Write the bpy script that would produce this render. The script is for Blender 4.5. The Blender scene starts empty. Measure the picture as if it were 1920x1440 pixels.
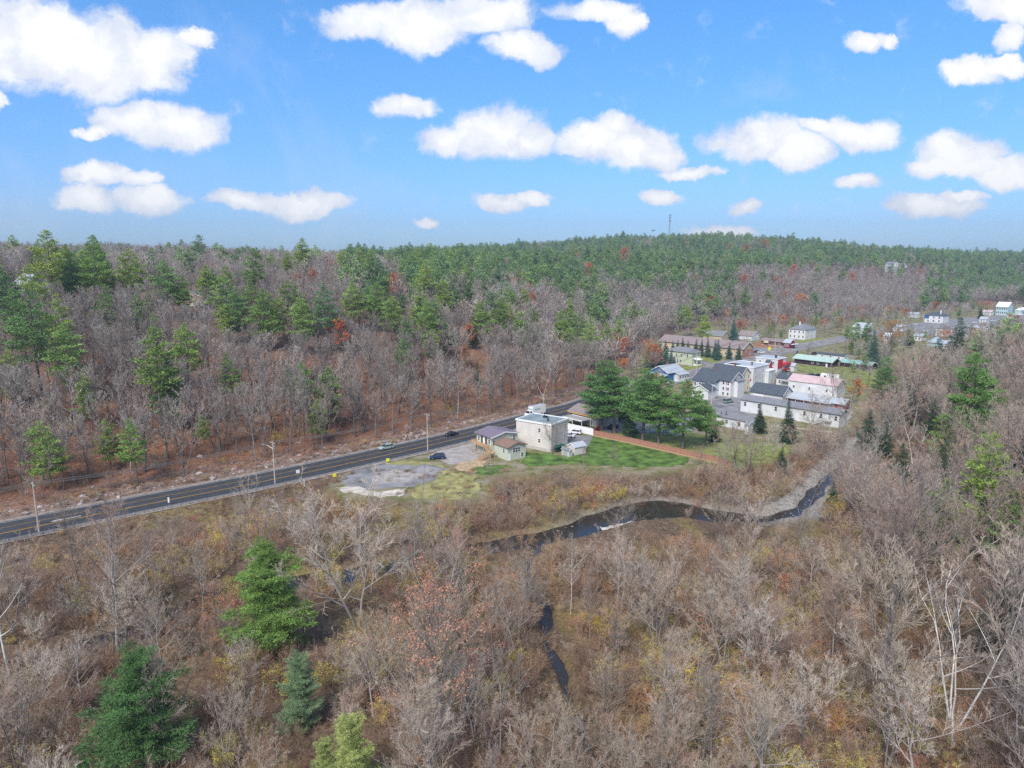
import bpy, bmesh, math, random
import numpy as np
from mathutils import Vector, Matrix
R = math.radians
# ------------------------------------------------------------------ camera, world, sun, exposure
sc = bpy.context.scene
F = 1300.0; CH = 57.0; PITCH = math.atan(240/1300.0)
cam_d = bpy.data.cameras.new('camera'); cam = bpy.data.objects.new('camera', cam_d)
sc.collection.objects.link(cam); sc.camera = cam
cam_d.sensor_width = 36; cam_d.lens = 36*F/1920; cam_d.clip_start = 0.5; cam_d.clip_end = 20000
cam.location = (0, 0, CH); cam.rotation_euler = (math.pi/2-PITCH, 0, 0)
SUN_EL, SUN_AZ = 48, 205            # degrees; azimuth clockwise from +Y
sun_d = bpy.data.lights.new('sun', 'SUN'); sun = bpy.data.objects.new('sun', sun_d); sc.collection.objects.link(sun)
sun_d.energy = 3.4; sun_d.angle = R(20); sun_d.color = (1, .94, .86)
sdir = Vector((math.sin(R(SUN_AZ))*math.cos(R(SUN_EL)), math.cos(R(SUN_AZ))*math.cos(R(SUN_EL)), math.sin(R(SUN_EL))))
sun.rotation_euler = sdir.to_track_quat('Z', 'Y').to_euler(); sun.location = (0, -50, 200)
sc.view_settings.view_transform = 'Standard'; sc.view_settings.look = 'None'
sc.view_settings.exposure = 0.47; sc.view_settings.gamma = 1
sc.render.engine = 'CYCLES'
cy = sc.cycles
cy.max_bounces = 5; cy.diffuse_bounces = 3; cy.glossy_bounces = 2; cy.transmission_bounces = 2; cy.volume_bounces = 0; cy.transparent_max_bounces = 4
cy.use_denoising = False; cy.caustics_reflective = False; cy.caustics_refractive = False
cp_, sp_ = math.cos(PITCH), math.sin(PITCH)
def ray(px, py):
    return ((px-960)/F, (F*cp_-(py-720)*sp_)/F, -((py-720)*cp_+F*sp_)/F)
def W(px, py, z=0.0):
    d = ray(px, py); s = (z-CH)/d[2]
    return (d[0]*s, d[1]*s, z)
def PX(x, y, z):
    dep = y*cp_+(CH-z)*sp_
    up = -(CH-z)*cp_+y*sp_
    return 960+F*x/dep, 720-F*up/dep, dep

def world():
    w = bpy.data.worlds.new("World"); sc.world = w; w.use_nodes = True
    nt = w.node_tree; N = nt.nodes; L = nt.links
    bg = N['Background']; out = N['World Output']
    sky = N.new('ShaderNodeTexSky'); sky.sky_type = 'NISHITA'; sky.sun_disc = False
    sky.sun_elevation = R(SUN_EL); sky.sun_rotation = R(SUN_AZ); sky.altitude = 100; sky.air_density = 1.0; sky.dust_density = 0.6; sky.ozone_density = 1.6
    def val(v):
        return v
    def math_(op, a, b=None, c=None, clamp=False):
        n = N.new('ShaderNodeMath'); n.operation = op; n.use_clamp = clamp
        for i, q in enumerate((a, b, c)):
            if q is None: continue
            if isinstance(q, (int, float)): n.inputs[i].default_value = q
            else: L.new(q, n.inputs[i])
        return n.outputs[0]
    def mix(f, a, b):
        n = N.new('ShaderNodeMix'); n.data_type = 'RGBA'
        for i, q in ((0, f), (6, a), (7, b)):
            if isinstance(q, (int, float)): n.inputs[i].default_value = q
            elif isinstance(q, tuple): n.inputs[i].default_value = (*q, 1)
            else: L.new(q, n.inputs[i])
        return n.outputs[2]
    tc = N.new('ShaderNodeTexCoord'); sx = N.new('ShaderNodeSeparateXYZ'); L.new(tc.outputs['Generated'], sx.inputs[0])
    X, Y, Z = sx.outputs
    yc = math_('MAXIMUM', Y, 0.05)
    u = math_('DIVIDE', X, yc); v = math_('DIVIDE', Z, yc)
    uv = N.new('ShaderNodeCombineXYZ'); L.new(u, uv.inputs[0]); L.new(v, uv.inputs[1])
    # edge wobble
    def noise(vec, scale, det, rough=.55, dist=0.0):
        n = N.new('ShaderNodeTexNoise'); n.inputs['Scale'].default_value = scale; n.inputs['Detail'].default_value = det
        n.inputs['Roughness'].default_value = rough; n.inputs['Distortion'].default_value = dist; L.new(vec, n.inputs['Vector']); return n
    n1 = noise(uv.outputs[0], 9.0, 5, .62)
    off = N.new('ShaderNodeVectorMath'); off.operation = 'SUBTRACT'; L.new(n1.outputs['Color'], off.inputs[0]); off.inputs[1].default_value = (.5, .5, .5)
    sc_ = N.new('ShaderNodeVectorMath'); sc_.operation = 'MULTIPLY_ADD'; L.new(off.outputs[0], sc_.inputs[0]); sc_.inputs[1].default_value = (.105, .065, 0); L.new(uv.outputs[0], sc_.inputs[2])
    wv = sc_.outputs[0]
    # (px, py, half width, half height) of the billows, in pixels of the 1920x1440 picture
    E = [(60, 80, 120, 75), (180, 100, 130, 68), (290, 110, 75, 55), (362, 70, 36, 16), (250, 222, 62, 30), (330, 240, 85, 36), (180, 240, 45, 12),
         (180, 322, 70, 20), (270, 330, 50, 15), (165, 370, 62, 24), (280, 370, 70, 24), (455, 372, 70, 18), (570, 378, 80, 22),
         (690, 30, 100, 32), (800, 45, 90, 42), (900, 20, 110, 38), (980, 88, 70, 28), (1120, 10, 80, 18), (1180, 32, 36, 22),
         (757, 200, 60, 21), (820, 270, 52, 26), (930, 250, 88, 46), (1000, 262, 40, 30), (1110, 262, 70, 32), (1180, 275, 105, 40), (1140, 238, 50, 26), (1230, 292, 60, 22),
         (1420, 265, 85, 38), (1500, 290, 60, 32), (1600, 250, 70, 30), (1540, 238, 50, 14), (1800, 290, 88, 36), (1900, 318, 70, 28), (1760, 315, 70, 16),
         (940, 378, 60, 15), (1000, 372, 36, 10), (1232, 368, 40, 15), (1610, 347, 40, 13), (1750, 386, 85, 20), (1810, 366, 40, 10), (808, 413, 26, 10), (1355, 430, 66, 14),
         (1620, 72, 48, 14), (1670, 78, 24, 12), (1830, 125, 75, 20), (1890, 118, 40, 16), (1880, 10, 90, 24), (1900, 60, 30, 26), (1400, 384, 36, 12), (0, 195, 18, 20), (1290, 325, 60, 10)]
    best = None
    for (px, py, a, b) in E:
        d = ray(px, py); k = 1/(d[1]*F)
        m = N.new('ShaderNodeMapping'); m.vector_type = 'TEXTURE'; L.new(wv, m.inputs['Vector'])
        m.inputs['Location'].default_value = (d[0]/d[1], d[2]/d[1], 0); m.inputs['Scale'].default_value = (a*k*1.3, b*k*1.45, 1)
        g = N.new('ShaderNodeTexGradient'); g.gradient_type = 'SPHERICAL'; L.new(m.outputs[0], g.inputs[0])
        best = g.outputs['Fac'] if best is None else math_('MAXIMUM', best, g.outputs['Fac'])
    n2 = noise(wv, 22.0, 8, .62)
    fld = math_('ADD', best, math_('MULTIPLY', math_('SUBTRACT', n2.outputs['Fac'], .5), .75))
    mr = N.new('ShaderNodeMapRange'); mr.interpolation_type = 'SMOOTHSTEP'; L.new(fld, mr.inputs[0])
    mr.inputs[1].default_value = .04; mr.inputs[2].default_value = .40
    mask = mr.outputs[0]
    # thin wisps
    n3 = noise(uv.outputs[0], 3.2, 6, .6, .4)
    wr = N.new('ShaderNodeMapRange'); L.new(n3.outputs['Fac'], wr.inputs[0]); wr.inputs[1].default_value = .56; wr.inputs[2].default_value = .8; wr.inputs[4].default_value = .42
    mask = math_('MAXIMUM', mask, wr.outputs[0])
    # only in front half of the sky, above the horizon; elsewhere a broad scatter of cloud
    n4 = noise(tc.outputs['Generated'], 2.6, 4, .6)
    br = N.new('ShaderNodeMapRange'); L.new(n4.outputs['Fac'], br.inputs[0]); br.inputs[1].default_value = .42; br.inputs[2].default_value = .6; br.inputs[4].default_value = .95
    front = N.new('ShaderNodeMapRange'); L.new(Y, front.inputs[0]); front.inputs[1].default_value = .52; front.inputs[2].default_value = .68
    upz = N.new('ShaderNodeMapRange'); L.new(Z, upz.inputs[0]); upz.inputs[1].default_value = .5; upz.inputs[2].default_value = .6; upz.inputs[3].default_value = 1; upz.inputs[4].default_value = 0
    fr = math_('MULTIPLY', front.outputs[0], upz.outputs[0])
    mask = math_('ADD', math_('MULTIPLY', mask, fr), math_('MULTIPLY', br.outputs[0], math_('SUBTRACT', 1.0, fr)))
    # cloud brightness: whiter in the thick middle and top, lavender at thin edges
    n5 = noise(wv, 14.0, 4, .6)
    bri = N.new('ShaderNodeMapRange'); L.new(n5.outputs['Fac'], bri.inputs[0]); bri.inputs[1].default_value = .35; bri.inputs[2].default_value = .62
    thick = math_('ADD', math_('MULTIPLY', fld, 1.1), math_('MULTIPLY', math_('SUBTRACT', bri.outputs[0], .45), .65), clamp=True)
    ccol = mix(thick, (.60, .67, .82), (1.0, 1.0, 1.0))
    # sky: Nishita tinted
    hz = N.new('ShaderNodeMapRange'); L.new(Z, hz.inputs[0]); hz.inputs[1].default_value = -.02; hz.inputs[2].default_value = .38; hz.interpolation_type = 'SMOOTHSTEP'
    tint = mix(hz.outputs[0], (SKY_LO[0], SKY_LO[1], SKY_LO[2]), SKY_HI)
    sm = N.new('ShaderNodeMix'); sm.data_type = 'RGBA'; sm.blend_type = 'MULTIPLY'; sm.inputs[0].default_value = 1
    L.new(sky.outputs[0], sm.inputs[6]); L.new(tint, sm.inputs[7])
    cs = N.new('ShaderNodeVectorMath'); cs.operation = 'SCALE'; L.new(ccol, cs.inputs[0]); cs.inputs['Scale'].default_value = .83/WS
    fin = mix(mask, sm.outputs[2], cs.outputs[0])
    L.new(fin, bg.inputs['Color']); bg.inputs['Strength'].default_value = WS
    w.cycles.sampling_method = 'MANUAL'; w.cycles.sample_map_resolution = 512
HAZE = True
WS = 0.12
SKY_LO = (.42, .64, 1.08); SKY_HI = (.44, .90, 1.28)
world()

# ------------------------------------------------------------------ small helpers
rng = np.random.default_rng(7); random.seed(7)
COL = sc.collection
def tag(o, label=None, cat=None, group=None, kind=None):
    if label: o['label'] = label
    if cat: o['category'] = cat
    if group: o['group'] = group
    if kind: o['kind'] = kind
    return o
def empty(name, loc, rz=0.0, label=None, cat=None, group=None):
    o = bpy.data.objects.new(name, None); COL.objects.link(o); o.empty_display_size = .5
    o.location = loc; o.rotation_euler = (0, 0, rz); return tag(o, label, cat, group)
def mesh_np(name, V, faces, mats, mi=None, smooth=False):
    """faces: list of int arrays (n,k)"""
    me = bpy.data.meshes.new(name); V = np.asarray(V, np.float32)
    me.vertices.add(len(V)); me.vertices.foreach_set('co', V.ravel())
    tot = np.concatenate([np.full(len(f), f.shape[1], np.int32) for f in faces if len(f)])
    idx = np.concatenate([f.ravel() for f in faces if len(f)]).astype(np.int32)
    me.loops.add(len(idx)); me.loops.foreach_set('vertex_index', idx)
    me.polygons.add(len(tot)); st = np.zeros(len(tot), np.int32); st[1:] = np.cumsum(tot)[:-1]
    me.polygons.foreach_set('loop_start', st)
    if mi is not None: me.polygons.foreach_set('material_index', np.asarray(mi, np.int32))
    if smooth: me.polygons.foreach_set('use_smooth', np.ones(len(tot), bool))
    for m in (mats if isinstance(mats, (list, tuple)) else [mats]): me.materials.append(m)
    me.update(); me.validate(); return me
def link(name, me, parent=None, loc=None, rz=None):
    o = bpy.data.objects.new(name, me); COL.objects.link(o)
    if parent is not None: o.parent = parent
    if loc is not None: o.location = loc
    if rz is not None: o.rotation_euler = (0, 0, rz)
    return o
class MB:
    """collects polygons, builds ONE mesh object"""
    def __init__(s): s.v = []; s.f = []
    def poly(s, pts):
        n = len(s.v); s.v += [tuple(p) for p in pts]; s.f.append(list(range(n, n+len(pts)))); return s
    def box(s, x0, x1, y0, y1, z0, z1):
        n = len(s.v)
        s.v += [(x0, y0, z0), (x1, y0, z0), (x1, y1, z0), (x0, y1, z0), (x0, y0, z1), (x1, y0, z1), (x1, y1, z1), (x0, y1, z1)]
        for q in ((0, 3, 2, 1), (4, 5, 6, 7), (0, 1, 5, 4), (1, 2, 6, 5), (2, 3, 7, 6), (3, 0, 4, 7)): s.f.append([n+i for i in q])
        return s
    def hexa(s, a, b):
        """a: 4 bottom pts, b: 4 top pts"""
        n = len(s.v); s.v += [tuple(p) for p in a]+[tuple(p) for p in b]
        for q in ((0, 3, 2, 1), (4, 5, 6, 7), (0, 1, 5, 4), (1, 2, 6, 5), (2, 3, 7, 6), (3, 0, 4, 7)): s.f.append([n+i for i in q])
        return s
    def tube(s, p, q, r0, r1=None, k=8, cap=True):
        r1 = r0 if r1 is None else r1
        p, q = Vector(p), Vector(q); d = (q-p).normalized(); a = d.orthogonal().normalized(); b = d.cross(a); n = len(s.v)
        for c, r in ((p, r0), (q, r1)):
            for i in range(k):
                t = 2*math.pi*i/k; s.v.append(tuple(c+a*(r*math.cos(t))+b*(r*math.sin(t))))
        for i in range(k): s.f.append([n+i, n+(i+1) % k, n+k+(i+1) % k, n+k+i])
        if cap: s.f.append([n+i for i in range(k)][::-1]); s.f.append([n+k+i for i in range(k)])
        return s
    def beam(s, p, q, w, h):
        p, q = Vector(p), Vector(q); d = (q-p).normalized(); up = Vector((0, 0, 1)) if abs(d.z) < .95 else Vector((1, 0, 0))
        a = d.cross(up).normalized()*(w/2); b = a.cross(d).normalized()*(h/2)
        return s.hexa([p-a-b, p+a-b, p+a+b, p-a+b], [q-a-b, q+a-b, q+a+b, q-a+b])
    def build(s, name, mat, parent=None, loc=None, rz=None, smooth=False):
        me = bpy.data.meshes.new(name); me.from_pydata(s.v, [], s.f); me.materials.append(mat)
        bm = bmesh.new(); bm.from_mesh(me); bmesh.ops.recalc_face_normals(bm, faces=bm.faces); bm.to_mesh(me); bm.free()
        if smooth:
            for p in me.polygons: p.use_smooth = True
        return link(name, me, parent, loc, rz)
# ------------------------------------------------------------------ materials
MC = {}
def mat(name, col, rough=.85, var=.12, scale=3.0, rnd=0.0, hue=None, metal=0.0, spec=.3, coords='Object', stripe=None, bump=0.0):
    """col: base colour; hue: second colour mixed by a per-object random number; var: noise value variation"""
    if name in MC: return MC[name]
    m = bpy.data.materials.new(name); m.use_nodes = True; nt = m.node_tree; N = nt.nodes; L = nt.links
    b = N['Principled BSDF']; b.inputs['Roughness'].default_value = rough; b.inputs['Metallic'].default_value = metal
    b.inputs['Specular IOR Level'].default_value = spec
    tc = N.new('ShaderNodeTexCoord'); no = N.new('ShaderNodeTexNoise'); no.inputs['Scale'].default_value = scale; no.inputs['Detail'].default_value = 4
    L.new(tc.outputs[coords], no.inputs['Vector'])
    rgb = N.new('ShaderNodeRGB'); rgb.outputs[0].default_value = (*col, 1); cur = rgb.outputs[0]
    oi = N.new('ShaderNodeObjectInfo')
    if hue:
        cr = N.new('ShaderNodeValToRGB'); el = cr.color_ramp.elements; cs = [col]+list(hue)
        el[0].position = 0; el[0].color = (*cs[0], 1); el[1].position = 1; el[1].color = (*cs[-1], 1)
        for i in range(1, len(cs)-1): e = el.new(i/(len(cs)-1)); e.color = (*cs[i], 1)
        L.new(oi.outputs['Random'], cr.inputs[0]); cur = cr.outputs[0]
    mr = N.new('ShaderNodeMapRange'); L.new(no.outputs['Fac'], mr.inputs[0]); mr.inputs[1].default_value = .3; mr.inputs[2].default_value = .7
    mr.inputs[3].default_value = 1-var; mr.inputs[4].default_value = 1+var
    f = mr.outputs[0]
    if rnd:
        m2 = N.new('ShaderNodeMath'); m2.operation = 'MULTIPLY_ADD'; L.new(oi.outputs['Random'], m2.inputs[0]); m2.inputs[1].default_value = 577.0; m2.inputs[2].default_value = 0
        fr = N.new('ShaderNodeMath'); fr.operation = 'FRACT'; L.new(m2.outputs[0], fr.inputs[0])
        m3 = N.new('ShaderNodeMath'); m3.operation = 'MULTIPLY_ADD'; L.new(fr.outputs[0], m3.inputs[0]); m3.inputs[1].default_value = 2*rnd; m3.inputs[2].default_value = 1-rnd
        m4 = N.new('ShaderNodeMath'); m4.operation = 'MULTIPLY'; L.new(m3.outputs[0], m4.inputs[0]); L.new(f, m4.inputs[1]); f = m4.outputs[0]
    if stripe:      # (axis, period, width fraction, factor): siding laps, roof seams, boards
        sx = N.new('ShaderNodeSeparateXYZ'); L.new(tc.outputs['Object'], sx.inputs[0])
        d = N.new('ShaderNodeMath'); d.operation = 'DIVIDE'; L.new(sx.outputs[stripe[0]], d.inputs[0]); d.inputs[1].default_value = stripe[1]
        fr = N.new('ShaderNodeMath'); fr.operation = 'FRACT'; L.new(d.outputs[0], fr.inputs[0])
        lt = N.new('ShaderNodeMath'); lt.operation = 'LESS_THAN'; L.new(fr.outputs[0], lt.inputs[0]); lt.inputs[1].default_value = stripe[2]
        k = N.new('ShaderNodeMath'); k.operation = 'MULTIPLY_ADD'; L.new(lt.outputs[0], k.inputs[0]); k.inputs[1].default_value = stripe[3]-1; k.inputs[2].default_value = 1
        m5 = N.new('ShaderNodeMath'); m5.operation = 'MULTIPLY'; L.new(k.outputs[0], m5.inputs[0]); L.new(f, m5.inputs[1]); f = m5.outputs[0]
    vm = N.new('ShaderNodeVectorMath'); vm.operation = 'SCALE'; L.new(cur, vm.inputs[0]); L.new(f, vm.inputs['Scale'])
    L.new(vm.outputs[0], b.inputs['Base Color'])
    if bump:
        bp = N.new('ShaderNodeBump'); bp.inputs['Strength'].default_value = bump; bp.inputs['Distance'].default_value = .1; L.new(no.outputs['Fac'], bp.inputs['Height']); L.new(bp.outputs[0], b.inputs['Normal'])
    MC[name] = m; return m
# ------------------------------------------------------------------ terrain
def poly_w(pts, z=0.0): return np.array([W(px, py, z)[:2] for px, py in pts])
ROADC = poly_w([(-700, 1168), (-300, 1068), (0, 998), (250, 948), (500, 899), (720, 852), (880, 815), (1060, 768.5), (1092, 760)])
d0 = (ROADC[2]-ROADC[3]); d0 /= np.linalg.norm(d0)
ROADC = np.vstack([[ROADC[2]+d0*260, ROADC[2]+d0*120], ROADC[2:]])
ROADC = np.vstack([ROADC, poly_w([(1200, 722), (1290, 703), (1350, 689), (1420, 665), (1480, 654), (1540, 643), (1640, 624), (1710, 611), (1800, 600), (1920, 591), (2050, 585)])])
def smooth_line(P, n=6):
    """Catmull-Rom"""
    out = []
    Q = np.vstack([2*P[0]-P[1], P, 2*P[-1]-P[-2]])
    for i in range(1, len(Q)-2):
        a, b, c, d = Q[i-1:i+3]
        for t in np.linspace(0, 1, n, endpoint=False):
            out.append(.5*((2*b)+(-a+c)*t+(2*a-5*b+4*c-d)*t*t+(-a+3*b-3*c+d)*t**3))
    out.append(P[-1]); return np.array(out)
ROADS = smooth_line(ROADC)
RHW = 6.3
FOOT = np.vstack([ROADC[:7]+0, poly_w([(1092, 752)])])
def offset(P, d):
    T = np.gradient(P, axis=0); T /= np.linalg.norm(T, axis=1)[:, None]
    return P+np.stack([-T[:, 1], T[:, 0]], 1)*d
FOOT = np.vstack([offset(ROADC[:8], 9.5), poly_w([(1125, 722), (1150, 700), (1188, 668), (1236, 626), (1330, 604), (1440, 604), (1560, 596), (1690, 583), (1800, 570), (1925, 560), (2150, 545)])])
RIVER = smooth_line(np.vstack([poly_w([(1680, 800), (1610, 850), (1548, 905), (1500, 955), (1440, 974), (1345, 968), (1250, 957), (1150, 972), (1080, 996), (1000, 1012), (900, 1032), (800, 1052), (680, 1075), (560, 1092), (430, 1112), (330, 1152), (230, 1195), (120, 1235), (0, 1262), (-150, 1300)], -3.0)]), 4)
RIVW = np.interp(np.arange(len(RIVER)), np.array([0, 2, 3, 4, 5, 6, 7, 8, 10, 12, 14, 16, 20])*4, [-.6, -.5, -.3, .2, 2.4, 5.0, 3.6, 2.0, 1.7, 1.2, 1.1, 1.5, 2.0])
CREEK = smooth_line(poly_w([(1012, 1030), (985, 1070), (1002, 1110), (1030, 1150), (1020, 1195), (1050, 1250), (1062, 1300), (1085, 1360), (1120, 1440), (1160, 1520)], -2.6), 4)
RIGHTF = poly_w([(1690, 640), (1650, 700), (1622, 790), (1600, 880), (1610, 1000), (1660, 1200), (1760, 1440)])
RIGHTF = np.vstack([RIGHTF, [RIGHTF[-1]+np.array([0, -60])]])
TOWN = poly_w([(640, 905), (700, 862), (880, 812), (1060, 764), (1110, 742), (1150, 712), (1190, 690), (1225, 640), (1330, 610), (1440, 610), (1560, 602), (1690, 588), (1800, 575), (2000, 565), (2000, 640), (1720, 655), (1650, 690), (1605, 760), (1590, 805), (1500, 806), (1490, 850), (1440, 880), (1370, 882), (1300, 872), (1210, 884), (1120, 876), (1040, 872), (990, 884), (900, 890), (908, 925), (830, 938), (740, 928), (650, 925)])
def pdist(X, Y, P, signed=False, width=None):
    best = np.full(X.shape, 1e9); sg = np.ones(X.shape); wid = np.zeros(X.shape)
    for i in range(len(P)-1):
        a, b = P[i], P[i+1]; ab = b-a; l2 = ab@ab
        t = np.clip(((X-a[0])*ab[0]+(Y-a[1])*ab[1])/l2, 0, 1)
        dx, dy = X-(a[0]+t*ab[0]), Y-(a[1]+t*ab[1]); d = np.hypot(dx, dy); m = d < best
        best = np.where(m, d, best)
        if signed: sg = np.where(m, np.sign(ab[0]*(Y-a[1])-ab[1]*(X-a[0])), sg)
        if width is not None: wid = np.where(m, width[i]*(1-t)+width[i+1]*t, wid)
    if signed: best = best*sg
    return (best, wid) if width is not None else best
def inside(X, Y, P):
    r = np.zeros(X.shape, bool); n = len(P)
    for i in range(n):
        (x1, y1), (x2, y2) = P[i], P[(i+1) % n]
        if y1 == y2: continue
        c = ((y1 > Y) != (y2 > Y)) & (X < (x2-x1)*(Y-y1)/(y2-y1)+x1); r ^= c
    return r
def sst(a, b, x):
    t = np.clip((x-a)/(b-a), 0, 1); return t*t*(3-2*t)
def wav(X, Y, s, ph=0.0):
    return (np.sin(X/s+ph)*np.cos(Y/s*1.13+1.7*ph)+.5*np.sin(X/s*2.3+Y/s*1.7+ph)+.25*np.sin(X/s*4.9-Y/s*4.1+2*ph))/1.75
def T(X, Y, full=False):
    X = np.asarray(X, float); Y = np.asarray(Y, float)
    s = pdist(X, Y, FOOT, True)
    t = np.clip(s/165, 0, 1); S = .5*t+.5*t*t*(3-2*t)
    far = .012*np.clip(s-165, 0, 900)
    h = 41*S+far*.35+sst(10, 60, s)*1.6*wav(X, Y, 21)+sst(60, 200, s)*2.5*wav(X, Y, 70, 1.0)
    h = h+40*np.exp(-((X-380)/430)**2-((Y-1560)/420)**2)*sst(60, 400, s)
    h = h+8*np.exp(-((X+420)/260)**2-((Y-700)/260)**2)*sst(60, 300, s)
    # flood plain
    ins = inside(X, Y, TOWN); dt = pdist(X, Y, np.vstack([TOWN, TOWN[:1]])); dt = np.where(ins, 0, dt)
    dr = pdist(X, Y, ROADS)
    low = sst(1.5, 12, dt)*sst(9, 20, dr)*(s < 0)
    rf = -pdist(X, Y, RIGHTF, True)*-1
    rf = np.where(Y > 0, rf, 0)
    rh = np.clip(rf, 0, 400)
    side = (21*np.clip(rh/85, 0, 1)**1.2+.05*np.clip(rh-85, 0, 200))*(1-sst(255, 350, Y))*(s < 0)
    h = h+low*(-1.7+.45*wav(X, Y, 9, 2))+side
    rd, wd = pdist(X, Y, RIVER, width=RIVW); rd = rd+1.0*wav(X, Y, 4.5, .7)
    cd = pdist(X, Y, CREEK)+.8*wav(X, Y, 2.6, .3)
    bank = 1-sst(0, 3.6, rd-wd); h = np.where(s < 0, h*(1-bank)+(-4.4)*bank, h)
    bank2 = 1-sst(0, 1.5, cd+.15); h = h*(1-bank2)+(-3.9)*bank2
    # hills stay above the drop at the road edge; ditch on the hill side
    h = h-.35*np.exp(-((s-(-1.5))/1.2)**2)*(dr < 12)
    if full: return h, dict(s=s, ins=ins, dt=dt, dr=dr, rf=rf, rd=rd-wd, cd=cd)
    return h
# sign check for the right hand slope: it must be positive to the right
_a = pdist(np.array([150.]), np.array([150.]), RIGHTF, True)[0]
if _a < 0:
    RIGHTF = RIGHTF[::-1].copy()
def hit(px, py, add=0.0, tmax=2500):
    """where the ray through a pixel meets the terrain (raised by add)"""
    d = ray(px, py); t = np.exp(np.linspace(math.log(35), math.log(tmax), 1600))
    g = T(d[0]*t, d[1]*t)+add; z = CH+d[2]*t; m = np.nonzero(z < g)[0]
    if len(m) == 0: return None
    i = m[0]
    if i == 0: k = t[0]
    else:
        a = z[i-1]-g[i-1]; b = g[i]-z[i]; k = t[i-1]+(t[i]-t[i-1])*a/(a+b)
    x, y = d[0]*k, d[1]*k
    return x, y, float(T(x, y))
def visible(x, y, z, pts=48, clear=0.0):
    f = np.linspace(.08, .985, pts)[None, :]
    xx = x[:, None]*f; yy = y[:, None]*f; zz = CH+(z[:, None]-CH)*f
    ok = np.ones(len(x), bool)
    for i in range(0, len(x), 4000):
        ok[i:i+4000] = (T(xx[i:i+4000], yy[i:i+4000])+clear < zz[i:i+4000]).all(1)
    return ok
def ground():
    az = np.concatenate([np.arange(-180, -50, 4.0), np.arange(-50, 50, .3), np.arange(50, 180, 4.0)])
    rr = np.concatenate([[0, 12, 25], np.exp(np.arange(math.log(36), math.log(420), .0085)), np.exp(np.arange(math.log(423), math.log(3300), .025))])
    A, RR = np.meshgrid(R(1)*az, rr); X = np.sin(A)*RR; Y = np.cos(A)*RR
    h, q = T(X, Y, True)
    
    V = np.stack([X, Y, h], -1).reshape(-1, 3); na = len(az); nr = len(rr)
    i, j = np.meshgrid(np.arange(nr-1), np.arange(na), indexing='ij'); j2 = (j+1) % na
    f = np.stack([i*na+j, i*na+j2, (i+1)*na+j2, (i+1)*na+j], -1).reshape(-1, 4)[:, ::-1]
    me = mesh_np('ground', V, [f], ground_mat(), smooth=True)
    hill = sst(-1, 4, q['s']); town = (1-sst(0, 6, q['dt']))*(1-hill); gravel = (1-sst(.5, 4.0, q['rd']))*(q['s'] < 0)*sst(-5, 20, X)*.85+.25*(1-sst(.5, 2.5, q['rd']))*(X < 0); gravel = np.maximum(gravel, (1-sst(4, 8.5, q['rd']+1.5*wav(X, Y, 5, 2)))*sst(52, 66, X)*(q['s'] < 0))
    rock = np.exp(-((q['s']-1)/5.0)**2)*(q['dr'] < 24)
    me.attributes.new('zone', 'FLOAT_COLOR', 'POINT')
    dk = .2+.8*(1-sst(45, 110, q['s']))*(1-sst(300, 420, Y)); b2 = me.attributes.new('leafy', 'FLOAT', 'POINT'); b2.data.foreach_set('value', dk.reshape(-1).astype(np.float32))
    a = me.attributes['zone']; a.data.foreach_set('color', np.stack([hill, town, gravel, rock], -1).reshape(-1).astype(np.float32))
    o = link('ground', me); tag(o, kind='structure'); return o
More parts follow.
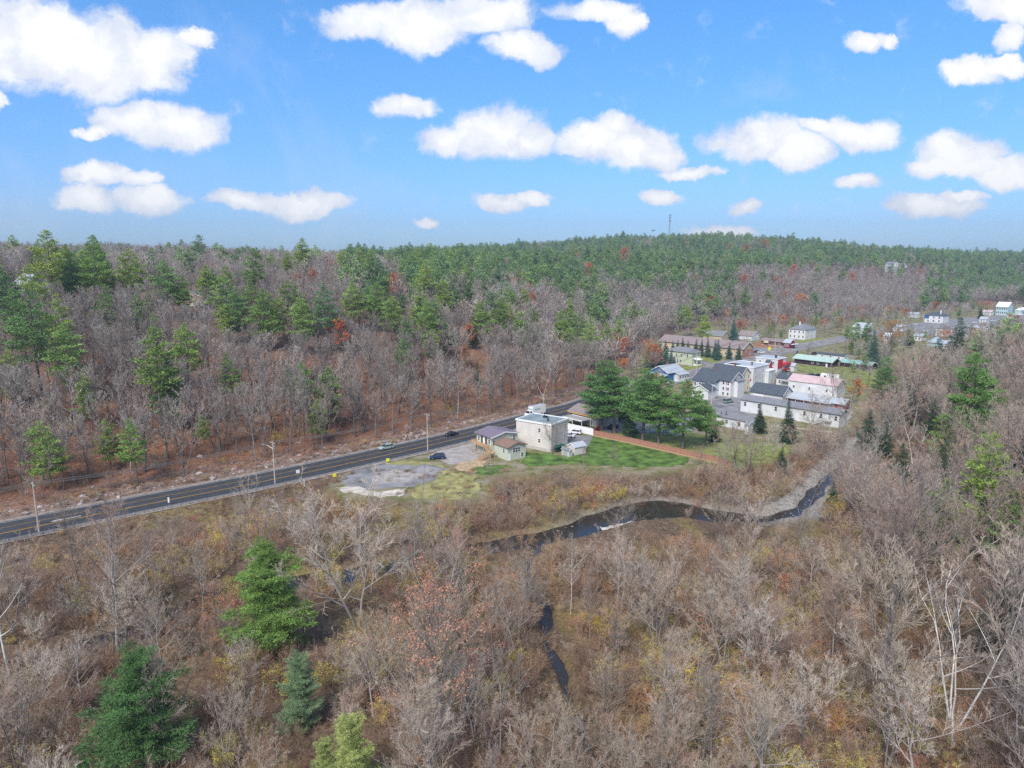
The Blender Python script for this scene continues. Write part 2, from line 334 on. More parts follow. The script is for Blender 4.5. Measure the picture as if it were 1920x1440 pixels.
def ground_mat():
    m = bpy.data.materials.new('ground'); m.use_nodes = True; nt = m.node_tree; N = nt.nodes; L = nt.links; b = N['Principled BSDF']
    b.inputs['Roughness'].default_value = .95; b.inputs['Specular IOR Level'].default_value = .1
    geo = N.new('ShaderNodeNewGeometry'); at = N.new('ShaderNodeAttribute'); at.attribute_name = 'zone'
    sp = N.new('ShaderNodeSeparateColor'); L.new(at.outputs['Color'], sp.inputs[0])
    def noise(s, d=5, r=.6):
        n = N.new('ShaderNodeTexNoise'); n.inputs['Scale'].default_value = s; n.inputs['Detail'].default_value = d; n.inputs['Roughness'].default_value = r
        L.new(geo.outputs['Position'], n.inputs['Vector']); return n.outputs['Fac']
    def ramp(f, stops):
        c = N.new('ShaderNodeValToRGB'); e = c.color_ramp.elements; e[0].position, e[0].color = stops[0][0], (*stops[0][1], 1); e[1].position, e[1].color = stops[-1][0], (*stops[-1][1], 1)
        for p, k in stops[1:-1]: q = e.new(p); q.color = (*k, 1)
        L.new(f, c.inputs[0]); return c.outputs[0]
    def mix(f, a, b_):
        n = N.new('ShaderNodeMix'); n.data_type = 'RGBA'; L.new(f, n.inputs[0]); L.new(a, n.inputs[6]); L.new(b_, n.inputs[7]); return n.outputs[2]
    fine = noise(1.6, 6, .75)
    lit = ramp(fine, [(.3, (.08, .045, .035)), (.43, (.16, .085, .055)), (.54, (.27, .13, .075)), (.66, (.38, .21, .13)), (.8, (.5, .36, .25))])
    flo = ramp(fine, [(.3, (.04, .028, .02)), (.45, (.105, .072, .05)), (.6, (.19, .13, .085)), (.75, (.34, .26, .16))])
    big = noise(.055, 4)
    gr = ramp(fine, [(.3, (.10, .075, .03)), (.6, (.24, .19, .08)), (.8, (.4, .33, .17))])
    bm_ = N.new('ShaderNodeMapRange'); L.new(big, bm_.inputs[0]); bm_.inputs[1].default_value = .5; bm_.inputs[2].default_value = .62
    flo = mix(bm_.outputs[0], flo, gr)
    tow = ramp(noise(.25, 6, .65), [(.35, (.105, .13, .04)), (.47, (.19, .18, .08)), (.58, (.27, .23, .16)), (.7, (.30, .28, .25))])
    gra = ramp(noise(1.1, 6, .8), [(.35, (.13, .11, .09)), (.5, (.30, .28, .26)), (.62, (.42, .38, .33)), (.75, (.55, .5, .42))])
    roc = ramp(noise(2.3, 6, .85), [(.38, (.09, .06, .05)), (.5, (.24, .15, .11)), (.58, (.32, .27, .26)), (.7, (.5, .46, .44))])
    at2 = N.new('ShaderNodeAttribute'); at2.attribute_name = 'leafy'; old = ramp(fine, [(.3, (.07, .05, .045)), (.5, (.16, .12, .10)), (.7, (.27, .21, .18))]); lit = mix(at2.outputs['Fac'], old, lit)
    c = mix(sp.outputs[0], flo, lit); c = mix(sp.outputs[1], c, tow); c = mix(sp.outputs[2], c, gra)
    k = N.new('ShaderNodeMath'); k.operation = 'MULTIPLY'; k.use_clamp = True; L.new(at.outputs['Alpha'], k.inputs[0]); k.inputs[1].default_value = .8
    c = mix(k.outputs[0], c, roc); L.new(c, b.inputs['Base Color'])
    bp = N.new('ShaderNodeBump'); bp.inputs['Strength'].default_value = .6; bp.inputs['Distance'].default_value = .4; L.new(fine, bp.inputs['Height']); L.new(bp.outputs[0], b.inputs['Normal'])
    return m
ground()
# ------------------------------------------------------------------ water
def water():
    m = bpy.data.materials.new('water'); m.use_nodes = True; nt = m.node_tree; N = nt.nodes; L = nt.links; b = N['Principled BSDF']
    b.inputs['Base Color'].default_value = (.025, .022, .018, 1); b.inputs['Roughness'].default_value = .08; b.inputs['IOR'].default_value = 1.33
    b.inputs['Specular IOR Level'].default_value = .9
    geo = N.new('ShaderNodeNewGeometry'); n = N.new('ShaderNodeTexNoise'); n.inputs['Scale'].default_value = 1.5; n.inputs['Detail'].default_value = 4; L.new(geo.outputs['Position'], n.inputs['Vector'])
    bp = N.new('ShaderNodeBump'); bp.inputs['Strength'].default_value = .22; bp.inputs['Distance'].default_value = .1; L.new(n.outputs['Fac'], bp.inputs['Height']); L.new(bp.outputs[0], b.inputs['Normal'])
    # a little froth over the riffles
    n2 = N.new('ShaderNodeTexNoise'); n2.inputs['Scale'].default_value = .8; n2.inputs['Detail'].default_value = 6; n2.inputs['Roughness'].default_value = .75; L.new(geo.outputs['Position'], n2.inputs['Vector'])
    r = N.new('ShaderNodeMapRange'); L.new(n2.outputs['Fac'], r.inputs[0]); r.inputs[1].default_value = .62; r.inputs[2].default_value = .8
    mx = N.new('ShaderNodeMix'); mx.data_type = 'RGBA'; L.new(r.outputs[0], mx.inputs[0]); mx.inputs[6].default_value = (.025, .022, .018, 1); mx.inputs[7].default_value = (.45, .47, .5, 1); L.new(mx.outputs[2], b.inputs['Base Color'])
    for nm, P, w, z in (('river', RIVER, 10.0, -3.0), ('creek', CREEK, 2.6, -2.65)):
        A = offset(P, w); B = offset(P, -w); V = []
        for a, c in zip(A, B): V += [(*a, z), (*c, z)]
        n_ = len(P); f = np.array([[2*i, 2*i+1, 2*i+3, 2*i+2] for i in range(n_-1)])
        if nm == 'river': V = np.array(V)
        o = link(nm, mesh_np(nm, np.array(V), [f], m)); tag(o, kind='structure')
water()
# ------------------------------------------------------------------ flat sheets: road, lots, lawns
def strip(name, P, a, b, z, m, kind='structure', closed=None):
    A = offset(P, a); B = offset(P, b); V = []
    for p, q in zip(A, B): V += [(*p, z), (*q, z)]
    f = np.array([[2*i, 2*i+1, 2*i+3, 2*i+2] for i in range(len(P)-1)])
    return tag(link(name, mesh_np(name, np.array(V), [f], m)), kind=kind)
def resample(P, step):
    d = np.r_[0, np.cumsum(np.linalg.norm(np.diff(P, axis=0), axis=1))]; s = np.arange(0, d[-1], step)
    return np.stack([np.interp(s, d, P[:, 0]), np.interp(s, d, P[:, 1])], 1)
SHN = []
def sheet(name, pts, z, m, jit=.5, px=True):
    if z > 0: SHN.append(1); z = .02+.004*len(SHN)
    P = poly_w(pts, z) if px else np.array(pts); P = resample(np.vstack([P, P[:1]]), 1.6)
    P = P+rng.normal(0, jit, P.shape)
    me = bpy.data.meshes.new(name); bm = bmesh.new(); vs = [bm.verts.new((*p, z)) for p in P]
    f = bm.faces.new(vs); bmesh.ops.triangulate(bm, faces=[f]); bm.normal_update()
    for g in bm.faces:
        if g.normal.z < 0: g.normal_flip()
    bm.to_mesh(me); bm.free(); me.materials.append(m)
    return tag(link(name, me), kind='structure')
asphalt = mat('asphalt', (.05, .053, .06), .75, .22, .6, coords='Object')
asph2 = mat('worn_asphalt', (.22, .215, .22), .85, .4, .22)
gravelm = mat('gravel', (.33, .30, .275), .95, .28, .5)
dirtm = mat('pale_dirt', (.50, .45, .38), .95, .3, .5)
tanm = mat('tan_dirt', (.40, .29, .18), .95, .3, .7)
grassm = mat('lawn_grass', (.085, .15, .03), .95, .68, .33, bump=.6)
grass2 = mat('dry_lawn_grass', (.20, .22, .06), .95, .4, .35, bump=.6)
grass3 = mat('rough_grass', (.27, .25, .10), .95, .45, .4, bump=.6)
yel = mat('yellow_paint', (.55, .30, .03), .7, .25, 2); whi = mat('white_road_paint', (.62, .62, .6), .7, .25, 2)
RS = resample(ROADS, 3.0)
strip('road_shoulder', RS, RHW+1.5, -RHW-1.7, .012+.122, mat('shoulder_gravel', (.26, .22, .19), .95, .35, .8))
kR = int(np.argmax(RS[:, 1] > 285)); strip('road', RS[:kR+1], RHW, -RHW, .15, asphalt); strip('road', RS[kR:], RHW, -RHW, .15, asph2)
nL = int(len(RS)*.5)
for a, m, w in ((RHW-.55, whi, .14), (-RHW+.5, whi, .14), (-1.25, yel, .13), (-1.6, yel, .13), (2.2, yel, .12)):
    strip('road_marking', RS[(0 if a != 2.2 else 40):int(len(RS)*.62)], a+w/2, a-w/2, .156, m)
def dashes():
    P = RS[:70]; mb = MB()
    for i in range(2, 38, 4):
        A = offset(P, 2.35); a, b = A[i], A[i+1]; d = (b-a)/np.linalg.norm(b-a); nn = np.array([-d[1], d[0]])*.07
        mb.poly([(*(a-nn), .156), (*(b-nn), .156), (*(b+nn), .156), (*(a+nn), .156)])
    tag(mb.build('lane_dashes', whi), kind='structure')
    x, y, _ = W(136, 970, .16); t = Vector((ROADS[8][0]-ROADS[4][0], ROADS[8][1]-ROADS[4][1], 0)).normalized(); n = Vector((-t.y, t.x, 0)); c = Vector((x, y, .16))
    mb = MB(); mb.poly([c-t*2-n*.16, c+t*1.6-n*.16, c+t*1.6+n*.16, c-t*2+n*.16]); mb.poly([c-t*2-n*.7, c-t*2+n*.7, c-t*4.2])
    tag(mb.build('road_arrow', whi), kind='structure')
dashes()
sheet('driveway', [(822, 842), (885, 822), (912, 838), (905, 862), (888, 876), (840, 868), (800, 858)], .04, gravelm)
sheet('tan_yard', [(862, 868), (905, 858), (912, 868), (895, 884), (868, 884), (850, 875)], .044, tanm)
sheet('dirt_lot', [(672, 876), (725, 866), (770, 868), (815, 884), (838, 893), (800, 903), (770, 914), (700, 918), (650, 913), (640, 895)], .04, asph2)
sheet('pale_patch', [(625, 913), (690, 913), (700, 922), (760, 916), (762, 928), (730, 932), (650, 925)], .048, dirtm)
sheet('pale_patch', [(740, 880), (800, 888), (770, 904), (700, 904), (700, 890)], .052, gravelm, .4)
sheet('field', [(838, 880), (890, 893), (903, 915), (880, 935), (820, 938), (770, 932), (775, 912), (815, 900)], .04, grass3, .5)
sheet('verge', [(715, 868), (760, 862), (830, 872), (838, 884), (815, 882), (770, 872)], .036, grass3, .6)
sheet('lawn', [(1088, 848), (1105, 820), (1116, 818), (1180, 830), (1270, 853), (1295, 860), (1280, 872), (1240, 874), (1190, 876), (1120, 872), (1072, 866)], .04, grassm, .4)
sheet('lawn', [(985, 850), (1033, 851), (1062, 857), (1088, 850), (1080, 868), (1040, 871), (1000, 874), (975, 868)], .044, grassm, .5)
sheet('lawn', [(885, 880), (915, 872), (945, 872), (930, 890), (900, 890)], .052, grassm, .5)
sheet('lawn', [(1119, 812), (1200, 815), (1300, 812), (1360, 818), (1400, 830), (1480, 835), (1480, 862), (1440, 882), (1370, 882), (1275, 850), (1180, 826)], .036, grass2, .4)
sheet('parking_lot', [(1058, 815), (1112, 817), (1104, 835), (1092, 846), (1060, 838)], .048, asph2, .2)
sheet('parking_lot', [(1120, 795), (1150, 780), (1230, 775), (1330, 780), (1300, 808), (1200, 812), (1130, 808)], .032, asph2, .2)
sheet('parking_lot', [(1318, 742), (1345, 733), (1440, 740), (1490, 752), (1440, 765), (1425, 782), (1345, 778)], .036, asph2, .3)
sheet('parking_lot', [(1470, 738), (1580, 742), (1600, 770), (1585, 800), (1560, 780), (1480, 760)], .032, gravelm, .3)
sheet('town_street', [(1230, 712), (1262, 700), (1310, 690), (1345, 692), (1330, 702), (1300, 714), (1260, 722)], .044, asph2, .2)
sheet('side_street', [(1311, 676), (1322, 677), (1357, 688), (1352, 693), (1318, 683)], .048, asph2, .1)
sheet('parking_lot', [(1395, 662), (1420, 648), (1470, 650), (1520, 642), (1540, 640), (1545, 648), (1480, 662), (1450, 672)], .04, asph2, .4)
sheet('lawn', [(1308, 662), (1345, 660), (1420, 658), (1415, 668), (1358, 690), (1325, 677), (1310, 674)], .036, grass2, .3)
sheet('lawn', [(1272, 688), (1318, 684), (1348, 693), (1325, 697), (1275, 702)], .052, grass2, .3)
sheet('lawn', [(1492, 672), (1518, 670), (1640, 688), (1640, 720), (1590, 735), (1580, 712), (1495, 694)], .036, grass2, .5)
sheet('lawn', [(1488, 640), (1528, 634), (1560, 632), (1590, 640), (1500, 648)], .056, grass2, .5)
sheet('lawn', [(1380, 668), (1400, 660), (1415, 664), (1410, 672)], .056, grassm, .3)
sheet('lawn', [(1372, 736), (1398, 735), (1400, 739), (1372, 740)], .05, grassm, .2)
sheet('lawn', [(1735, 618), (1770, 608), (1800, 606), (1790, 612), (1750, 620)], .04, grass2, .3)
sheet('parking_lot', [(1700, 615), (1740, 607), (1900, 592), (1925, 592), (1925, 606), (1800, 612), (1730, 632)], .032, asph2, .5)
sheet('sand_bar', [(1125, 988), (1180, 978), (1262, 984), (1288, 996), (1240, 1004), (1150, 1003)], -2.9, dirtm, .5)
def mound():
    x, y, _ = W(797, 880, 0); g_ = np.random.default_rng(3); n = 16; V = [(0, 0, 1.3)]; F_ = []
    for j, (r_, z_) in enumerate(((1.0, 1.0), (2.3, .45), (3.4, -.1))):
        for i in range(n): a = 2*math.pi*i/n; V.append((math.cos(a)*r_*1.5*g_.uniform(.85, 1.15), math.sin(a)*r_*g_.uniform(.85, 1.15), z_*g_.uniform(.8, 1.15) if z_ > 0 else z_))
    mb = MB(); mb.v = V
    for i in range(n): mb.f.append([0, 1+i, 1+(i+1) % n]); [mb.f.append([1+j*n+i, 1+(j+1)*n+i, 1+(j+1)*n+(i+1) % n, 1+j*n+(i+1) % n]) for j in range(2)]
    tag(mb.build('dirt_mound', asph2, None, (x, y, .12), smooth=True), 'low mound of dark gravel at the edge of the dirt lot', 'gravel pile')
mound()
sheet('leafy_verge', [(1395, 646), (1430, 640), (1500, 644), (1470, 650), (1420, 652)], .06, mat('leaf_litter', (.3, .14, .07), .95, .4, .6), .5)
# ------------------------------------------------------------------ buildings
M = dict(
 white=mat('white_siding', (.68, .68, .68), .7, .06, .6, stripe=(2, .24, .12, .86)), offw=mat('white_painted_wall', (.64, .65, .66), .7, .13, .35),
 beige=mat('beige_siding', (.66, .61, .56), .8, .09, .35, stripe=(2, .22, .14, .84)), green=mat('sage_green_siding', (.52, .55, .46), .8, .05, .6, stripe=(2, .22, .14, .85)),
 lgreen=mat('pale_green_siding', (.50, .55, .40), .8, .05, .6, stripe=(2, .24, .14, .86)), cream=mat('cream_siding', (.72, .63, .46), .8, .05, .6, stripe=(2, .24, .14, .88)),
 grey=mat('grey_wall', (.34, .35, .355), .85, .12, .7), lgrey=mat('light_grey_wall', (.52, .52, .50), .85, .1, .7), red=mat('red_siding', (.33, .022, .022), .8, .12, 1, stripe=(0, .35, .14, .75)),
 brick=mat('brick_wall', (.42, .20, .15), .9, .12, 3, stripe=(2, .2, .15, 1.2)), tan=mat('tan_wall', (.55, .45, .31), .85, .08, .8), dark=mat('dark_brown_wall', (.045, .025, .035), .85, .2, 1),
 maroon=mat('maroon_siding', (.22, .02, .06), .8, .12, 1), blue=mat('blue_siding', (.02, .13, .34), .75, .08, 1, stripe=(2, .22, .14, .8)), pblue=mat('pale_blue_siding', (.42, .60, .63), .8, .06, 1),
 brown=mat('brown_wall', (.13, .085, .06), .85, .2, 1), found=mat('concrete_foundation', (.48, .46, .44), .9, .12, 1.2),
 r_purple=mat('purple_brown_metal_roof', (.20, .155, .19), .45, .06, .6, stripe=(0, .55, .1, .75), spec=.5), r_brown=mat('brown_shingle_roof', (.235, .15, .115), .9, .14, 1.3),
 r_mauve=mat('mauve_shingle_roof', (.26, .205, .20), .9, .1, .6), r_dark=mat('charcoal_shingle_roof', (.075, .09, .11), .9, .16, 1.1, stripe=(1, .6, .1, 1.15)), r_grey=mat('grey_shingle_roof', (.20, .205, .225), .9, .14, .9),
 r_lgrey=mat('pale_grey_metal_roof', (.42, .45, .49), .5, .08, .7, stripe=(0, .8, .08, .8), spec=.5), r_green=mat('green_metal_roof', (.40, .53, .47), .5, .08, .7, stripe=(0, .6, .08, .85)),
 r_teal=mat('teal_metal_roof', (.24, .42, .37), .5, .2, .5), r_pink=mat('pink_metal_roof', (.56, .41, .41), .55, .12, .5, stripe=(0, .7, .08, .8)), r_flat=mat('flat_membrane_roof', (.215, .265, .28), .8, .22, .35),
 r_white=mat('white_metal_roof', (.78, .79, .8), .5, .04, 1), trim=mat('white_trim', (.80, .80, .79), .6, .03, 2), glass=mat('window_glass', (.03, .035, .045), .12, .3, .8, spec=.8),
 wood=mat('new_deck_wood', (.48, .32, .18), .85, .15, 2.5), fence=mat('reddish_fence_wood', (.40, .19, .135), .85, .2, 1.5, stripe=(0, .3, .12, .55)), black=mat('black_metal', (.02, .02, .022), .6, .2, 3),
 steel=mat('galvanized_steel', (.45, .47, .48), .45, .15, 2, metal=.5, spec=.5), pole=mat('weathered_pole_wood', (.52, .44, .37), .9, .2, 2.5), chim=mat('brick_chimney', (.24, .12, .09), .9, .2, 3),
 orange=mat('orange_trim', (.6, .33, .08), .7, .1, 2), redp=mat('red_painted_wood', (.5, .035, .05), .7, .1, 2), conc=mat('pale_concrete', (.5, .49, .46), .9, .12, 1), yel=mat('yellow_sign_face', (.72, .68, .02), .6, .04, 2))
def wall_axis_len(near, ang, pxe):
    """length along direction ang (degrees) from ground point near until picture column pxe"""
    c, s = math.cos(R(ang)), math.sin(R(ang)); k = (pxe-960)/F
    dep0 = near[1]*cp_+CH*sp_
    return (k*dep0-near[0])/(c-k*s*cp_)
HOUSES = []
class House:
    def __init__(s, name, label, near, xl, xr, ang, h, wallm, z0=0.0, Lu=None, Lv=None, group=None, cat='house', near_w=None):
        p = near_w if near_w is not None else W(*near, z0)
        s.h = h; s.p = p; s.ang = ang
        s.Lu = Lu if Lu else abs(wall_axis_len(p, ang, xr)); s.Lv = Lv if Lv else abs(wall_axis_len(p, ang+90, xl))
        s.e = empty(name, (p[0], p[1], z0), R(ang), label, cat, group); s.wm = wallm; HOUSES.append(s)
    def pt(s, u, v, z=0):
        c, q = math.cos(R(s.ang)), math.sin(R(s.ang)); return (s.p[0]+u*c-v*q, s.p[1]+u*q+v*c, s.p[2]+z)
    def body(s, roof='flat', rm=None, ridge='v', rh=2.0, oh=.4, found=.5, rect=None, h=None, name='wall', wm=None, zb=0.0, th=.16, parapet=.25, ridge_t=.5):
        u0, u1, v0, v1 = rect or (0, s.Lu, 0, s.Lv); h = h or s.h; wm = wm or s.wm; m = MB(); rm = rm or M['r_dark']
        m.box(u0, u1, v0, v1, zb-.6, h)
        if roof == 'gable':
            if ridge == 'v':
                uc = u0+(u1-u0)*ridge_t
                m.hexa([(u0, v0, h), (u1, v0, h), (u1, v1, h), (u0, v1, h)], [(uc-.01, v0, h+rh), (uc+.01, v0, h+rh), (uc+.01, v1, h+rh), (uc-.01, v1, h+rh)])
            else:
                vc = v0+(v1-v0)*ridge_t
                m.hexa([(u0, v0, h), (u1, v0, h), (u1, v1, h), (u0, v1, h)], [(u0, vc-.01, h+rh), (u1, vc-.01, h+rh), (u1, vc+.01, h+rh), (u0, vc+.01, h+rh)])
        w = m.build(name, wm, s.e)
        if found and zb == 0: MB().box(u0-.04, u1+.04, v0-.04, v1+.04, -.8, found).build('foundation', M['found'], s.e)
        r = MB(); e = .03
        if roof == 'gable':
            if ridge == 'v':
                uc = u0+(u1-u0)*ridge_t
                for (ua, sg) in ((u0, -1), (u1, 1)):
                    sl = rh/abs(uc-ua); ue = ua+sg*oh; ze = h-sl*oh+e
                    a = [(ue, v0-oh, ze), (uc, v0-oh, h+rh+e), (uc, v1+oh, h+rh+e), (ue, v1+oh, ze)]
                    r.hexa(a, [(p[0], p[1], p[2]+th) for p in a])
            else:
                vc = v0+(v1-v0)*ridge_t
                for (va, sg) in ((v0, -1), (v1, 1)):
                    sl = rh/abs(vc-va); ve = va+sg*oh; ze = h-sl*oh+e
                    a = [(u0-oh, ve, ze), (u0-oh, vc, h+rh+e), (u1+oh, vc, h+rh+e), (u1+oh, ve, ze)]
                    r.hexa(a, [(p[0], p[1], p[2]+th) for p in a])
        elif roof == 'hip':
            a = [(u0-oh, v0-oh), (u1+oh, v0-oh), (u1+oh, v1+oh), (u0-oh, v1+oh)]; W_, D_ = u1-u0, v1-v0; q = min(W_, D_)/2
            if W_ > D_: rd = [(u0+q, (v0+v1)/2), (u1-q, (v0+v1)/2)]
            else: rd = [((u0+u1)/2, v0+q), ((u0+u1)/2, v1-q)]
            B_ = [(*p, h+e) for p in a]; C_ = [(*p, h+e+.15) for p in a]; t0, t1 = [(*p, h+rh) for p in rd]
            r.poly(B_[::-1])
            for i in range(4): r.poly([B_[i], B_[(i+1) % 4], C_[(i+1) % 4], C_[i]])
            if W_ > D_: r.poly([C_[0], C_[1], t1, t0]); r.poly([C_[1], C_[2], t1]); r.poly([C_[2], C_[3], t0, t1]); r.poly([C_[3], C_[0], t0])
            else: r.poly([C_[0], C_[1], t0]); r.poly([C_[1], C_[2], t1, t0]); r.poly([C_[2], C_[3], t1]); r.poly([C_[3], C_[0], t0, t1])
        elif roof == 'shed':      # high at v1 side
            a = [(u0-oh, v0-oh, h+e), (u1+oh, v0-oh, h+e), (u1+oh, v1+oh, h+rh+e), (u0-oh, v1+oh, h+rh+e)]; r.hexa(a, [(p[0], p[1], p[2]+th) for p in a])
            MB().hexa([(u0, v0, h-.02), (u1, v0, h-.02), (u1, v1, h-.02), (u0, v1, h-.02)], [(u0, v0, h), (u1, v0, h), (u1, v1, h+rh), (u0, v1, h+rh)]).build('gable', wm, s.e)
        else:
            r.box(u0+.05, u1-.05, v0+.05, v1-.05, h, h+.06)
            t = MB(); o = .22
            t.box(u0-o, u1+o, v0-o, v0+.1, h-.25, h+parapet); t.box(u0-o, u1+o, v1-.1, v1+o, h-.25, h+parapet); t.box(u0-o, u0+.1, v0+.1, v1-.1, h-.25, h+parapet); t.box(u1-.1, u1+o, v0+.1, v1-.1, h-.25, h+parapet)
            t.build('cornice', M['trim'], s.e)
        s.roof = r.build('roof', rm, s.e)
        if roof == 'gable':   # pale rake boards on the gable ends
            if ridge == 'v':
                for vv in (v0-oh-.03, v1+oh-.01):
                    for ua in (u0-oh, u1+oh): MB().beam((ua, vv, h-rh/abs((u0+u1)/2-u0)*oh+.04 if ridge_t == .5 else h), (u0+(u1-u0)*ridge_t, vv, h+rh+.08), .04, .3).build('rake_board', M['trim'], s.e)
            else:
                for uu in (u0-oh-.03, u1+oh-.01):
                    for va in (v0-oh, v1+oh): MB().beam((uu, va, h-rh/abs((v0+v1)/2-v0)*oh+.04 if ridge_t == .5 else h), (uu, v0+(v1-v0)*ridge_t, h+rh+.08), .04, .3).build('rake_board', M['trim'], s.e)
        return s
    def win(s, wall, t, z, w=.9, h=1.3, d=0.0, name='window', fm=None, gm=None, mull=True, absolute=False):
        """wall 'u': the right-going face (plane v=d); wall 'v': the left-going face (plane u=d)"""
        fm = fm or M['trim']; gm = gm or M['glass']; L_ = s.Lu if wall == 'u' else s.Lv; c = t if absolute else t*L_
        f, g = MB(), MB(); a = .1
        def bx(mb, c0, c1, z0, z1, o0, o1):
            if wall == 'u': mb.box(c0, c1, d-o1, d-o0, z0, z1)
            else: mb.box(d-o1, d-o0, c0, c1, z0, z1)
        bx(f, c-w/2-a, c+w/2+a, z-h/2-a, z-h/2, .002, .07); bx(f, c-w/2-a, c+w/2+a, z+h/2, z+h/2+a, .002, .07)
        bx(f, c-w/2-a, c-w/2, z-h/2, z+h/2, .002, .07); bx(f, c+w/2, c+w/2+a, z-h/2, z+h/2, .002, .07)
        if mull: bx(f, c-w/2, c+w/2, z-.04, z+.04, .03, .055)
        bx(g, c-w/2, c+w/2, z-h/2, z+h/2, .003, .028)
        o = f.build(name, fm, s.e); g.build('pane', gm, o); return o
    def wins(s, wall, ts, zs, **k):
        for z in zs:
            for t in ts: s.win(wall, t, z, **k)
    def door(s, wall, t, w=.95, h=2.1, z0=.1, d=0.0, m=None):
        L_ = s.Lu if wall == 'u' else s.Lv; c = t*L_; f = MB()
        if wall == 'u': f.box(c-w/2, c+w/2, d-.08, d-.004, z0, z0+h)
        else: f.box(d-.08, d-.004, c-w/2, c+w/2, z0, z0+h)
        o = f.build('door', m or M['trim'], s.e); k = MB()
        if wall == 'u': k.box(c+w/2-.18, c+w/2-.08, d-.15, d-.083, z0+h*.45, z0+h*.5)
        else: k.box(d-.15, d-.083, c+w/2-.18, c+w/2-.08, z0+h*.45, z0+h*.5)
        k.build('handle', M['black'], o); return o
    def chimney(s, u, v, z0, z1, w=.7, m=None):
        o = MB().box(u-w/2, u+w/2, v-w/2, v+w/2, z0, z1).box(u-w/2-.06, u+w/2+.06, v-w/2-.06, v+w/2+.06, z1, z1+.12).build('chimney', m or M['chim'], s.e); return o
    def part(s, name, mb, m): return mb.build(name, m, s.e)

# --- sage green house by the road with deck and stairs
g = House('green_house', 'sage green house with purple-brown metal roof, raised wooden deck and outside stairs', (921, 856), 888, 967, 37, 5.6, M['green'])
g.Lu, g.Lv = 9.6, 7.4
g.body('gable', M['r_purple'], 'v', 1.0, .55, ridge_t=.5)
# low wing towards the camera
WU0, WU1, WV0, WV1 = 1.2, 7.6, -6.4, 0
wing = MB().box(WU0, WU1, WV0, WV1+.02, -.6, 3.9); wing.hexa([(WU0, WV0, 3.9), (WU1, WV0, 3.9), (WU1, WV1, 3.9), (WU0, WV1, 3.9)], [(4.39, WV0, 4.8), (4.41, WV0, 4.8), (4.41, WV1, 4.8), (4.39, WV1, 4.8)])
g.part('wing', wing, M['green'])
r_ = MB()
for ua, sg in ((WU0, -1), (WU1, 1)):
    a = [(ua+sg*.45, WV0-.45, 3.8), (4.4, WV0-.45, 4.84), (4.4, WV1-.01, 4.84), (ua+sg*.45, WV1-.01, 3.8)]; r_.hexa(a, [(p[0], p[1], p[2]+.16) for p in a])
g.part('wing_roof', r_, M['r_brown'])
g.part('rake_board', MB().beam((WU0-.45, WV0-.5, 3.86), (4.4, WV0-.5, 4.9), .05, .26), M['r_brown']); g.part('rake_board', MB().beam((WU1+.45, WV0-.5, 3.86), (4.4, WV0-.5, 4.9), .05, .26), M['r_brown'])
for c, z, w_, h_ in ((3.4, 2.75, .75, 1.3), (4.3, 2.75, .75, 1.3), (5.2, 2.75, .75, 1.3), (6.3, 1.1, .8, 1.1)): g.win('u', c, z, w_, h_, d=WV0, absolute=True)
dd = MB().box(WU0+.15, WU0+1.05, WV0-.08, WV0-.004, -.2, 1.9); g.part('door', dd, M['trim'])
g.win('v', -4.6, 2.6, .8, 1.2, d=WU0, absolute=True)
g.win('v', .9, 4.2, .8, 1.2, absolute=True); g.win('v', 6.2, 4.2, .8, 1.2, absolute=True); g.win('v', 4.0, 1.6, .7, .8, absolute=True)
o = MB().box(-.09, -.004, 3.1, 4.05, 3.15, 5.2).build('door', M['trim'], g.e)
for c in (2.55, 4.6): MB().box(-.06, -.004, c-.38, c+.38, 3.15, 5.2).build('shutter', M['dark'], g.e)
g.win('u', .9, 4.0, .8, 1.2, absolute=True); g.win('u', 8.2, 4.4, .8, 1.3, absolute=True)
dk = MB(); dk.box(-1.9, -.01, 1.2, 7.4, 2.85, 3.05)
for u, v in ((-1.8, 1.3), (-1.8, 4.2), (-1.8, 7.3), (-.2, 7.3), (-1.8, -1.2), (-.3, -2.1), (-1.8, -2.1)): dk.box(u-.08, u+.08, v-.08, v+.08, -.3, 3.9 if v > 0 else 1.9)
dk.box(-1.95, -1.88, 1.2, 7.4, 3.8, 3.92); dk.box(-1.93, -1.89, 1.2, 7.4, 3.1, 3.75); dk.box(-1.9, -.1, 7.34, 7.42, 3.1, 3.92); dk.box(-1.9, 0.1, -2.2, -.6, 1.55, 1.72); dk.box(-1.95, -1.9, -2.2, -.6, 1.75, 2.6)
g.part('deck', dk, M['wood'])
st = MB()
def stairs(mb, p, q, w, n, side=None):
    p, q = Vector(p), Vector(q); d = q-p; hz = Vector((d.x, d.y, 0)).normalized(); nn = Vector((-hz.y, hz.x, 0))*w/2
    for i in range(n):
        c = p+d*((i+.5)/n); mb.hexa([c-nn-hz*.14-Vector((0, 0, .03)), c+nn-hz*.14-Vector((0, 0, .03)), c+nn+hz*.14-Vector((0, 0, .03)), c-nn+hz*.14-Vector((0, 0, .03))], [c-nn-hz*.14, c+nn-hz*.14, c+nn+hz*.14, c-nn+hz*.14])
    for sgn in (-1, 1):
        mb.beam(p+nn*sgn, q+nn*sgn, .06, .28); up = Vector((0, 0, .95)); mb.beam(p+nn*sgn+up, q+nn*sgn+up, .07, .1); mb.beam(p+nn*sgn+up*.5, q+nn*sgn+up*.5, .04, .08)
        for t in (0, .5, 1): c = p+d*t+nn*sgn; mb.box(c.x-.05, c.x+.05, c.y-.05, c.y+.05, c.z-.1, c.z+.95)
stairs(st, (-1.0, 1.2, 2.95), (-1.0, -.6, 1.65), 1.1, 7); stairs(st, (-1.95, -1.4, 1.62), (-5.0, -1.4, .05), 1.1, 9)
g.part('staircase', st, M['wood'])
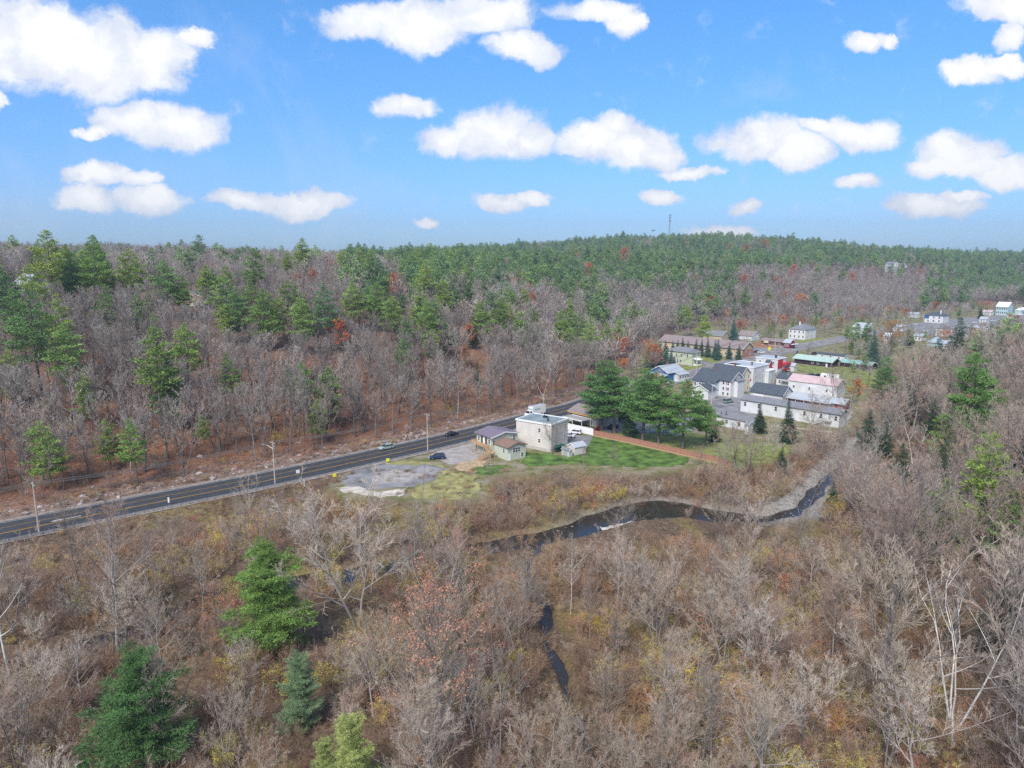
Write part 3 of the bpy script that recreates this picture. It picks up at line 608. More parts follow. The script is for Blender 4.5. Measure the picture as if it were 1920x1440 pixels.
g.part('dish_antenna', MB().tube((-.5, 7.0, 5.3), (-.5, 7.0, 6.3), .03).poly([(-.8, 7.2, 6.0), (-.2, 7.2, 6.0), (-.1, 7.0, 6.5), (-.5, 6.9, 6.8), (-.9, 7.0, 6.5)]), M['grey'])
g.part('vent_pipe', MB().tube((5.2, 4.5, 6.2), (5.2, 4.5, 6.95), .07), M['steel']); g.part('vent_pipe', MB().tube((6.5, 5.5, 6.2), (6.5, 5.5, 6.8), .06), M['steel'])
# --- beige flat roofed block
b = House('apartment_block', 'beige three-storey flat-roofed block beside the green house', (1033, 848), 968, 1064, 55, 8.3, M['beige'], cat='building')
b.body('flat', M['r_flat'], found=.9)
b.win('v', .33*b.Lv, 6.1, .7, 1.1, absolute=True)
b.win('v', .33*b.Lv, 2.9, .7, 1.1, absolute=True); b.win('u', .3, 6.3, .7, 1.7); b.win('u', .82, 6.3, .7, 1.7); b.win('u', .82, 3.3, .7, 1.5); b.win('u', .42, 1.2, .6, .5, mull=False)
b.part('roof_vent', MB().tube((3.0, 3.0, 8.3), (3.0, 3.0, 9.4), .22).box(2.6, 3.4, 2.6, 3.4, 9.35, 9.42), M['black'])
b.part('roof_hatch', MB().box(6.2, 7.8, 6.0, 6.9, 8.3, 8.8).tube((7.5, 7.2, 8.3), (7.5, 7.2, 9.1), .15), M['black'])
b.part('corner_board', MB().box(-.06, .14, -.06, .14, .9, 8.05), M['trim'])
b.part('porch', MB().box(-2.0, -.05, 9.5, b.Lv-.2, -.3, 1.2), M['found'])
b.part('balcony', MB().box(b.Lu+.05, b.Lu+1.4, 2.2, 5.0, 1.4, 1.6).box(b.Lu+1.3, b.Lu+1.4, 2.2, 5.0, 1.6, 2.5), M['trim'])
# --- sheds and bench behind it
s1 = House('garden_shed', 'small grey shed with metal gable roof beside the larger shed', (1067, 857), 1053, 1073, 40, 1.75, M['lgrey'], cat='shed', group='sheds behind the beige block'); s1.body('gable', M['r_grey'], 'v', .5, .15, found=0); s1.door('v', .5, 1.6, 1.5, .05, m=M['grey'])
s2 = House('garden_shed', 'larger pale shed with pale metal roof next to the small shed', (1078, 854), 1066, 1098, 34, 2.3, M['beige'], cat='shed', group='sheds behind the beige block'); s2.Lv = 3.6; s2.body('gable', M['r_lgrey'], 'u', .9, .2, found=0); s2.part('wall_box', MB().box(s2.Lu+.01, s2.Lu+.5, 1, 1.6, .2, 1), M['trim'])
# green garden bench swing
p = W(1049, 846); e = empty('garden_bench', p, R(50), 'green canopied bench against the beige block', 'bench')
MB().box(-1.6, 1.6, -.4, .4, .45, .55).build('seat', mat('green_fabric', (.015, .13, .08), .8, .1), e); MB().hexa([(-1.8, -.7, 1.75), (1.8, -.7, 1.75), (1.8, .7, 1.75), (-1.8, .7, 1.75)], [(-1.7, -.5, 1.95), (1.7, -.5, 1.95), (1.7, .5, 1.95), (-1.7, .5, 1.95)]).build('canopy', MC['green_fabric'], e)
MB().box(-1.6, 1.6, .38, .48, .55, 1.1).build('backrest', MC['green_fabric'], e)
for u, v in ((-1.7, -.5), (1.7, -.5), (-1.7, .5), (1.7, .5)): MB().tube((u, v, 0), (u, v, 1.75), .04).build('leg', M['black'], e)
# --- low brown roofed building beyond the car park
c = House('roadside_garage', 'grey single-storey garage with brown roof and orange eave by the road', (1122, 802), 1068, 1140, 40, 3.6, M['grey'], cat='garage'); c.Lu = 10; c.body('gable', M['r_mauve'], 'v', 1.7, .6)
c.part('eave_board', MB().box(-.75, -.62, -.5, c.Lv+.5, 3.15, 3.5), M['orange']); c.wins('v', (.15, .5), (2.0,), w=.7, h=1.2); c.door('v', .3)
p = W(1108, 800); e = empty('shade_canopy', p, R(130), 'open white-framed canopy between the white fence and the garage', 'canopy')
MB().box(0, 9, 0, 4.5, 2.5, 2.6).build('canopy_roof', mat('canopy_mesh', (.32, .31, .30), .9, .2), e); MB().box(-.1, 9.1, 4.5, 4.6, 2.4, 2.75).box(-.1, 9.1, -.1, 0, 2.4, 2.75).build('edge_beam', M['trim'], e)
for u, v in ((.1, .1), (4.5, .1), (8.9, .1), (.1, 4.4), (4.5, 4.4), (8.9, 4.4)): MB().box(u-.07, u+.07, v-.07, v+.07, 0, 2.5).build('post', M['trim'], e)
# --- brown house behind the pines
h = House('brown_house', 'brown house with white window and pale awning hidden behind the big pines', (1182, 792), 1128, 1200, 42, 4.6, M['brown'], group='houses behind the big pines'); h.Lu = 8; h.body('gable', M['r_dark'], 'u', 2.2, .4); h.win('v', .35, 5.3, .8, 1.1); h.wins('v', (.2, .7), (1.8,), w=.9, h=1.2)
h.part('awning', MB().hexa([(-2.5, 2, 2.9), (-.01, 2, 3.4), (-.01, 8, 3.4), (-2.5, 8, 2.9)], [(-2.5, 2, 3.0), (-.01, 2, 3.5), (-.01, 8, 3.5), (-2.5, 8, 3.0)]), M['orange'])
h = House('white_cottage', 'white cottage with dark gabled roof peeking out right of the big pines', (1327, 752), 1296, 1331, 45, 4.2, M['white'], group='houses behind the big pines'); h.Lu = 6; h.body('gable', M['r_dark'], 'u', 1.9, .4, ); h.wins('v', (.3, .7), (2.0,))
h = House('white_shed', 'small white shed on the grass behind the big pines', (1268, 818), 1251, 1277, 45, 2.4, M['offw'], cat='shed'); h.body('gable', M['r_lgrey'], 'u', .8, .2, found=0); h.door('v', .5)
# --- town: blue house
h = House('blue_house', 'blue gabled house with pale grey roof and white sunroom', (1252, 717), 1226, 1275, 38, 4.4, M['blue']); h.Lu = 11; h.Lv = 10
h.body('gable', M['r_lgrey'], 'u', 2.6, .6); h.wins('v', (.5,), (5.6,), w=.8, h=1.3); h.wins('v', (.25, .6), (1.8,), w=.9, h=1.3); h.wins('u', (.4,), (2.0,), w=.7, h=1.3)
h.part('porch_roof', MB().hexa([(-2.2, -.3, 2.9), (-.01, -.3, 3.5), (-.01, h.Lv+.3, 3.5), (-2.2, h.Lv+.3, 2.9)], [(-2.2, -.3, 3.05), (-.01, -.3, 3.65), (-.01, h.Lv+.3, 3.65), (-2.2, h.Lv+.3, 3.05)]), M['r_lgrey'])
h.part('sunroom', MB().box(4.5, 12, -2.6, -.02, -.3, 3.2), M['offw']); h.part('sunroom_roof', MB().hexa([(4.2, -2.9, 3.2), (12.3, -2.9, 3.2), (12.3, 0, 4.1), (4.2, 0, 4.1)], [(4.2, -2.9, 3.35), (12.3, -2.9, 3.35), (12.3, 0, 4.25), (4.2, 0, 4.25)]), M['r_lgrey'])
for c_ in (5.6, 7.6, 9.4, 11.1): h.win('u', c_, 2.2, 1.3, 1.0, d=-2.6, absolute=True)
h.chimney(7, 6.2, 6.4, 8.0)
# light green two-storey
h = House('pale_green_house', 'pale green two-storey house with grey hip roof and white side porch', (1297, 686), 1250, 1311, 42, 6.6, M['lgreen']); h.Lu = 8
h.body('hip', M['r_grey'], rh=2.4, oh=.5); h.wins('v', (.18, .42, .62, .84), (4.9,), w=.9, h=1.5); h.wins('v', (.45, .56, .84), (1.9,), w=.9, h=1.4); h.wins('u', (.3, .7), (4.9, 2.0))
h.part('porch', MB().box(1.5, 6, -2.2, -.02, -.3, .5).box(1.5, 1.65, -2.2, -2.05, .5, 3).box(5.85, 6, -2.2, -2.05, .5, 3).hexa([(1.2, -2.5, 3), (6.3, -2.5, 3), (6.3, -.01, 3.6), (1.2, -.01, 3.6)], [(1.2, -2.5, 3.2), (6.3, -2.5, 3.2), (6.3, -.01, 3.8), (1.2, -.01, 3.8)]), M['trim'])
# long brick apartment building with mauve roof
h = House('long_brick_building', 'long low building with mauve roof and brick gable end, behind a row of spruces', (1391, 672), 1237, 1409, 44, 5.4, M['tan'], cat='building'); h.Lu = 13
h.body('gable', M['r_mauve'], 'v', 3.2, .7)
h.part('brick_facing', MB().box(0, h.Lu, -.14, -.01, .4, 4.6), M['brick']); h.wins('v', [i/14+.04 for i in range(13)], (1.9,), w=1.0, h=1.3); h.wins('u', (.3,), (3.4,), w=1.1, h=1.1, d=-.14); h.win('u', .72, 2.0, 1.2, 1.3, d=-.14, gm=M['blue'])
# white dark-roofed house with enclosed porch
h = House('white_porch_house', 'white three-storey house with charcoal roof, red shutters and blue-grey enclosed porches', (1369, 746), 1338, 1375, 40, 7.0, M['white']); h.Lv = 17; h.Lu = 9
h.e['label'] = 'white house with charcoal roof, red shutters and pale enclosed porches beside the car park'
h.body('gable', M['r_dark'], 'v', 3.0, .5)
h.part('porch_front', MB().box(-3.0, -.02, 5.5, 16.5, 2.6, 5.6).box(-2.9, -2.7, 5.6, 5.8, -.3, 2.6).box(-2.9, -2.7, 16.2, 16.4, -.3, 2.6).box(-2.6, -.02, 5.6, 16.4, -.3, 2.3), mat('pale_blue_grey_siding', (.55, .6, .66), .8, .05)); h.part('porch_roof', MB().hexa([(-3.5, 5, 5.6), (-.01, 5, 7.2), (-.01, 17, 7.2), (-3.5, 17, 5.6)], [(-3.5, 5, 5.75), (-.01, 5, 7.35), (-.01, 17, 7.35), (-3.5, 17, 5.75)]), M['r_dark'])
for c_ in (7.0, 8.2, 11.5, 12.7, 15.0): h.win('v', c_, 4.3, .9, 1.2, d=-3.0, absolute=True)
h.wins('v', (1.2/17, 3.4/17), (1.4, 3.5, 5.8), w=.8, h=1.2)
for z in (3.5, 5.8): MB().box(-.06, -.004, 1.85, 2.2, z-.6, z+.6).build('shutter', M['redp'], h.e)
h.wins('u', (.8,), (1.4, 3.8, 6.0), w=.7, h=1.0); h.part('stair_rail', MB().beam((3.5, -.1, 2.6), (3.0, -.1, 1), .08, .08).beam((4.2, -.1, 2.6), (3.7, -.1, 1), .08, .08), M['grey'])
h.part('bay', MB().box(2.5, 7.5, -1.6, -.02, -.3, 6.6), M['white']); h.part('bay_roof', MB().hexa([(2.2, -1.9, 6.6), (7.8, -1.9, 6.6), (7.8, 0, 7.6), (2.2, 0, 7.6)], [(2.2, -1.9, 6.75), (7.8, -1.9, 6.75), (7.8, 0, 7.75), (2.2, 0, 7.75)]), M['r_grey'])
h.chimney(4.5, 10.5, 9.3, 11)
h = House('cream_house', 'cream three-storey house with charcoal roof behind the white porch house', (1389, 738), 1360, 1398, 40, 8.2, M['cream']); h.Lv = 15; h.Lu = 6.5
h.body('gable', M['r_dark'], 'v', 2.6, .4); h.wins('u', (.3, .75), (2.0, 4.6, 7.0), w=.8, h=1.2); h.part('side_porch', MB().box(h.Lu+.02, h.Lu+1.8, .5, 5, 4.2, 4.4).box(h.Lu+1.7, h.Lu+1.8, .5, 5, 4.4, 5.2), M['redp']); h.chimney(3.2, 5.5, 10.2, 12)
# white flat-roofed block with balconies
h = House('white_balcony_block', 'tall white flat-roofed block with dark recessed balconies on its front', (1411, 727), 1357, 1440, 44, 9.0, M['offw'], cat='building')
h.body('flat', M['r_lgrey']); h.part('balcony_recess', MB().box(-.06, -.004, 2.5, h.Lv*.62, 5.6, 7.4).box(-.06, -.004, 2.5, h.Lv*.62, 2.4, 4.2), M['glass'])
bal = MB()
for z in (5.2, 2.0): bal.box(-1.9, -.07, 2.2, h.Lv*.64, z, z+.25).box(-1.9, -1.8, 2.2, h.Lv*.64, z+.25, z+.5).box(-1.9, -1.8, 2.2, h.Lv*.64, z+1.0, z+1.12)
for v in np.linspace(2.3, h.Lv*.63, 5): bal.box(-1.88, -1.76, v-.06, v+.06, 2.0, 8.2)
h.part('balcony', bal, M['offw']); h.part('balcony_roof', MB().box(-2.1, -.07, 2.0, h.Lv*.66, 8.1, 8.3), M['trim']); h.wins('u', (.12, .6), (1.6, 4.4, 7.2), w=.8, h=1.2); h.chimney(6, 4, 9, 10.3); h.part('roof_patch', MB().box(1, 5, h.Lv*.6, h.Lv*.95, 9.07, 9.12), M['black'])
h = House('white_annex', 'plain white flat-roofed annex right of the balcony block', (1440, 722), 1424, 1452, 44, 6.4, M['offw'], cat='building'); h.body('flat', M['r_white']); h.wins('u', (.5,), (2, 4.6)); 
h = House('red_trimmed_block', 'white flat-roofed block with red end wall and red balconies', (1457, 700), 1416, 1470, 44, 7.0, M['offw'], cat='building')
h.Lu = 9; h.body('flat', M['r_lgrey'], parapet=.1); h.wins('v', (.2, .55, .8), (2.0, 4.9), w=.7, h=1.4); h.part('red_wall', MB().box(.05, h.Lu*.6, -.12, -.005, 2.2, 6.7), M['redp']); 
bl = MB(); [bl.box(h.Lu*.6, h.Lu+1.8, -1.9, -.02, z, z+1.1) for z in (.6, 3.6)]; h.part('balcony', bl, M['redp']); h.chimney(4, 3, 7, 8.2, m=M['black'])
h = House('red_gable_shed', 'small red gabled roof peak between the white blocks', (1441, 702), 1433, 1447, 44, 5.0, M['redp'], cat='shed'); h.body('gable', M['r_dark'], 'v', 1.8, .2)
h = House('grey_roof_garage', 'low white garage with pale roof beside the red balconies', (1488, 697), 1466, 1494, 44, 2.8, M['offw'], cat='garage'); h.body('gable', M['r_lgrey'], 'v', 1.2, .3, found=0); h.wins('u', (.5,), (1.6,))
h = House('small_white_house', 'small white house with charcoal roof behind the pink-roofed building', (1497, 728), 1455, 1511, 44, 3.6, M['offw']); h.Lu = 7; h.body('gable', M['r_dark'], 'v', 1.9, .4); h.wins('v', (.85,), (1.9,)); h.part('porch', MB().box(-1.6, -.02, 4, 7.5, 2.5, 2.7), M['grey']); h.part('vent_pipe', MB().tube((2, 6, 4.6), (2, 6, 5.7), .09), M['trim'])
h = House('pink_roof_building', 'long white building with faded pink metal roof', (1568, 747), 1477, 1578, 44, 5.0, M['offw'], cat='building'); h.Lu = 9; h.body('gable', M['r_pink'], 'v', 2.2, .3); h.wins('v', (.2, .55, .88), (2.6,), w=.8, h=1.1)
h = House('charcoal_roof_garage', 'grey garage with charcoal gabled roof and white overhead door', (1466, 760), 1406, 1483, 44, 3.9, M['lgrey'], cat='garage'); h.Lu = 9; h.body('gable', M['r_dark'], 'v', 2.9, .45)
gd = h.part('garage_door', MB().box(-.1, -.004, h.Lv-5.6, h.Lv-1.2, .05, 3.0), M['trim']); MB().box(-.13, -.104, h.Lv-5.0, h.Lv-4.3, 2.0, 2.3).box(-.13, -.104, h.Lv-4.0, h.Lv-3.3, 2.0, 2.3).box(-.13, -.104, h.Lv-3.0, h.Lv-2.3, 2.0, 2.3).build('pane', M['glass'], gd); h.win('u', .5, 4.6, .7, 1.0); h.wins('v', (.15, .4), (1.8,))
h = House('red_motel', 'long red single-storey building with grey metal roof and white porch posts', (1580, 772), 1428, 1586, 44, 2.9, M['red'], cat='building'); h.Lu = 6.5; h.body('gable', M['r_lgrey'], 'v', 1.3, .7, found=.2)
h.wins('v', [.03, .12, .2, .28, .36, .44, .52, .6, .8, .92], (1.6,), w=1.0, h=1.2); pp = MB(); [pp.box(-1.8, -1.65, h.Lv*t-.08, h.Lv*t+.08, 0, 2.5) for t in (.14, .24, .34, .44, .54, .64)]; h.part('porch_post', pp, M['trim']); h.part('porch_roof', MB().hexa([(-2.2, h.Lv*.12, 2.5), (-.01, h.Lv*.12, 3.0), (-.01, h.Lv*.66, 3.0), (-2.2, h.Lv*.66, 2.5)], [(-2.2, h.Lv*.12, 2.62), (-.01, h.Lv*.12, 3.12), (-.01, h.Lv*.66, 3.12), (-2.2, h.Lv*.66, 2.62)]), M['r_lgrey'])
h = House('white_long_building', 'long white two-storey building with grey roof and outside stairs, at the edge of the slope', (1572, 803), 1388, 1600, 44, 4.8, M['offw'], cat='building'); h.Lu = 7; h.body('gable', M['r_grey'], 'v', 1.2, .5, found=.2)
h.wins('v', (.03, .17, .33, .62, .8, .95), (3.2,), w=.9, h=1.5); h.wins('v', (.1, .24, .5), (1.1,), w=.6, h=.6, mull=False)
ss = MB(); stairs(ss, (-.7, 4.0, 2.2), (-.7, 8.5, 0), 1.0, 9); ss.box(-1.3, -.01, 2.2, 4.0, 2.05, 2.25); h.part('staircase', ss, M['lgrey']); h.door('v', 3.1/h.Lv, z0=2.25, m=M['grey'])
h = House('white_corner_building', 'low white building with dark grey roof in front of the car park', (1408, 810), 1343, 1420, 42, 3.3, M['offw'], cat='building'); h.Lu = 5.5; h.body('gable', M['r_grey'], 'v', .9, .4, found=.2); h.wins('v', (.35, .7), (1.9,)); h.door('v', .55, m=M['pblue'])
h = House('white_gable_shed', 'small white gabled shed with pale blue door left of the dark spruce', (1402, 815), 1396, 1412, 42, 3.0, M['offw'], cat='shed'); h.body('gable', M['r_grey'], 'v', .9, .2, found=0)
# green roofed
h = House('green_roof_building', 'dark building with pale green metal roof', (1558, 690), 1520, 1575, 40, 3.1, M['dark'], cat='building', group='green roofed buildings'); h.Lv = 20; h.Lu = 8; h.body('gable', M['r_green'], 'v', 1.6, .9, found=.2); h.wins('v', (.35, .5), (1.8,), w=1.1, h=1.2); h.door('v', .12)
h = House('green_roof_shed', 'low dark shed with long teal green roof', (1632, 694), 1574, 1640, 40, 2.4, M['dark'], cat='shed', group='green roofed buildings'); h.Lu = 7; h.body('gable', M['r_teal'], 'v', 1.2, .5, found=0)
h = House('mobile_home', 'white mobile home with dark roof behind the green-roofed building', (1583, 678), 1531, 1592, 40, 2.8, M['offw'], cat='building'); h.Lu = 5; h.body('gable', M['r_dark'], 'v', .7, .3, found=.2); h.wins('v', (.2, .5, .8), (1.6,))
h = House('white_hip_house', 'large white two-storey house with grey hip roof and chimney on the lawn', (1509, 638), 1478, 1529, 42, 7.0, M['white']); h.body('hip', M['r_grey'], rh=3.4, oh=.5); h.wins('v', (.12, .37, .63, .88), (5.4, 2.2), w=.9, h=1.5); h.wins('u', (.25, .6), (5.4, 2.2), w=.9, h=1.5); h.chimney(h.Lu*.3, h.Lv*.55, 8.5, 12, m=M['trim'])
h = House('maroon_cabin', 'small maroon cabin with grey gable roof below the white hip-roofed house', (1480, 654), 1469, 1490, 40, 3.6, M['maroon']); h.body('gable', M['r_lgrey'], 'v', 2.0, .4, found=.2); h.wins('v', (.3, .7), (1.9,)); h.wins('u', (.5,), (1.9,)); h.part('awning', MB().box(h.Lu*.1, h.Lu+1.5, -1.8, -.02, 2.6, 2.75), M['trim'])
h = House('roadside_shop', 'low brown shop with long dark roof and yellow sign board', (1466, 650), 1428, 1470, 42, 2.9, M['brown'], cat='building'); h.Lu = 8; h.body('gable', M['r_mauve'], 'v', 1.2, .5); h.wins('v', (.15, .35), (1.6,)); h.part('sign_board', MB().box(-1.5, -1.4, h.Lv*.62, h.Lv*.85, 1.7, 3.2), M['cream'])
h = House('grey_gable_house', 'tan house with grey gabled roof at the forest edge behind the long building', (1353, 640), 1318, 1364, 40, 3.4, M['tan'], group='houses at the forest edge'); h.Lu = 9; h.body('gable', M['r_grey'], 'v', 3.0, .4); h.wins('u', (.5,), (1.9, 4.4))
h = House('white_gable_house', 'small white-gabled house with mauve roof at the forest edge, right of the tan house', (1410, 639), 1384, 1420, 40, 3.2, M['offw'], group='houses at the forest edge'); h.Lu = 9; h.body('gable', M['r_mauve'], 'v', 2.8, .4); h.wins('u', (.5,), (1.9, 4.2))
# distant ones
h = House('white_barn_house', 'white gabled house with pale roof behind the dark pines', (1625, 632), 1597, 1638, 40, 6.0, M['offw'], group='distant houses up the valley'); h.body('gable', M['r_lgrey'], 'v', 3.5, .4); h.wins('v', (.2, .5, .8), (1.8, 4.4))
h = House('white_dark_roof_house', 'distant white house with dark hip roof and chimney at the foot of the hill', (1767, 607), 1733, 1778, 40, 6.5, M['offw'], group='distant houses up the valley'); h.body('hip', M['r_dark'], rh=3.0, oh=.5); h.wins('v', (.2, .5, .8), (5.0, 2.0), w=1.1, h=1.6); h.chimney(3, 3, 7, 11, m=M['trim']); h.part('blue_gable', MB().box(-.2, -.01, h.Lv*.78, h.Lv, 3.8, 6.8), M['blue'])
h = House('long_white_house', 'distant long white two-storey house with grey roof above the red-brown trees', (1808, 634), 1753, 1838, 40, 6.0, M['offw'], group='distant houses up the valley'); h.Lu = 9; h.body('gable', M['r_grey'], 'v', 2.6, .5); h.wins('v', (.1, .3, .5, .7, .9), (4.4, 1.8), w=1.1, h=1.5)
h = House('grey_roof_cottage', 'distant pale cottage with grey gable roof in front of the long white house', (1800, 641), 1778, 1812, 40, 3.0, M['lgrey'], group='distant houses up the valley'); h.Lu = 8; h.body('gable', M['r_grey'], 'v', 2.5, .5)
h = House('blue_grey_dome_house', 'distant pale blue hip-roofed house among bare trees', (1760, 652), 1738, 1770, 40, 2.8, M['pblue'], group='distant houses up the valley'); h.Lu = 10; h.body('hip', mat('pale_blue_roof', (.33, .40, .48), .7, .1), rh=3.5, oh=.6)
h = House('pale_blue_inn', 'distant pale blue two-storey building with white roof and window rows', (1888, 592), 1866, 1898, 40, 8.5, M['pblue'], cat='building', group='distant houses up the valley'); h.body('gable', M['r_white'], 'v', 4.0, .5); h.wins('v', (.1, .26, .42, .58, .74, .9), (6.5, 2.8), w=1.0, h=1.9)
h = House('white_flat_store', 'distant low white store at the right edge', (1915, 591), 1902, 1935, 40, 4.5, M['pblue'], cat='building', group='distant houses up the valley'); h.body('gable', M['r_white'], 'v', 2.0, .4)
h = House('fuel_canopy', 'distant white flat fuel station canopy with blue edge at the right edge', (1925, 602), 1903, 1960, 30, 5.0, M['trim'], cat='canopy'); h.Lv = 14; h.Lu = 9
h.part('canopy_roof', MB().box(0, h.Lu, 0, h.Lv, 4.6, 5.4), M['trim']); h.part('fascia', MB().box(-.06, -.01, 0, h.Lv, 4.7, 5.1), mat('blue_fascia', (.05, .06, .4), .6)); 
for u in (1, 8): 
    for v in (2, 12): MB().box(u-.2, u+.2, v-.2, v+.2, 0, 4.6).build('post', M['trim'], h.e)
for (px, py, xl, nm, lab) in ((1720, 596, 1700, 'white_ranch', 'distant small white ranch house left of the dark roofed one'), (1692, 622, 1672, 'pale_garage', 'distant pale garage among trees at the valley bend'), (1843, 624, 1815, 'cream_long_store', 'distant cream long building right of the long white house'), (1728, 640, 1712, 'white_carport', 'distant white carport near the pale blue house')):
    h = House(nm, lab, (px, py), xl, px+12, 40, 3.2, M['offw'], group='distant houses up the valley'); h.Lu = 8; h.body('gable', M['r_lgrey'], 'v', 1.5, .4); h.wins('v', (.3, .7), (1.7,))
for (px, py, xl, nm, lab, wm_, rm_) in ((1752, 600, 1742, 'grey_shed', 'distant tiny grey shed behind the dark-roofed white house', 'lgrey', 'r_dark'), (1848, 606, 1836, 'white_store', 'distant white store left of the price sign', 'offw', 'r_lgrey'), (1868, 622, 1848, 'white_bungalow', 'distant white bungalow below the price sign', 'offw', 'r_grey'), (1900, 622, 1880, 'tan_bungalow', 'distant tan bungalow at the right edge below the fuel canopy', 'tan', 'r_mauve'), (1782, 656, 1768, 'small_white_barn', 'small white barn right of the pale blue hip-roofed house', 'offw', 'r_lgrey'), (1858, 592, 1842, 'pink_roof_cottage', 'distant cottage with pinkish roof left of the pale blue inn', 'offw', 'r_pink'), (1668, 640, 1655, 'trailer_home', 'white trailer home among trees right of the tall spruce', 'offw', 'r_white')):
    h = House(nm, lab, (px, py), xl, px+10, 40, 3.4, M[wm_], group='distant houses up the valley'); h.Lu = 8; h.body('gable', M[rm_], 'v', 1.7, .4); h.wins('v', (.3, .7), (1.7,))
# houses on the left ridge, placed on the terrain
def ridge_house(px, py, name, label, xl, ang, h_, rm, wm, Lu, Lv, rh, ridge='v', dist=None):
    d = ray(px, py); t = dist if dist else 260; x, y = d[0]*t/d[1], t; z = float(T(x, y))
    hh = House(name, label, None, None, None, ang, h_, wm, z0=z, Lu=Lu, Lv=Lv, near_w=(x, y, z)); hh.body('gable', rm, ridge, rh, .4, found=.3); return hh
h = ridge_house(44, 505, 'ridge_house', 'white gabled house on the left ridge top behind the pines', None, 55, 5.0, M['r_lgrey'], M['offw'], 9, 13, 4.0, 'v', 285); h.wins('v', (.25, .75), (2, 4), w=1, h=1.4)
h = ridge_house(330, 500, 'ridge_lodge', 'long tan lodge with grey roof on the left ridge', None, 12, 3.2, M['r_grey'], M['tan'], 9, 34, 2.4, 'v', 300); h.wins('v', [i/9+.05 for i in range(9)], (1.8,), w=1.2, h=1.2)
# little houses on the far right ridge
for px, lab in ((1678, 'tiny pale house on the far right skyline, left one of two'), (1693, 'tiny white house on the far right skyline, right one of two')):
    d = ray(px, 470); t = 980; x = d[0]*t/d[1]; z = float(T(x, t)); hh = House('skyline_house', lab, None, None, None, 20, 14.0, M['offw'], z0=z, Lu=10, Lv=14, near_w=(x, t, z), group='houses on the far ridge'); hh.body('gable', M['r_grey'], 'v', 3, .4)

# ------------------------------------------------------------------ fences, guardrail, signs
def fence(name, label, pts, hgt, m, cap=None, group=None):
    P = poly_w(pts); a = P[0]; e = empty(name, (*a, 0), 0, label, 'fence', group)
    for i in range(len(P)-1):
        p, q = P[i]-a, P[i+1]-a; L_ = np.linalg.norm(q-p); an = math.atan2(q[1]-p[1], q[0]-p[0])
        mb = MB(); n = int(L_/.3); 
        for k in range(n): z = hgt+random.uniform(-.03, .03); mb.box(k*.3, k*.3+.285, -.02, .02, .05, z)
        o = mb.build('fence_panel', m, e, (*p, 0), an)
        MB().box(0, L_, -.1, -.063, .08, .36).build('kickboard', cap or m, e, (*p, 0), an)
        r = MB().box(0, L_, -.06, -.025, .4, .5).box(0, L_, -.06, -.025, hgt*.5, hgt*.5+.1).build('fence_rail', cap or m, e, (*p, 0), an)
        pm = MB(); [pm.box(s-.06, s+.06, .03, .15, -.4, hgt+.1) for s in np.arange(0, L_+.1, 2.44)]; pm.build('fence_post', m, e, (*p, 0), an)
    return e
fence('wood_fence', 'long reddish wooden board fence between the green lawn and the big pines', [(1114, 818), (1180, 832), (1277, 854), (1340, 868), (1372, 878)], 2.0, M['fence'], M['wood'])
fence('wood_fence', 'short reddish board fence joining the white fence beside the garage', [(1114, 817.5), (1124, 806)], 2.0, M['redp'])
fence('white_fence', 'white solid panel fence beside the parked white cars', [(1064, 806), (1113, 817)], 2.3, mat('white_vinyl', (.82, .82, .82), .6, .03, 1))
fence('wood_retaining_fence', 'low weathered timber edge below the white long building', [(1475, 803), (1560, 812)], .6, M['pole'])
def guardrail():
    P = resample(offset(ROADS, -(RHW+.9)), 1.905); n = 0
    scr = [PX(p[0], p[1], 0)[0] for p in P]; P = P[[i for i, x in enumerate(scr) if -60 < x < 575]]
    a = P[0]; e = empty('guardrail', (*a, 0), 0, 'galvanized steel guardrail along the near side of the road', 'guardrail')
    for p in P: 
        q = p-a; MB().box(q[0]-.08, q[0]+.08, q[1]-.1, q[1]+.1, -.6, .72).build('post', M['steel'], e)
    mb = MB(); O = offset(P, -.0)-a; Nn = offset(P, 1)-P
    for i in range(len(P)-1):
        for z0, z1, w in ((.38, .5, .2), (.5, .56, .12), (.56, .68, .2)):
            p, q = O[i]+Nn[i]*.1, O[i+1]+Nn[i+1]*.1; pw, qw = p+Nn[i]*w*.4, q+Nn[i+1]*w*.4
            mb.hexa([(*p, z0), (*q, z0), (*qw, z0), (*pw, z0)], [(*p, z1), (*q, z1), (*qw, z1), (*pw, z1)])
    mb.build('rail', M['steel'], e)
guardrail()
def sign(px, py, label, w, h_, zc, m, tilt=0, name='road_sign', diamond=False, group=None, ang=40):
    x, y, z = hit(px, py); e = empty(name, (x, y, z), R(ang), label, 'sign', group)
    MB().tube((0, 0, -.3), (0, 0, zc+h_/2), .04, k=6).build('post', M['steel'], e)
    mb = MB()
    if diamond: mb.hexa([(-w/2, -.07, zc), (0, -.07, zc-h_/2), (w/2, -.07, zc), (0, -.07, zc+h_/2)], [(-w/2, -.05, zc), (0, -.05, zc-h_/2), (w/2, -.05, zc), (0, -.05, zc+h_/2)])
    else: mb.box(-w/2, w/2, -.08, -.05, zc-h_/2, zc+h_/2)
    mb.build('sign_panel', m, e); return e
sign(317, 948, 'narrow white sign on the guardrail side of the road', .35, 1.3, 1.4, M['trim'], ang=20)
sign(559, 897, 'white sign panel seen from behind near the guardrail end', .9, .9, 1.9, M['trim'], ang=30)
sign(627, 897, 'yellow sign nearer the guardrail end', .8, .9, .9, M['yel'], ang=20, group='yellow roadside signs')
sign(727, 868, 'yellow sign at the dirt lot entrance', .9, .9, .9, M['yel'], ang=20, group='yellow roadside signs')
sign(1442, 663, 'yellow diamond warning sign in front of the town parking area', 2.6, 2.8, 3.0, M['yel'], diamond=True, ang=10)
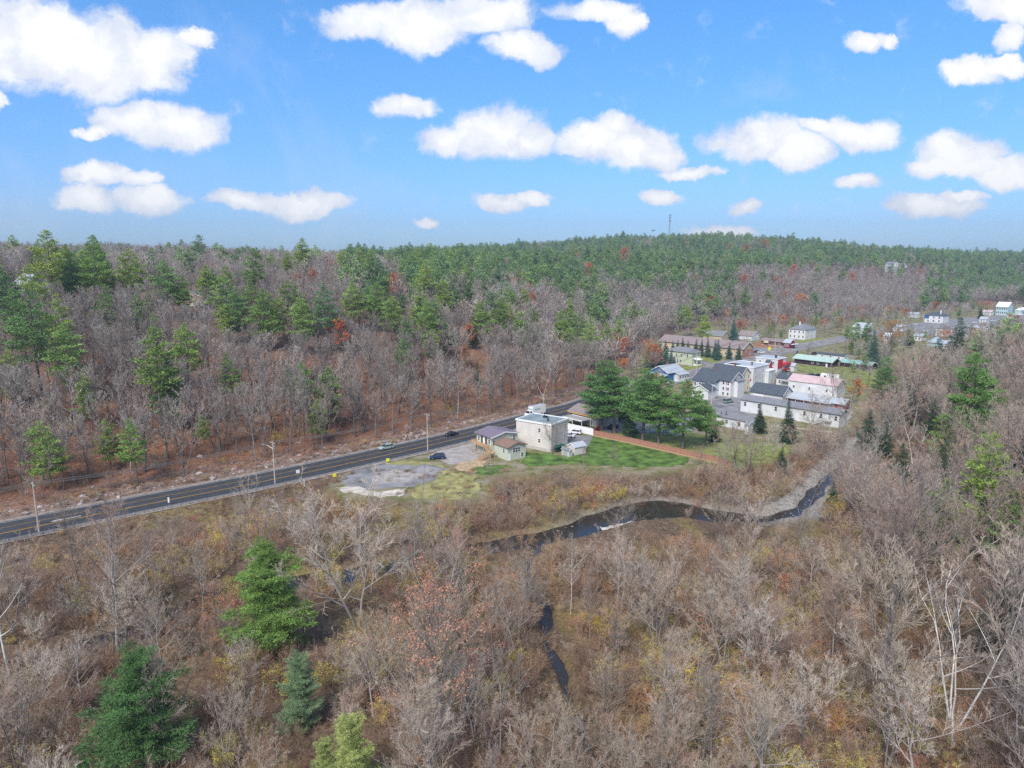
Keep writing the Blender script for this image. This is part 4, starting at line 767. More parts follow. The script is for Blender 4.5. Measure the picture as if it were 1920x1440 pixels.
e = sign(1402, 668, 'tall white roadside sign with yellow panel below it by the brick gable end', 3.2, 1.8, 6.0, M['trim'], name='business_sign', ang=20)
MB().box(-1.4, 1.4, -.1, -.06, 1.2, 2.8).build('lower_panel', M['yel'], e); MB().box(1.5, 1.62, -.06, .06, 0, 6.9).box(-1.62, -1.5, -.06, .06, 0, 6.9).build('frame', M['black'], e); MB().box(-1.3, 1.3, -.13, -.085, 5.5, 5.8).build('lettering_bar', M['black'], e)
e = sign(1891, 606, 'distant white and red price sign by the fuel canopy', 3.6, 5.5, 5, M['trim'], name='price_sign', ang=10); MB().box(-1.3, 1.3, -.14, -.09, 5.2, 7).build('red_panel', M['redp'], e)
# ------------------------------------------------------------------ utility poles and wires
POLES = []
def pole(px, py, top, label, arm=False, trans=False, cross=True, lamp_dir=150, w=None, ground_z=None, group='utility poles along the road', r=.16):
    x, y, z = w if w else hit(px, py)
    if w is None:
        dep = y*cp_+(CH-z)*sp_
    # height so that the top projects to picture row 'top'
    lo, hi = 3.0, 20.0
    for _ in range(40):
        m_ = (lo+hi)/2
        if PX(x, y, z+m_)[1] > top: lo = m_
        else: hi = m_
    H = (lo+hi)/2
    e = empty('utility_pole', (x, y, z), R(50), label, 'utility pole', group)
    MB().tube((0, 0, -.5), (0, 0, H), r, r*.65, 10).build('pole_shaft', M['pole'], e)
    if cross:
        MB().box(-.06, .06, -1.2, 1.2, H-.55, H-.42).build('crossarm', M['pole'], e)
        ins = MB(); [ins.tube((0, v, H-.42), (0, v, H-.2), .06, .04, 6) for v in (-1.1, -.55, .55, 1.1)]; ins.build('insulator', M['grey'], e)
    if trans: MB().tube((.35, 0, H-2.2), (.35, 0, H-1.1), .26, k=10).build('transformer', M['grey'], e)
    if arm:
        a = Vector((math.cos(R(lamp_dir-50)), math.sin(R(lamp_dir-50)), 0)); l = MB().tube((0, 0, H-2.0), tuple(a*1.5+Vector((0, 0, H-1.3))), .05, k=6).tube(tuple(a*1.5+Vector((0, 0, H-1.3))), tuple(a*2.7+Vector((0, 0, H-1.15))), .05, k=6).build('lamp_arm', M['steel'], e)
        MB().beam(tuple(a*2.6+Vector((0, 0, H-1.17))), tuple(a*3.3+Vector((0, 0, H-1.15))), .3, .15).build('lamp_head', M['steel'], l)
    POLES.append((Vector((x, y, z)), H)); return e
pole(74, 1003, 904, 'leaning pale wooden utility pole nearest the left edge, beside the guardrail', trans=False, r=.2)
pole(516, 908, 827, 'utility pole with street lamp arm at the guardrail end', arm=True, trans=True, lamp_dir=160)
pole(802, 845, 775, 'utility pole with transformer standing beside the driveway', trans=True)
pole(1019, 797, 738, 'utility pole with street lamp arm behind the beige block and truck', arm=True, trans=True, lamp_dir=155)
pole(1163, 745, 690, 'utility pole rising behind the big pines')
pole(1305, 702, 655, 'dark utility pole by the pale green house corner', cross=False)
pole(1378, 674, 637, 'pale utility pole with transformer in front of the long brick building', trans=True)
pole(1453, 658, 625, 'utility pole by the town intersection', cross=False)
pole(1731, 603, 589, 'distant white utility pole with crossarm left of the dark-roofed house', r=.3)
pole(1852, 609, 590, 'distant white utility pole near the price sign', r=.35)
pole(1334, 758, 722, 'slim pale pole in front of the white porch house', cross=False)
def wires():
    first = POLES[0]; d = Vector((d0[0], d0[1], 0)); far = (first[0]+d*55, first[1])
    seq = [far]+POLES[:8]; wm = mat('wire', (.16, .14, .13), .6, .1)
    nrm = Vector((-.62, .78, 0))
    SP = ['left of the leaning pole', 'between the leaning pole and the lamp pole', 'between the lamp pole and the driveway pole', 'between the driveway pole and the truck pole', 'between the truck pole and the pole behind the pines', 'beyond the big pines', 'near the pale green house', 'near the town intersection']
    for wn, off, dz in (('outermost near-side', -1.1, -.25), ('inner near-side', -.55, -.25), ('inner far-side', .55, -.25), ('outermost far-side', 1.1, -.25), ('upper communication', 0, -2.6), ('lowest communication', .15, -3.1)):
        for i in range(len(seq)-1):
            (a, ha), (b_, hb) = seq[i], seq[i+1]
            A = a+nrm*off+Vector((0, 0, ha+dz)); B = b_+nrm*off+Vector((0, 0, hb+dz)); n = 12; sag = (B-A).length*.018; mb = MB(); pts = []
            for k in range(n+1):
                t = k/n; pts.append(A.lerp(B, t)-Vector((0, 0, 4*sag*t*(1-t))))
            for k in range(n): mb.tube(pts[k]-A, pts[k+1]-A, .045 if dz > -1 else .06, k=4, cap=False)
            o = mb.build('power_line', wm, None, A); tag(o, wn+' overhead wire '+SP[i], 'wire', 'overhead wires')
wires()
# ------------------------------------------------------------------ vehicles
TY = mat('tyre_rubber', (.018, .018, .02), .85, .1); HUB = mat('wheel_alloy', (.4, .41, .42), .35, .1, metal=.7)
LAMP = mat('headlight_glass', (.7, .7, .72), .15, .05); TAIL = mat('tail_light', (.35, .01, .01), .3, .05)
def wheel(e, x, y, r=.33, w=.22):
    s = 1 if y > 0 else -1
    o = MB().tube((x, y-s*w, r), (x, y, r), r, k=14).build('wheel', TY, e); MB().tube((x, y, r), (x, y+s*.02, r), r*.6, k=10).build('rim', HUB, o)
def car(px, py, heading, label, paint, kind='sedan', name='car', L_=4.5, z=.152, group=None, s=1.0, w=None):
    x, y, z = (W(px, py, z) if w is None else w)
    e = empty(name, (x, y, z), R(heading), label, 'car', group)
    hw = .88; h = L_/2
    if kind == 'sedan': roofp = [(-h+.95, .92), (-h+1.45, 1.42), (h-2.05, 1.44), (h-1.25, .95)]
    elif kind == 'wagon': roofp = [(-h+.12, .95), (-h+.45, 1.5), (h-2.0, 1.52), (h-1.15, .98)]
    else: roofp = [(-h+.1, 1.0), (-h+.4, 1.78), (h-1.9, 1.8), (h-1.0, 1.1)]
    bz = roofp[0][1]; prof = [(-h, .38), (-h+.02, .75), (-h+.12, bz), (roofp[3][0], roofp[3][1]-.03), (h-.15, .78), (h, .6), (h-.02, .3), (-h+.05, .28)]
    V = []; n = len(prof)
    for yy, k in ((-hw, 0), (hw, 0)):
        for (a, c_) in prof: V.append((a, yy*(1 if c_ < .8 else .96), c_))
    mb = MB(); mb.v = V; mb.f = [list(range(n))[::-1], list(range(n, 2*n))]+[[i, (i+1) % n, n+(i+1) % n, n+i] for i in range(n)]
    o = mb.build('body', paint, e); bv = o.modifiers.new('bevel', 'BEVEL'); bv.width = .07; bv.segments = 2
    (a, za), (b_, zb), (c_, zc), (d_, zd) = roofp; ti = .2
    g_ = MB().hexa([(a, -hw+.06, za-.02), (d_, -hw+.06, zd-.02), (d_, hw-.06, zd-.02), (a, hw-.06, za-.02)], [(b_, -hw+ti, zb), (c_, -hw+ti, zc), (c_, hw-ti, zc), (b_, hw-ti, zb)]).build('windows', M['glass'], e)
    rf = MB().hexa([(b_-.02, -hw+ti-.02, zb), (c_+.02, -hw+ti-.02, zc), (c_+.02, hw-ti+.02, zc), (b_-.02, hw-ti+.02, zb)], [(b_+.1, -hw+ti+.08, zb+.06), (c_-.1, -hw+ti+.08, zc+.06), (c_-.1, hw-ti-.08, zc+.06), (b_+.1, hw-ti-.08, zb+.06)])
    for sy in (-1, 1):
        yb, yt = sy*(hw-.045), sy*(hw-ti+.015)
        rf.beam((a, yb, za), (b_, yt, zb), .07, .07); rf.beam((d_, yb, zd), (c_, yt, zc), .06, .06); m1 = (a+d_)/2-.1; rf.beam((m1, yb, (za+zd)/2), ((b_+c_)/2-.1, yt, (zb+zc)/2), .07, .06)
    rf.build('roof', paint, e)
    for sx in (-1, 1):
        for sy in (-1, 1): wheel(e, sx*(h-.85), sy*(hw-.0+.02))
    for sy in (-1, 1):
        MB().box(h-.14, h-.02, sy*.62-.17, sy*.62+.17, .62, .75).build('headlight', LAMP, e); MB().box(-h-.015, -h+.1, sy*.66-.15, sy*.66+.15, .68, .85).build('tail_light', TAIL, e)
    return e
def paint(n, c, r=.25): return mat(n, c, r, .02, 1, spec=.6)
black = paint('black_car_paint', (.012, .014, .02)); silver = paint('pale_green_car_paint', (.34, .44, .40)); wpaint = paint('white_car_paint', (.75, .76, .78)); navy = paint('dark_blue_car_paint', (.015, .035, .10)); gcar = paint('grey_green_car_paint', (.20, .27, .26)); rcar = paint('red_car_paint', (.35, .02, .03)); scar = paint('silver_car_paint', (.45, .47, .5))
car(724, 842, 221, 'silver-green wagon driving left on the far lane', silver, 'wagon')
car(846, 817, 220, 'black sedan following on the far lane near the green house', black)
car(820, 860, 190, 'dark blue hatchback parked beside the dirt lot', navy, 'wagon', L_=4.6)
car(1078, 813, 150, 'white car parked along the white fence', wpaint, 'wagon', group='white cars beside the beige block'); car(1066, 819, 150, 'white sedan partly hidden by the beige block', wpaint, group='white cars beside the beige block')
car(1365, 755, 35, 'grey-green van parked alone in the town car park', gcar, 'van', L_=4.8); car(1402, 748, 130, 'small red vehicle parked beside the charcoal-roofed garage', rcar, L_=3.8)
car(1427, 662, 5, 'white car parked near the yellow diamond sign', wpaint, L_=4.6, group='cars by the business sign'); car(1419, 661, 25, 'black car beside the white car near the yellow diamond sign', black, group='cars by the business sign')
car(1528, 664, 20, 'dark car parked at the left end of the mobile home', black)
car(1478, 696, 60, 'grey-green car parked below the red balconies', gcar, group='cars below the red balconies'); car(1470, 698, 60, 'dark car parked below the red balconies', black, group='cars below the red balconies')
car(1522, 706, 15, 'dark blue car at the left of the parked row on the grass', navy, group='cars parked on the grass'); car(1535, 706, 100, 'black car in the middle of the parked row on the grass', black, group='cars parked on the grass')
for px, py, l, pt in ((1716, 609, 'distant white car, left one beside the dark-roofed house', wpaint), (1724, 610, 'distant silver car, right one beside the dark-roofed house', scar), (1736, 622, 'distant white car on the lot below the small lawn', wpaint), (1798, 609, 'distant silver car at the roadside', scar), (1828, 606, 'distant white car parked near the price sign', wpaint), (1862, 602, 'distant white truck-like car near the fuel canopy', wpaint)):
    car(px, py, 20, l, pt, 'van' if 'truck' in l else 'sedan', group='distant parked cars')
car(1150, 803, 40, 'dark car parked in the shade under the big pines', black)
def truck():
    x, y, z = W(1003, 779.5, .152); e = empty('box_truck', (x, y, z), R(221), 'white box truck driving left on the road behind the beige block', 'truck')
    MB().box(-4.2, 2.1, -1.25, 1.25, .95, 3.75).build('cargo_box', M['trim'], e); MB().box(-4.15, 2.05, -1.2, 1.2, 3.75, 3.8).build('box_roof', M['r_lgrey'], e)
    MB().box(-4.2, 3.9, -.5, .5, .55, .95).build('chassis', M['black'], e)
    o = MB().hexa([(2.2, -1.1, .5), (4.3, -1.1, .5), (4.3, 1.1, .5), (2.2, 1.1, .5)], [(2.2, -1.05, 2.4), (3.3, -1.0, 2.4), (3.3, 1.0, 2.4), (2.2, 1.05, 2.4)]).build('cab', wpaint, e)
    MB().hexa([(3.42, -.95, 1.45), (3.82, -.95, 1.45), (3.82, .95, 1.45), (3.42, .95, 1.45)], [(3.3, -.9, 2.3), (3.42, -.9, 2.3), (3.42, .9, 2.3), (3.3, .9, 2.3)]).build('windshield', M['glass'], e)
    for sy in (-1, 1): MB().box(2.4, 3.3, sy*1.09-.02, sy*1.09+.02, 1.45, 2.15).build('side_window', M['glass'], e); MB().box(4.2, 4.33, sy*.8-.15, sy*.8+.15, .7, .95).build('headlight', LAMP, e)
    MB().box(2.15, 2.2, -1.0, 1.0, 2.6, 2.9).box(-1.5, 1.2, -1.262, -1.252, 2.4, 2.9).box(-1.5, 1.2, 1.252, 1.262, 2.5, 2.8).build('side_lettering', mat('teal_lettering', (.05, .3, .3), .6), e)
    for xx in (3.2, -2.4):
        for yy in (-1.15, 1.15): wheel(e, xx, yy, .46, .3)
truck()
e = empty('camper_trailer', W(1556, 713), R(-40), 'white camper trailer behind the bare rust-tinged tree', 'trailer'); o = MB().box(-4, 4, -1.2, 1.2, .5, 2.9).build('body', M['trim'], e); [wheel(e, x_, y_, .35) for x_ in (-.6, .6) for y_ in (-1.2, 1.2)]; MB().box(-2.5, -1.5, -1.23, -1.21, 1.5, 2.2).box(1, 2, -1.23, -1.21, 1.5, 2.2).build('window', M['glass'], e); MB().box(4, 5.3, -.1, .1, .5, .6).build('hitch', M['black'], e)
# ------------------------------------------------------------------ lattice tower on the far hill and a bird
def tower():
    d = ray(1255, 440); t = 1470; x = d[0]*t/d[1]; z = float(T(x, t)); e = empty('radio_mast', (x, t, z), 0, 'thin steel lattice radio mast on the far hilltop', 'tower')
    H = 62; m = mat('mast_steel', (.16, .18, .2), .6); mb = MB(); n = 14
    lv = [(2.6*(1-.72*i/n), H*i/n) for i in range(n+1)]
    c3 = [(math.cos(a), math.sin(a)) for a in (R(90), R(210), R(330))]
    for i in range(n):
        (r0, z0), (r1, z1) = lv[i], lv[i+1]
        for k in range(3):
            a, b_ = c3[k], c3[(k+1) % 3]; mb.beam((a[0]*r0, a[1]*r0, z0), (a[0]*r1, a[1]*r1, z1), .3, .3); mb.beam((a[0]*r0, a[1]*r0, z0), (b_[0]*r1, b_[1]*r1, z1), .16, .16)
    mb.build('mast', m, e)
    an = MB()
    for z_ in (H-1, H-6, H-12): [an.box(c[0]*2.2-.4, c[0]*2.2+.4, c[1]*2.2-.4, c[1]*2.2+.4, z_-2, z_+.5) for c in c3]; [an.beam((0, 0, z_), (c[0]*2.2, c[1]*2.2, z_), .15, .15) for c in c3]
    an.build('antenna_panels', m, e)
tower()
def bird():
    d = ray(1225, 433); t = 140; mb = MB(); c = Vector((d[0]*t/d[1], t, CH+d[2]*t/d[1]))
    mb.hexa([(-.3, -.05, -.05), (.25, -.04, -.04), (.25, .04, -.04), (-.3, .05, -.05)], [(-.22, -.03, .06), (.3, -.02, .03), (.3, .02, .03), (-.22, .03, .06)])
    for s in (-1, 1): mb.poly([(.12, s*.04, 0), (.05, s*.45, .22), (-.12, s*.42, .2), (-.12, s*.04, 0)]); mb.poly([(.05, s*.45, .22), (-.1, s*.8, .1), (-.12, s*.42, .2)])
    o = mb.build('bird', M['black'], None, c, R(30)); tag(o, 'small black bird flying just above the far hill skyline', 'bird')
bird()
# ------------------------------------------------------------------ vegetation: mesh generators
def unit(a): return a/np.maximum(np.linalg.norm(a, axis=-1, keepdims=True), 1e-9)
def prisms(P, Q, r0, r1, k=3):
    """k-sided tapered prisms between point arrays"""
    P, Q = np.asarray(P, float), np.asarray(Q, float); d = unit(Q-P); n = len(P)
    ref = np.where(np.abs(d[:, 2:3]) < .9, np.array([[0, 0, 1.]]), np.array([[1., 0, 0]])); a = unit(np.cross(d, ref)); b = np.cross(d, a)
    th = 2*np.pi*np.arange(k)/k; c, s = np.cos(th)[None, :, None], np.sin(th)[None, :, None]
    off = a[:, None]*c+b[:, None]*s
    V = np.concatenate([P[:, None]+off*np.reshape(r0, (-1, 1, 1)), Q[:, None]+off*np.reshape(r1, (-1, 1, 1))], 1).reshape(-1, 3)
    base = (np.arange(n)*2*k)[:, None]; i = np.arange(k); j = (i+1) % k
    f = np.stack([base+i, base+j, base+k+j, base+k+i], -1).reshape(-1, 4); return V, f
def ribbons(P, Q, w, g):
    """one thin triangle each, random facing"""
    d = unit(Q-P); a = unit(np.cross(d, g.normal(size=P.shape)))*np.reshape(w, (-1, 1))
    V = np.stack([P-a, P+a, Q], 1).reshape(-1, 3); return V, np.arange(len(V)).reshape(-1, 3)
def join(parts):
    V = []; F_ = []; n = 0
    for v, f in parts: V.append(v); F_.append(f+n); n += len(v)
    return np.concatenate(V), F_
def qpt(b, t): return b['p']+b['d']*(b['L']*t)[:, None]+b['c']*(b['L']*t*t)[:, None]
def qdir(b, t): return unit(b['d']+2*b['c']*t[:, None])
def spawn(g, b, K, ratio, spread, up, t0=.2, curve=.15):
    n = len(b['L']); idx = np.repeat(np.arange(n), K); bb = {k: v[idx] for k, v in b.items()}
    t = t0+(1-t0)*(np.tile(np.arange(K), n)+g.random(n*K))/K
    p = qpt(bb, t); d = qdir(bb, t); r = g.normal(size=d.shape); r -= d*(r*d).sum(1, keepdims=True); r = unit(r)
    d = unit(d+r*(spread*(.7+.6*g.random(n*K)))[:, None]+np.array([0, 0, up]))
    L_ = bb['L']*ratio*(1.15-.75*t)*(.7+.6*g.random(n*K))
    c = g.normal(size=d.shape)*curve*.6+np.array([0, 0, curve*.5]); return dict(p=p, d=d, L=L_, c=c, w=bb['w']*(1-.6*t)*.5)
def curve_segs(b, n, k, wend=.35, wmin=0):
    ts = np.linspace(0, 1, n+1); out = []
    for i in range(n):
        a, c = qpt(b, np.full(len(b['L']), ts[i])), qpt(b, np.full(len(b['L']), ts[i+1])); w0 = np.maximum(b['w']*(1-(1-wend)*ts[i]), wmin); w1 = np.maximum(b['w']*(1-(1-wend)*ts[i+1]), wmin)
        out.append(prisms(a, c, w0, w1, k))
    return out
def bare(seed, H=18.0, r=.24, nl=15, clear=.38, spread=.75, K=(7, 6, 6), tw=.013, width=.34, forks=1, lean=0.0, leaves=0, leafsize=.16, twmin=.0):
    """leafless broadleaf tree -> (trunk+limbs), (twigs), leaf triangles"""
    g = np.random.default_rng(seed); segs = []; limbs = []
    for f in range(forks):
        az = 2*math.pi*f/forks+g.random(); tilt = 0 if forks == 1 else .16+.16*g.random(); n = 8; hh = H*(1-.12*g.random()*(f > 0))
        z = np.linspace(0, 1, n+1); wob = np.cumsum(g.normal(0, .012*H, (n+1, 2)), 0)*z[:, None]**.5
        pts = np.stack([np.cos(az)*tilt*z*hh+lean*z*hh+wob[:, 0], np.sin(az)*tilt*z*hh+wob[:, 1], z*hh*.93], 1)
        if f == 0: pts[0] = 0
        pts[0] = (0, 0, -.6); rr = r*(1-.88*z**.85)*(1 if forks == 1 else .75); rr[0] *= 1.35
        segs.append(prisms(pts[:-1], pts[1:], rr[:-1], rr[1:], 6))
        m = max(4, nl//forks); t = clear+(1-clear)*((np.arange(m)+g.random(m)*.8)/m)**.9; t = np.minimum(t, .985)
        p = np.stack([np.interp(t, z, pts[:, i]) for i in range(3)], 1); a = np.arange(m)*2.4+g.random(m)*.9
        q = (t-clear)/(1-clear); el = .55+.75*q+g.normal(0, .12, m)
        d = np.stack([np.cos(a)*np.cos(el), np.sin(a)*np.cos(el), np.sin(el)], 1)
        shape = np.sin(np.pi*np.clip(.28+.72*q, 0, 1))**.6*.9+.16; L_ = H*width*shape*(.75+.5*g.random(m))
        limbs.append(dict(p=p, d=d, L=L_, c=np.stack([g.normal(0, .2, m), g.normal(0, .2, m), .1+.35*g.random(m)], 1), w=np.interp(t, z, rr)*.62+.01))
    limbs = {k: np.concatenate([l[k] for l in limbs]) for k in limbs[0]}
    segs += curve_segs(limbs, 5, 4, .3)
    b1 = spawn(g, limbs, K[0], .42, spread, .16); tw_ = curve_segs(b1, 2, 3, .35, tw*1.25)
    b2 = spawn(g, b1, K[1], .5, spread, .12, .15); tw_ += [prisms(b2['p'], qpt(b2, np.ones(len(b2['L']))), np.maximum(b2['w'], tw), tw*.7, 3)] if K[2] else []
    last = b2
    if K[2]: b3 = spawn(g, b2, K[2], .62, spread*.9, .1, .1); tw_.append(ribbons(b3['p'], qpt(b3, np.ones(len(b3['L']))), tw, g)); last = b3
    else: tw_.append(ribbons(b2['p'], qpt(b2, np.ones(len(b2['L']))), tw*1.3, g))
    lf = None
    if leaves:
        pi = g.integers(0, len(last['L']), leaves); o = {k: v[pi] for k, v in last.items()}; c = qpt(o, g.random(leaves))+g.normal(0, .12, (leaves, 3))
        A = unit(g.normal(size=(leaves, 3)))*leafsize; B = unit(g.normal(size=(leaves, 3)))*leafsize
        lf = (np.stack([c, c+A, c+B], 1).reshape(-1, 3), np.arange(leaves*3).reshape(-1, 3))
    return join(segs), join(tw_), lf
def shrub(seed, H=4.0, stems=9, K=(6, 6, 5), tw=.012, leaves=0, leafsize=.1, tilt=.55):
    g = np.random.default_rng(seed); m = stems; a = np.arange(m)*2.4+g.random(m); el = np.clip(1.57-tilt*(.2+g.random(m)*1.1), .3, 1.5)
    b0 = dict(p=np.stack([np.cos(a)*.25*g.random(m)*H*.4, np.sin(a)*.25*g.random(m)*H*.4, np.full(m, -.2)], 1), d=np.stack([np.cos(a)*np.cos(el), np.sin(a)*np.cos(el), np.sin(el)], 1),
              L=H*(.65+.4*g.random(m)), c=g.normal(0, .12, (m, 3)), w=np.full(m, .035*H/4))
    segs = curve_segs(b0, 3, 4, .3); b1 = spawn(g, b0, K[0], .5, .7, .1, .15); segs += curve_segs(b1, 2, 3, .4, tw)
    b2 = spawn(g, b1, K[1], .55, .75, .08, .1); segs.append(ribbons(b2['p'], qpt(b2, np.ones(len(b2['L']))), tw*1.1, g)); last = b2
    if K[2]: b3 = spawn(g, b2, K[2], .65, .8, .06, .05); segs.append(ribbons(b3['p'], qpt(b3, np.ones(len(b3['L']))), tw*.8, g)); last = b3
    lf = None
    if leaves:
        pi = g.integers(0, len(last['L']), leaves); o = {k: v[pi] for k, v in last.items()}; c = qpt(o, g.random(leaves))+g.normal(0, .1, (leaves, 3))
        A = unit(g.normal(size=(leaves, 3)))*leafsize; B = unit(g.normal(size=(leaves, 3)))*leafsize
        lf = (np.stack([c, c+A, c+B], 1).reshape(-1, 3), np.arange(leaves*3).reshape(-1, 3))
    return join(segs), lf
def needles(g, c, d, n, size, wid, flat=.45, lift=.25):
    """n needle-spray triangles round each clump centre c"""
    N_ = len(c)*n; C = np.repeat(c, n, 0); D = np.repeat(d, n, 0); sz = np.repeat(np.broadcast_to(size, (len(c),)), n)
    o = g.normal(size=(N_, 3))*np.array([1, 1, flat])*.55*sz[:, None]; C = C+o
    dr = unit(D*.5+unit(o)*.6+g.normal(size=(N_, 3))*.45+np.array([0, 0, lift])); side = unit(np.cross(dr, g.normal(size=(N_, 3))))
    L_ = sz*(.45+.4*g.random(N_)); V = np.stack([C-side*(wid*sz)[:, None], C+side*(wid*sz)[:, None], C+dr*L_[:, None]], 1).reshape(-1, 3)
    return V, np.arange(len(V)).reshape(-1, 3)
def conifer(seed, H=20.0, Lmax=4.4, clear=.3, nb=60, style='pine', ncl=8, nn=22, csize=.62, wid=.16, r=.26, gaps=.18):
    g = np.random.default_rng(seed); n = 7; z = np.linspace(0, 1, n+1); wob = np.cumsum(g.normal(0, .006*H, (n+1, 2)), 0)
    pts = np.stack([wob[:, 0], wob[:, 1], z*H], 1); pts[0] = (0, 0, -.6); rr = r*(1-.93*z); rr[0] *= 1.3; tr = [prisms(pts[:-1], pts[1:], rr[:-1], rr[1:], 6)]
    q = (np.arange(nb)+g.random(nb)*.5)/nb
    if style == 'pine': 
        q = np.round(q*nb/4.2)/(nb/4.2)+g.normal(0, .008, nb); q = np.clip(q, 0, .985)   # whorls
        Ls = Lmax*np.clip(1.12*(1-q)**.62*(.55+.45*np.clip(q/.18, 0, 1)), .1, 1)*(.6+.55*g.random(nb))
        el = -.02+.32*q+.7*q**5+g.normal(0, .10, nb)
    elif style == 'spruce': Ls = Lmax*(1.02-q)*(.85+.25*g.random(nb)); el = -.18+.35*q+g.normal(0, .06, nb)
    elif style == 'round': Ls = Lmax*np.clip(np.sqrt(np.clip(1-q**2.2, 0, 1))*(.9+.25*np.sin(q*17+seed)), .15, 1)*(.6+.5*g.random(nb)); el = .02+.55*q+.5*q**4+g.normal(0, .14, nb)
    else: Ls = Lmax*np.clip((1-q)**.8, .08, 1)*(.65+.5*g.random(nb)); el = -.12+.4*q+g.normal(0, .12, nb)
    keep = g.random(nb) > gaps*(q < .9); q, Ls, el = q[keep], Ls[keep], el[keep]; nb = len(q); a = np.arange(nb)*2.4+g.random(nb)*1.2
    zz = clear+(1-clear)*q; p = np.stack([np.interp(zz, z, pts[:, i]) for i in range(3)], 1)
    d = np.stack([np.cos(a)*np.cos(el), np.sin(a)*np.cos(el), np.sin(el)], 1)
    b = dict(p=p, d=d, L=Ls, c=np.tile([0, 0, .13 if style == 'pine' else .05], (nb, 1)), w=.02+.012*Ls)
    tr += curve_segs(b, 3, 3, .25)
    m = np.maximum(2, np.round(ncl*Ls/Lmax*1.25)).astype(int); idx = np.repeat(np.arange(nb), m); bb = {k: v[idx] for k, v in b.items()}
    t = .22+.8*g.random(len(idx))**.75 if style == 'pine' else .08+.92*g.random(len(idx))
    c = qpt(bb, t); dd = qdir(bb, t); sd = unit(np.cross(dd, [0, 0, 1.])); lat = g.uniform(-1, 1, len(idx))*.36*bb['L']*(1.15-.55*t)
    c = c+sd*lat[:, None]+np.array([0, 0, 1])*g.normal(0, .10, (len(idx), 1)); out = unit(dd+sd*np.sign(lat)[:, None]*.5)
    v, f = needles(g, c, out, nn, csize*(.75+.5*g.random(len(idx)))*np.clip(bb['L']/Lmax+.35, .5, 1), wid, .38 if style != 'spruce' else .3, .25 if style == 'pine' else -.05)
    return join(tr), (v, [f])
def dead_low(seed, H, clear):  # bare stubs under a pine crown
    g = np.random.default_rng(seed); n = 9; t = np.linspace(.12, clear, n); a = g.random(n)*6.3
    b = dict(p=np.stack([0*t, 0*t, t*H], 1), d=np.stack([np.cos(a), np.sin(a), g.normal(0, .15, n)], 1), L=1.2+1.6*g.random(n), c=np.zeros((n, 3)), w=np.full(n, .025)); return curve_segs(b, 1, 3, .3)
# ------------------------------------------------------------------ vegetation: materials
bark = mat('grey_bark', (.30, .275, .25), .95, .3, 1.4, rnd=.3, hue=[(.18, .155, .14), (.38, .35, .33)])
hillbark = mat('dark_hill_bark', (.13, .11, .105), .95, .3, 1.4, rnd=.3, hue=[(.20, .175, .165), (.10, .085, .08)])
twig = mat('grey_twigs', (.37, .31, .26), .95, .25, .35, rnd=.25, hue=[(.44, .36, .28), (.33, .27, .24), (.42, .28, .21), (.50, .45, .39), (.38, .30, .22)])
twig_hill = mat('mauve_twigs', (.36, .31, .275), .95, .25, .3, rnd=.25, hue=[(.30, .255, .225), (.42, .37, .31), (.34, .29, .27), (.48, .44, .39), (.37, .29, .24)])
brush = mat('brown_brush', (.37, .245, .17), .95, .3, .5, rnd=.28, hue=[(.28, .165, .13), (.44, .34, .21), (.37, .225, .16), (.50, .44, .35), (.33, .24, .20), (.46, .27, .13), (.30, .20, .16), (.46, .38, .31)])
birch = mat('white_birch_bark', (.66, .62, .57), .85, .3, 3.0, rnd=.1); btwig = mat('pale_twigs', (.40, .34, .30), .95, .2, .5, rnd=.15)
pineN = mat('pine_needles', (.17, .28, .07), .9, .4, .45, rnd=.18, hue=[(.25, .34, .07), (.13, .25, .09), (.31, .38, .08), (.12, .22, .09)])
pineD = mat('far_pine_needles', (.15, .26, .09), .9, .35, .2, rnd=.25, hue=[(.22, .31, .08), (.12, .22, .10), (.18, .28, .09), (.10, .19, .09)])
pineG = mat('deep_green_needles', (.10, .22, .075), .9, .4, .5, rnd=.12, hue=[(.15, .26, .06)])
pineY = mat('yellow_green_needles', (.16, .20, .04), .9, .35, .6, rnd=.12)
hemN = mat('dark_hemlock_needles', (.055, .10, .05), .9, .4, .6, rnd=.2); sprN = mat('blue_spruce_needles', (.06, .14, .125), .9, .35, .8, rnd=.2, hue=[(.09, .15, .09)])
rust = mat('rust_leaves', (.55, .16, .06), .9, .3, .8, rnd=.15, hue=[(.6, .24, .08), (.45, .13, .07)]); pinkl = mat('salmon_leaves', (.62, .27, .17), .9, .3, .8, rnd=.1); yl = mat('yellow_leaves', (.62, .48, .06), .9, .3, .8, rnd=.2, hue=[(.45, .40, .09)]); oliveL = mat('olive_leaves', (.34, .29, .10), .9, .3, .8, rnd=.2)
def packs(name, tr, tm, cr, cm, lf=None, lm=None, lod=None):
    """(trunk mesh, crown mesh, leaf mesh, whole mesh)"""
    tv, tf = tr; cv, cf = cr
    a = mesh_np(name+'_trunk', tv, tf, tm); b = mesh_np(name+'_crown', cv, cf, cm); l = mesh_np(name+'_leaves', lf[0], [lf[1]], lm) if lf else None
    V = [tv, cv]; F_ = list(tf)+[f+len(tv) for f in cf]; mi = [0]*sum(len(f) for f in tf)+[1]*sum(len(f) for f in cf); ms = [tm, cm]
    if lf: V.append(lf[0]); F_.append(lf[1]+len(tv)+len(cv)); mi += [2]*len(lf[1]); ms.append(lm)
    w = mesh_np(name, np.concatenate(V), F_, ms, mi)
    return dict(t=a, c=b, l=l, w=w, H=None)
def P_(pk, H): pk['H'] = H; return pk
K = {}
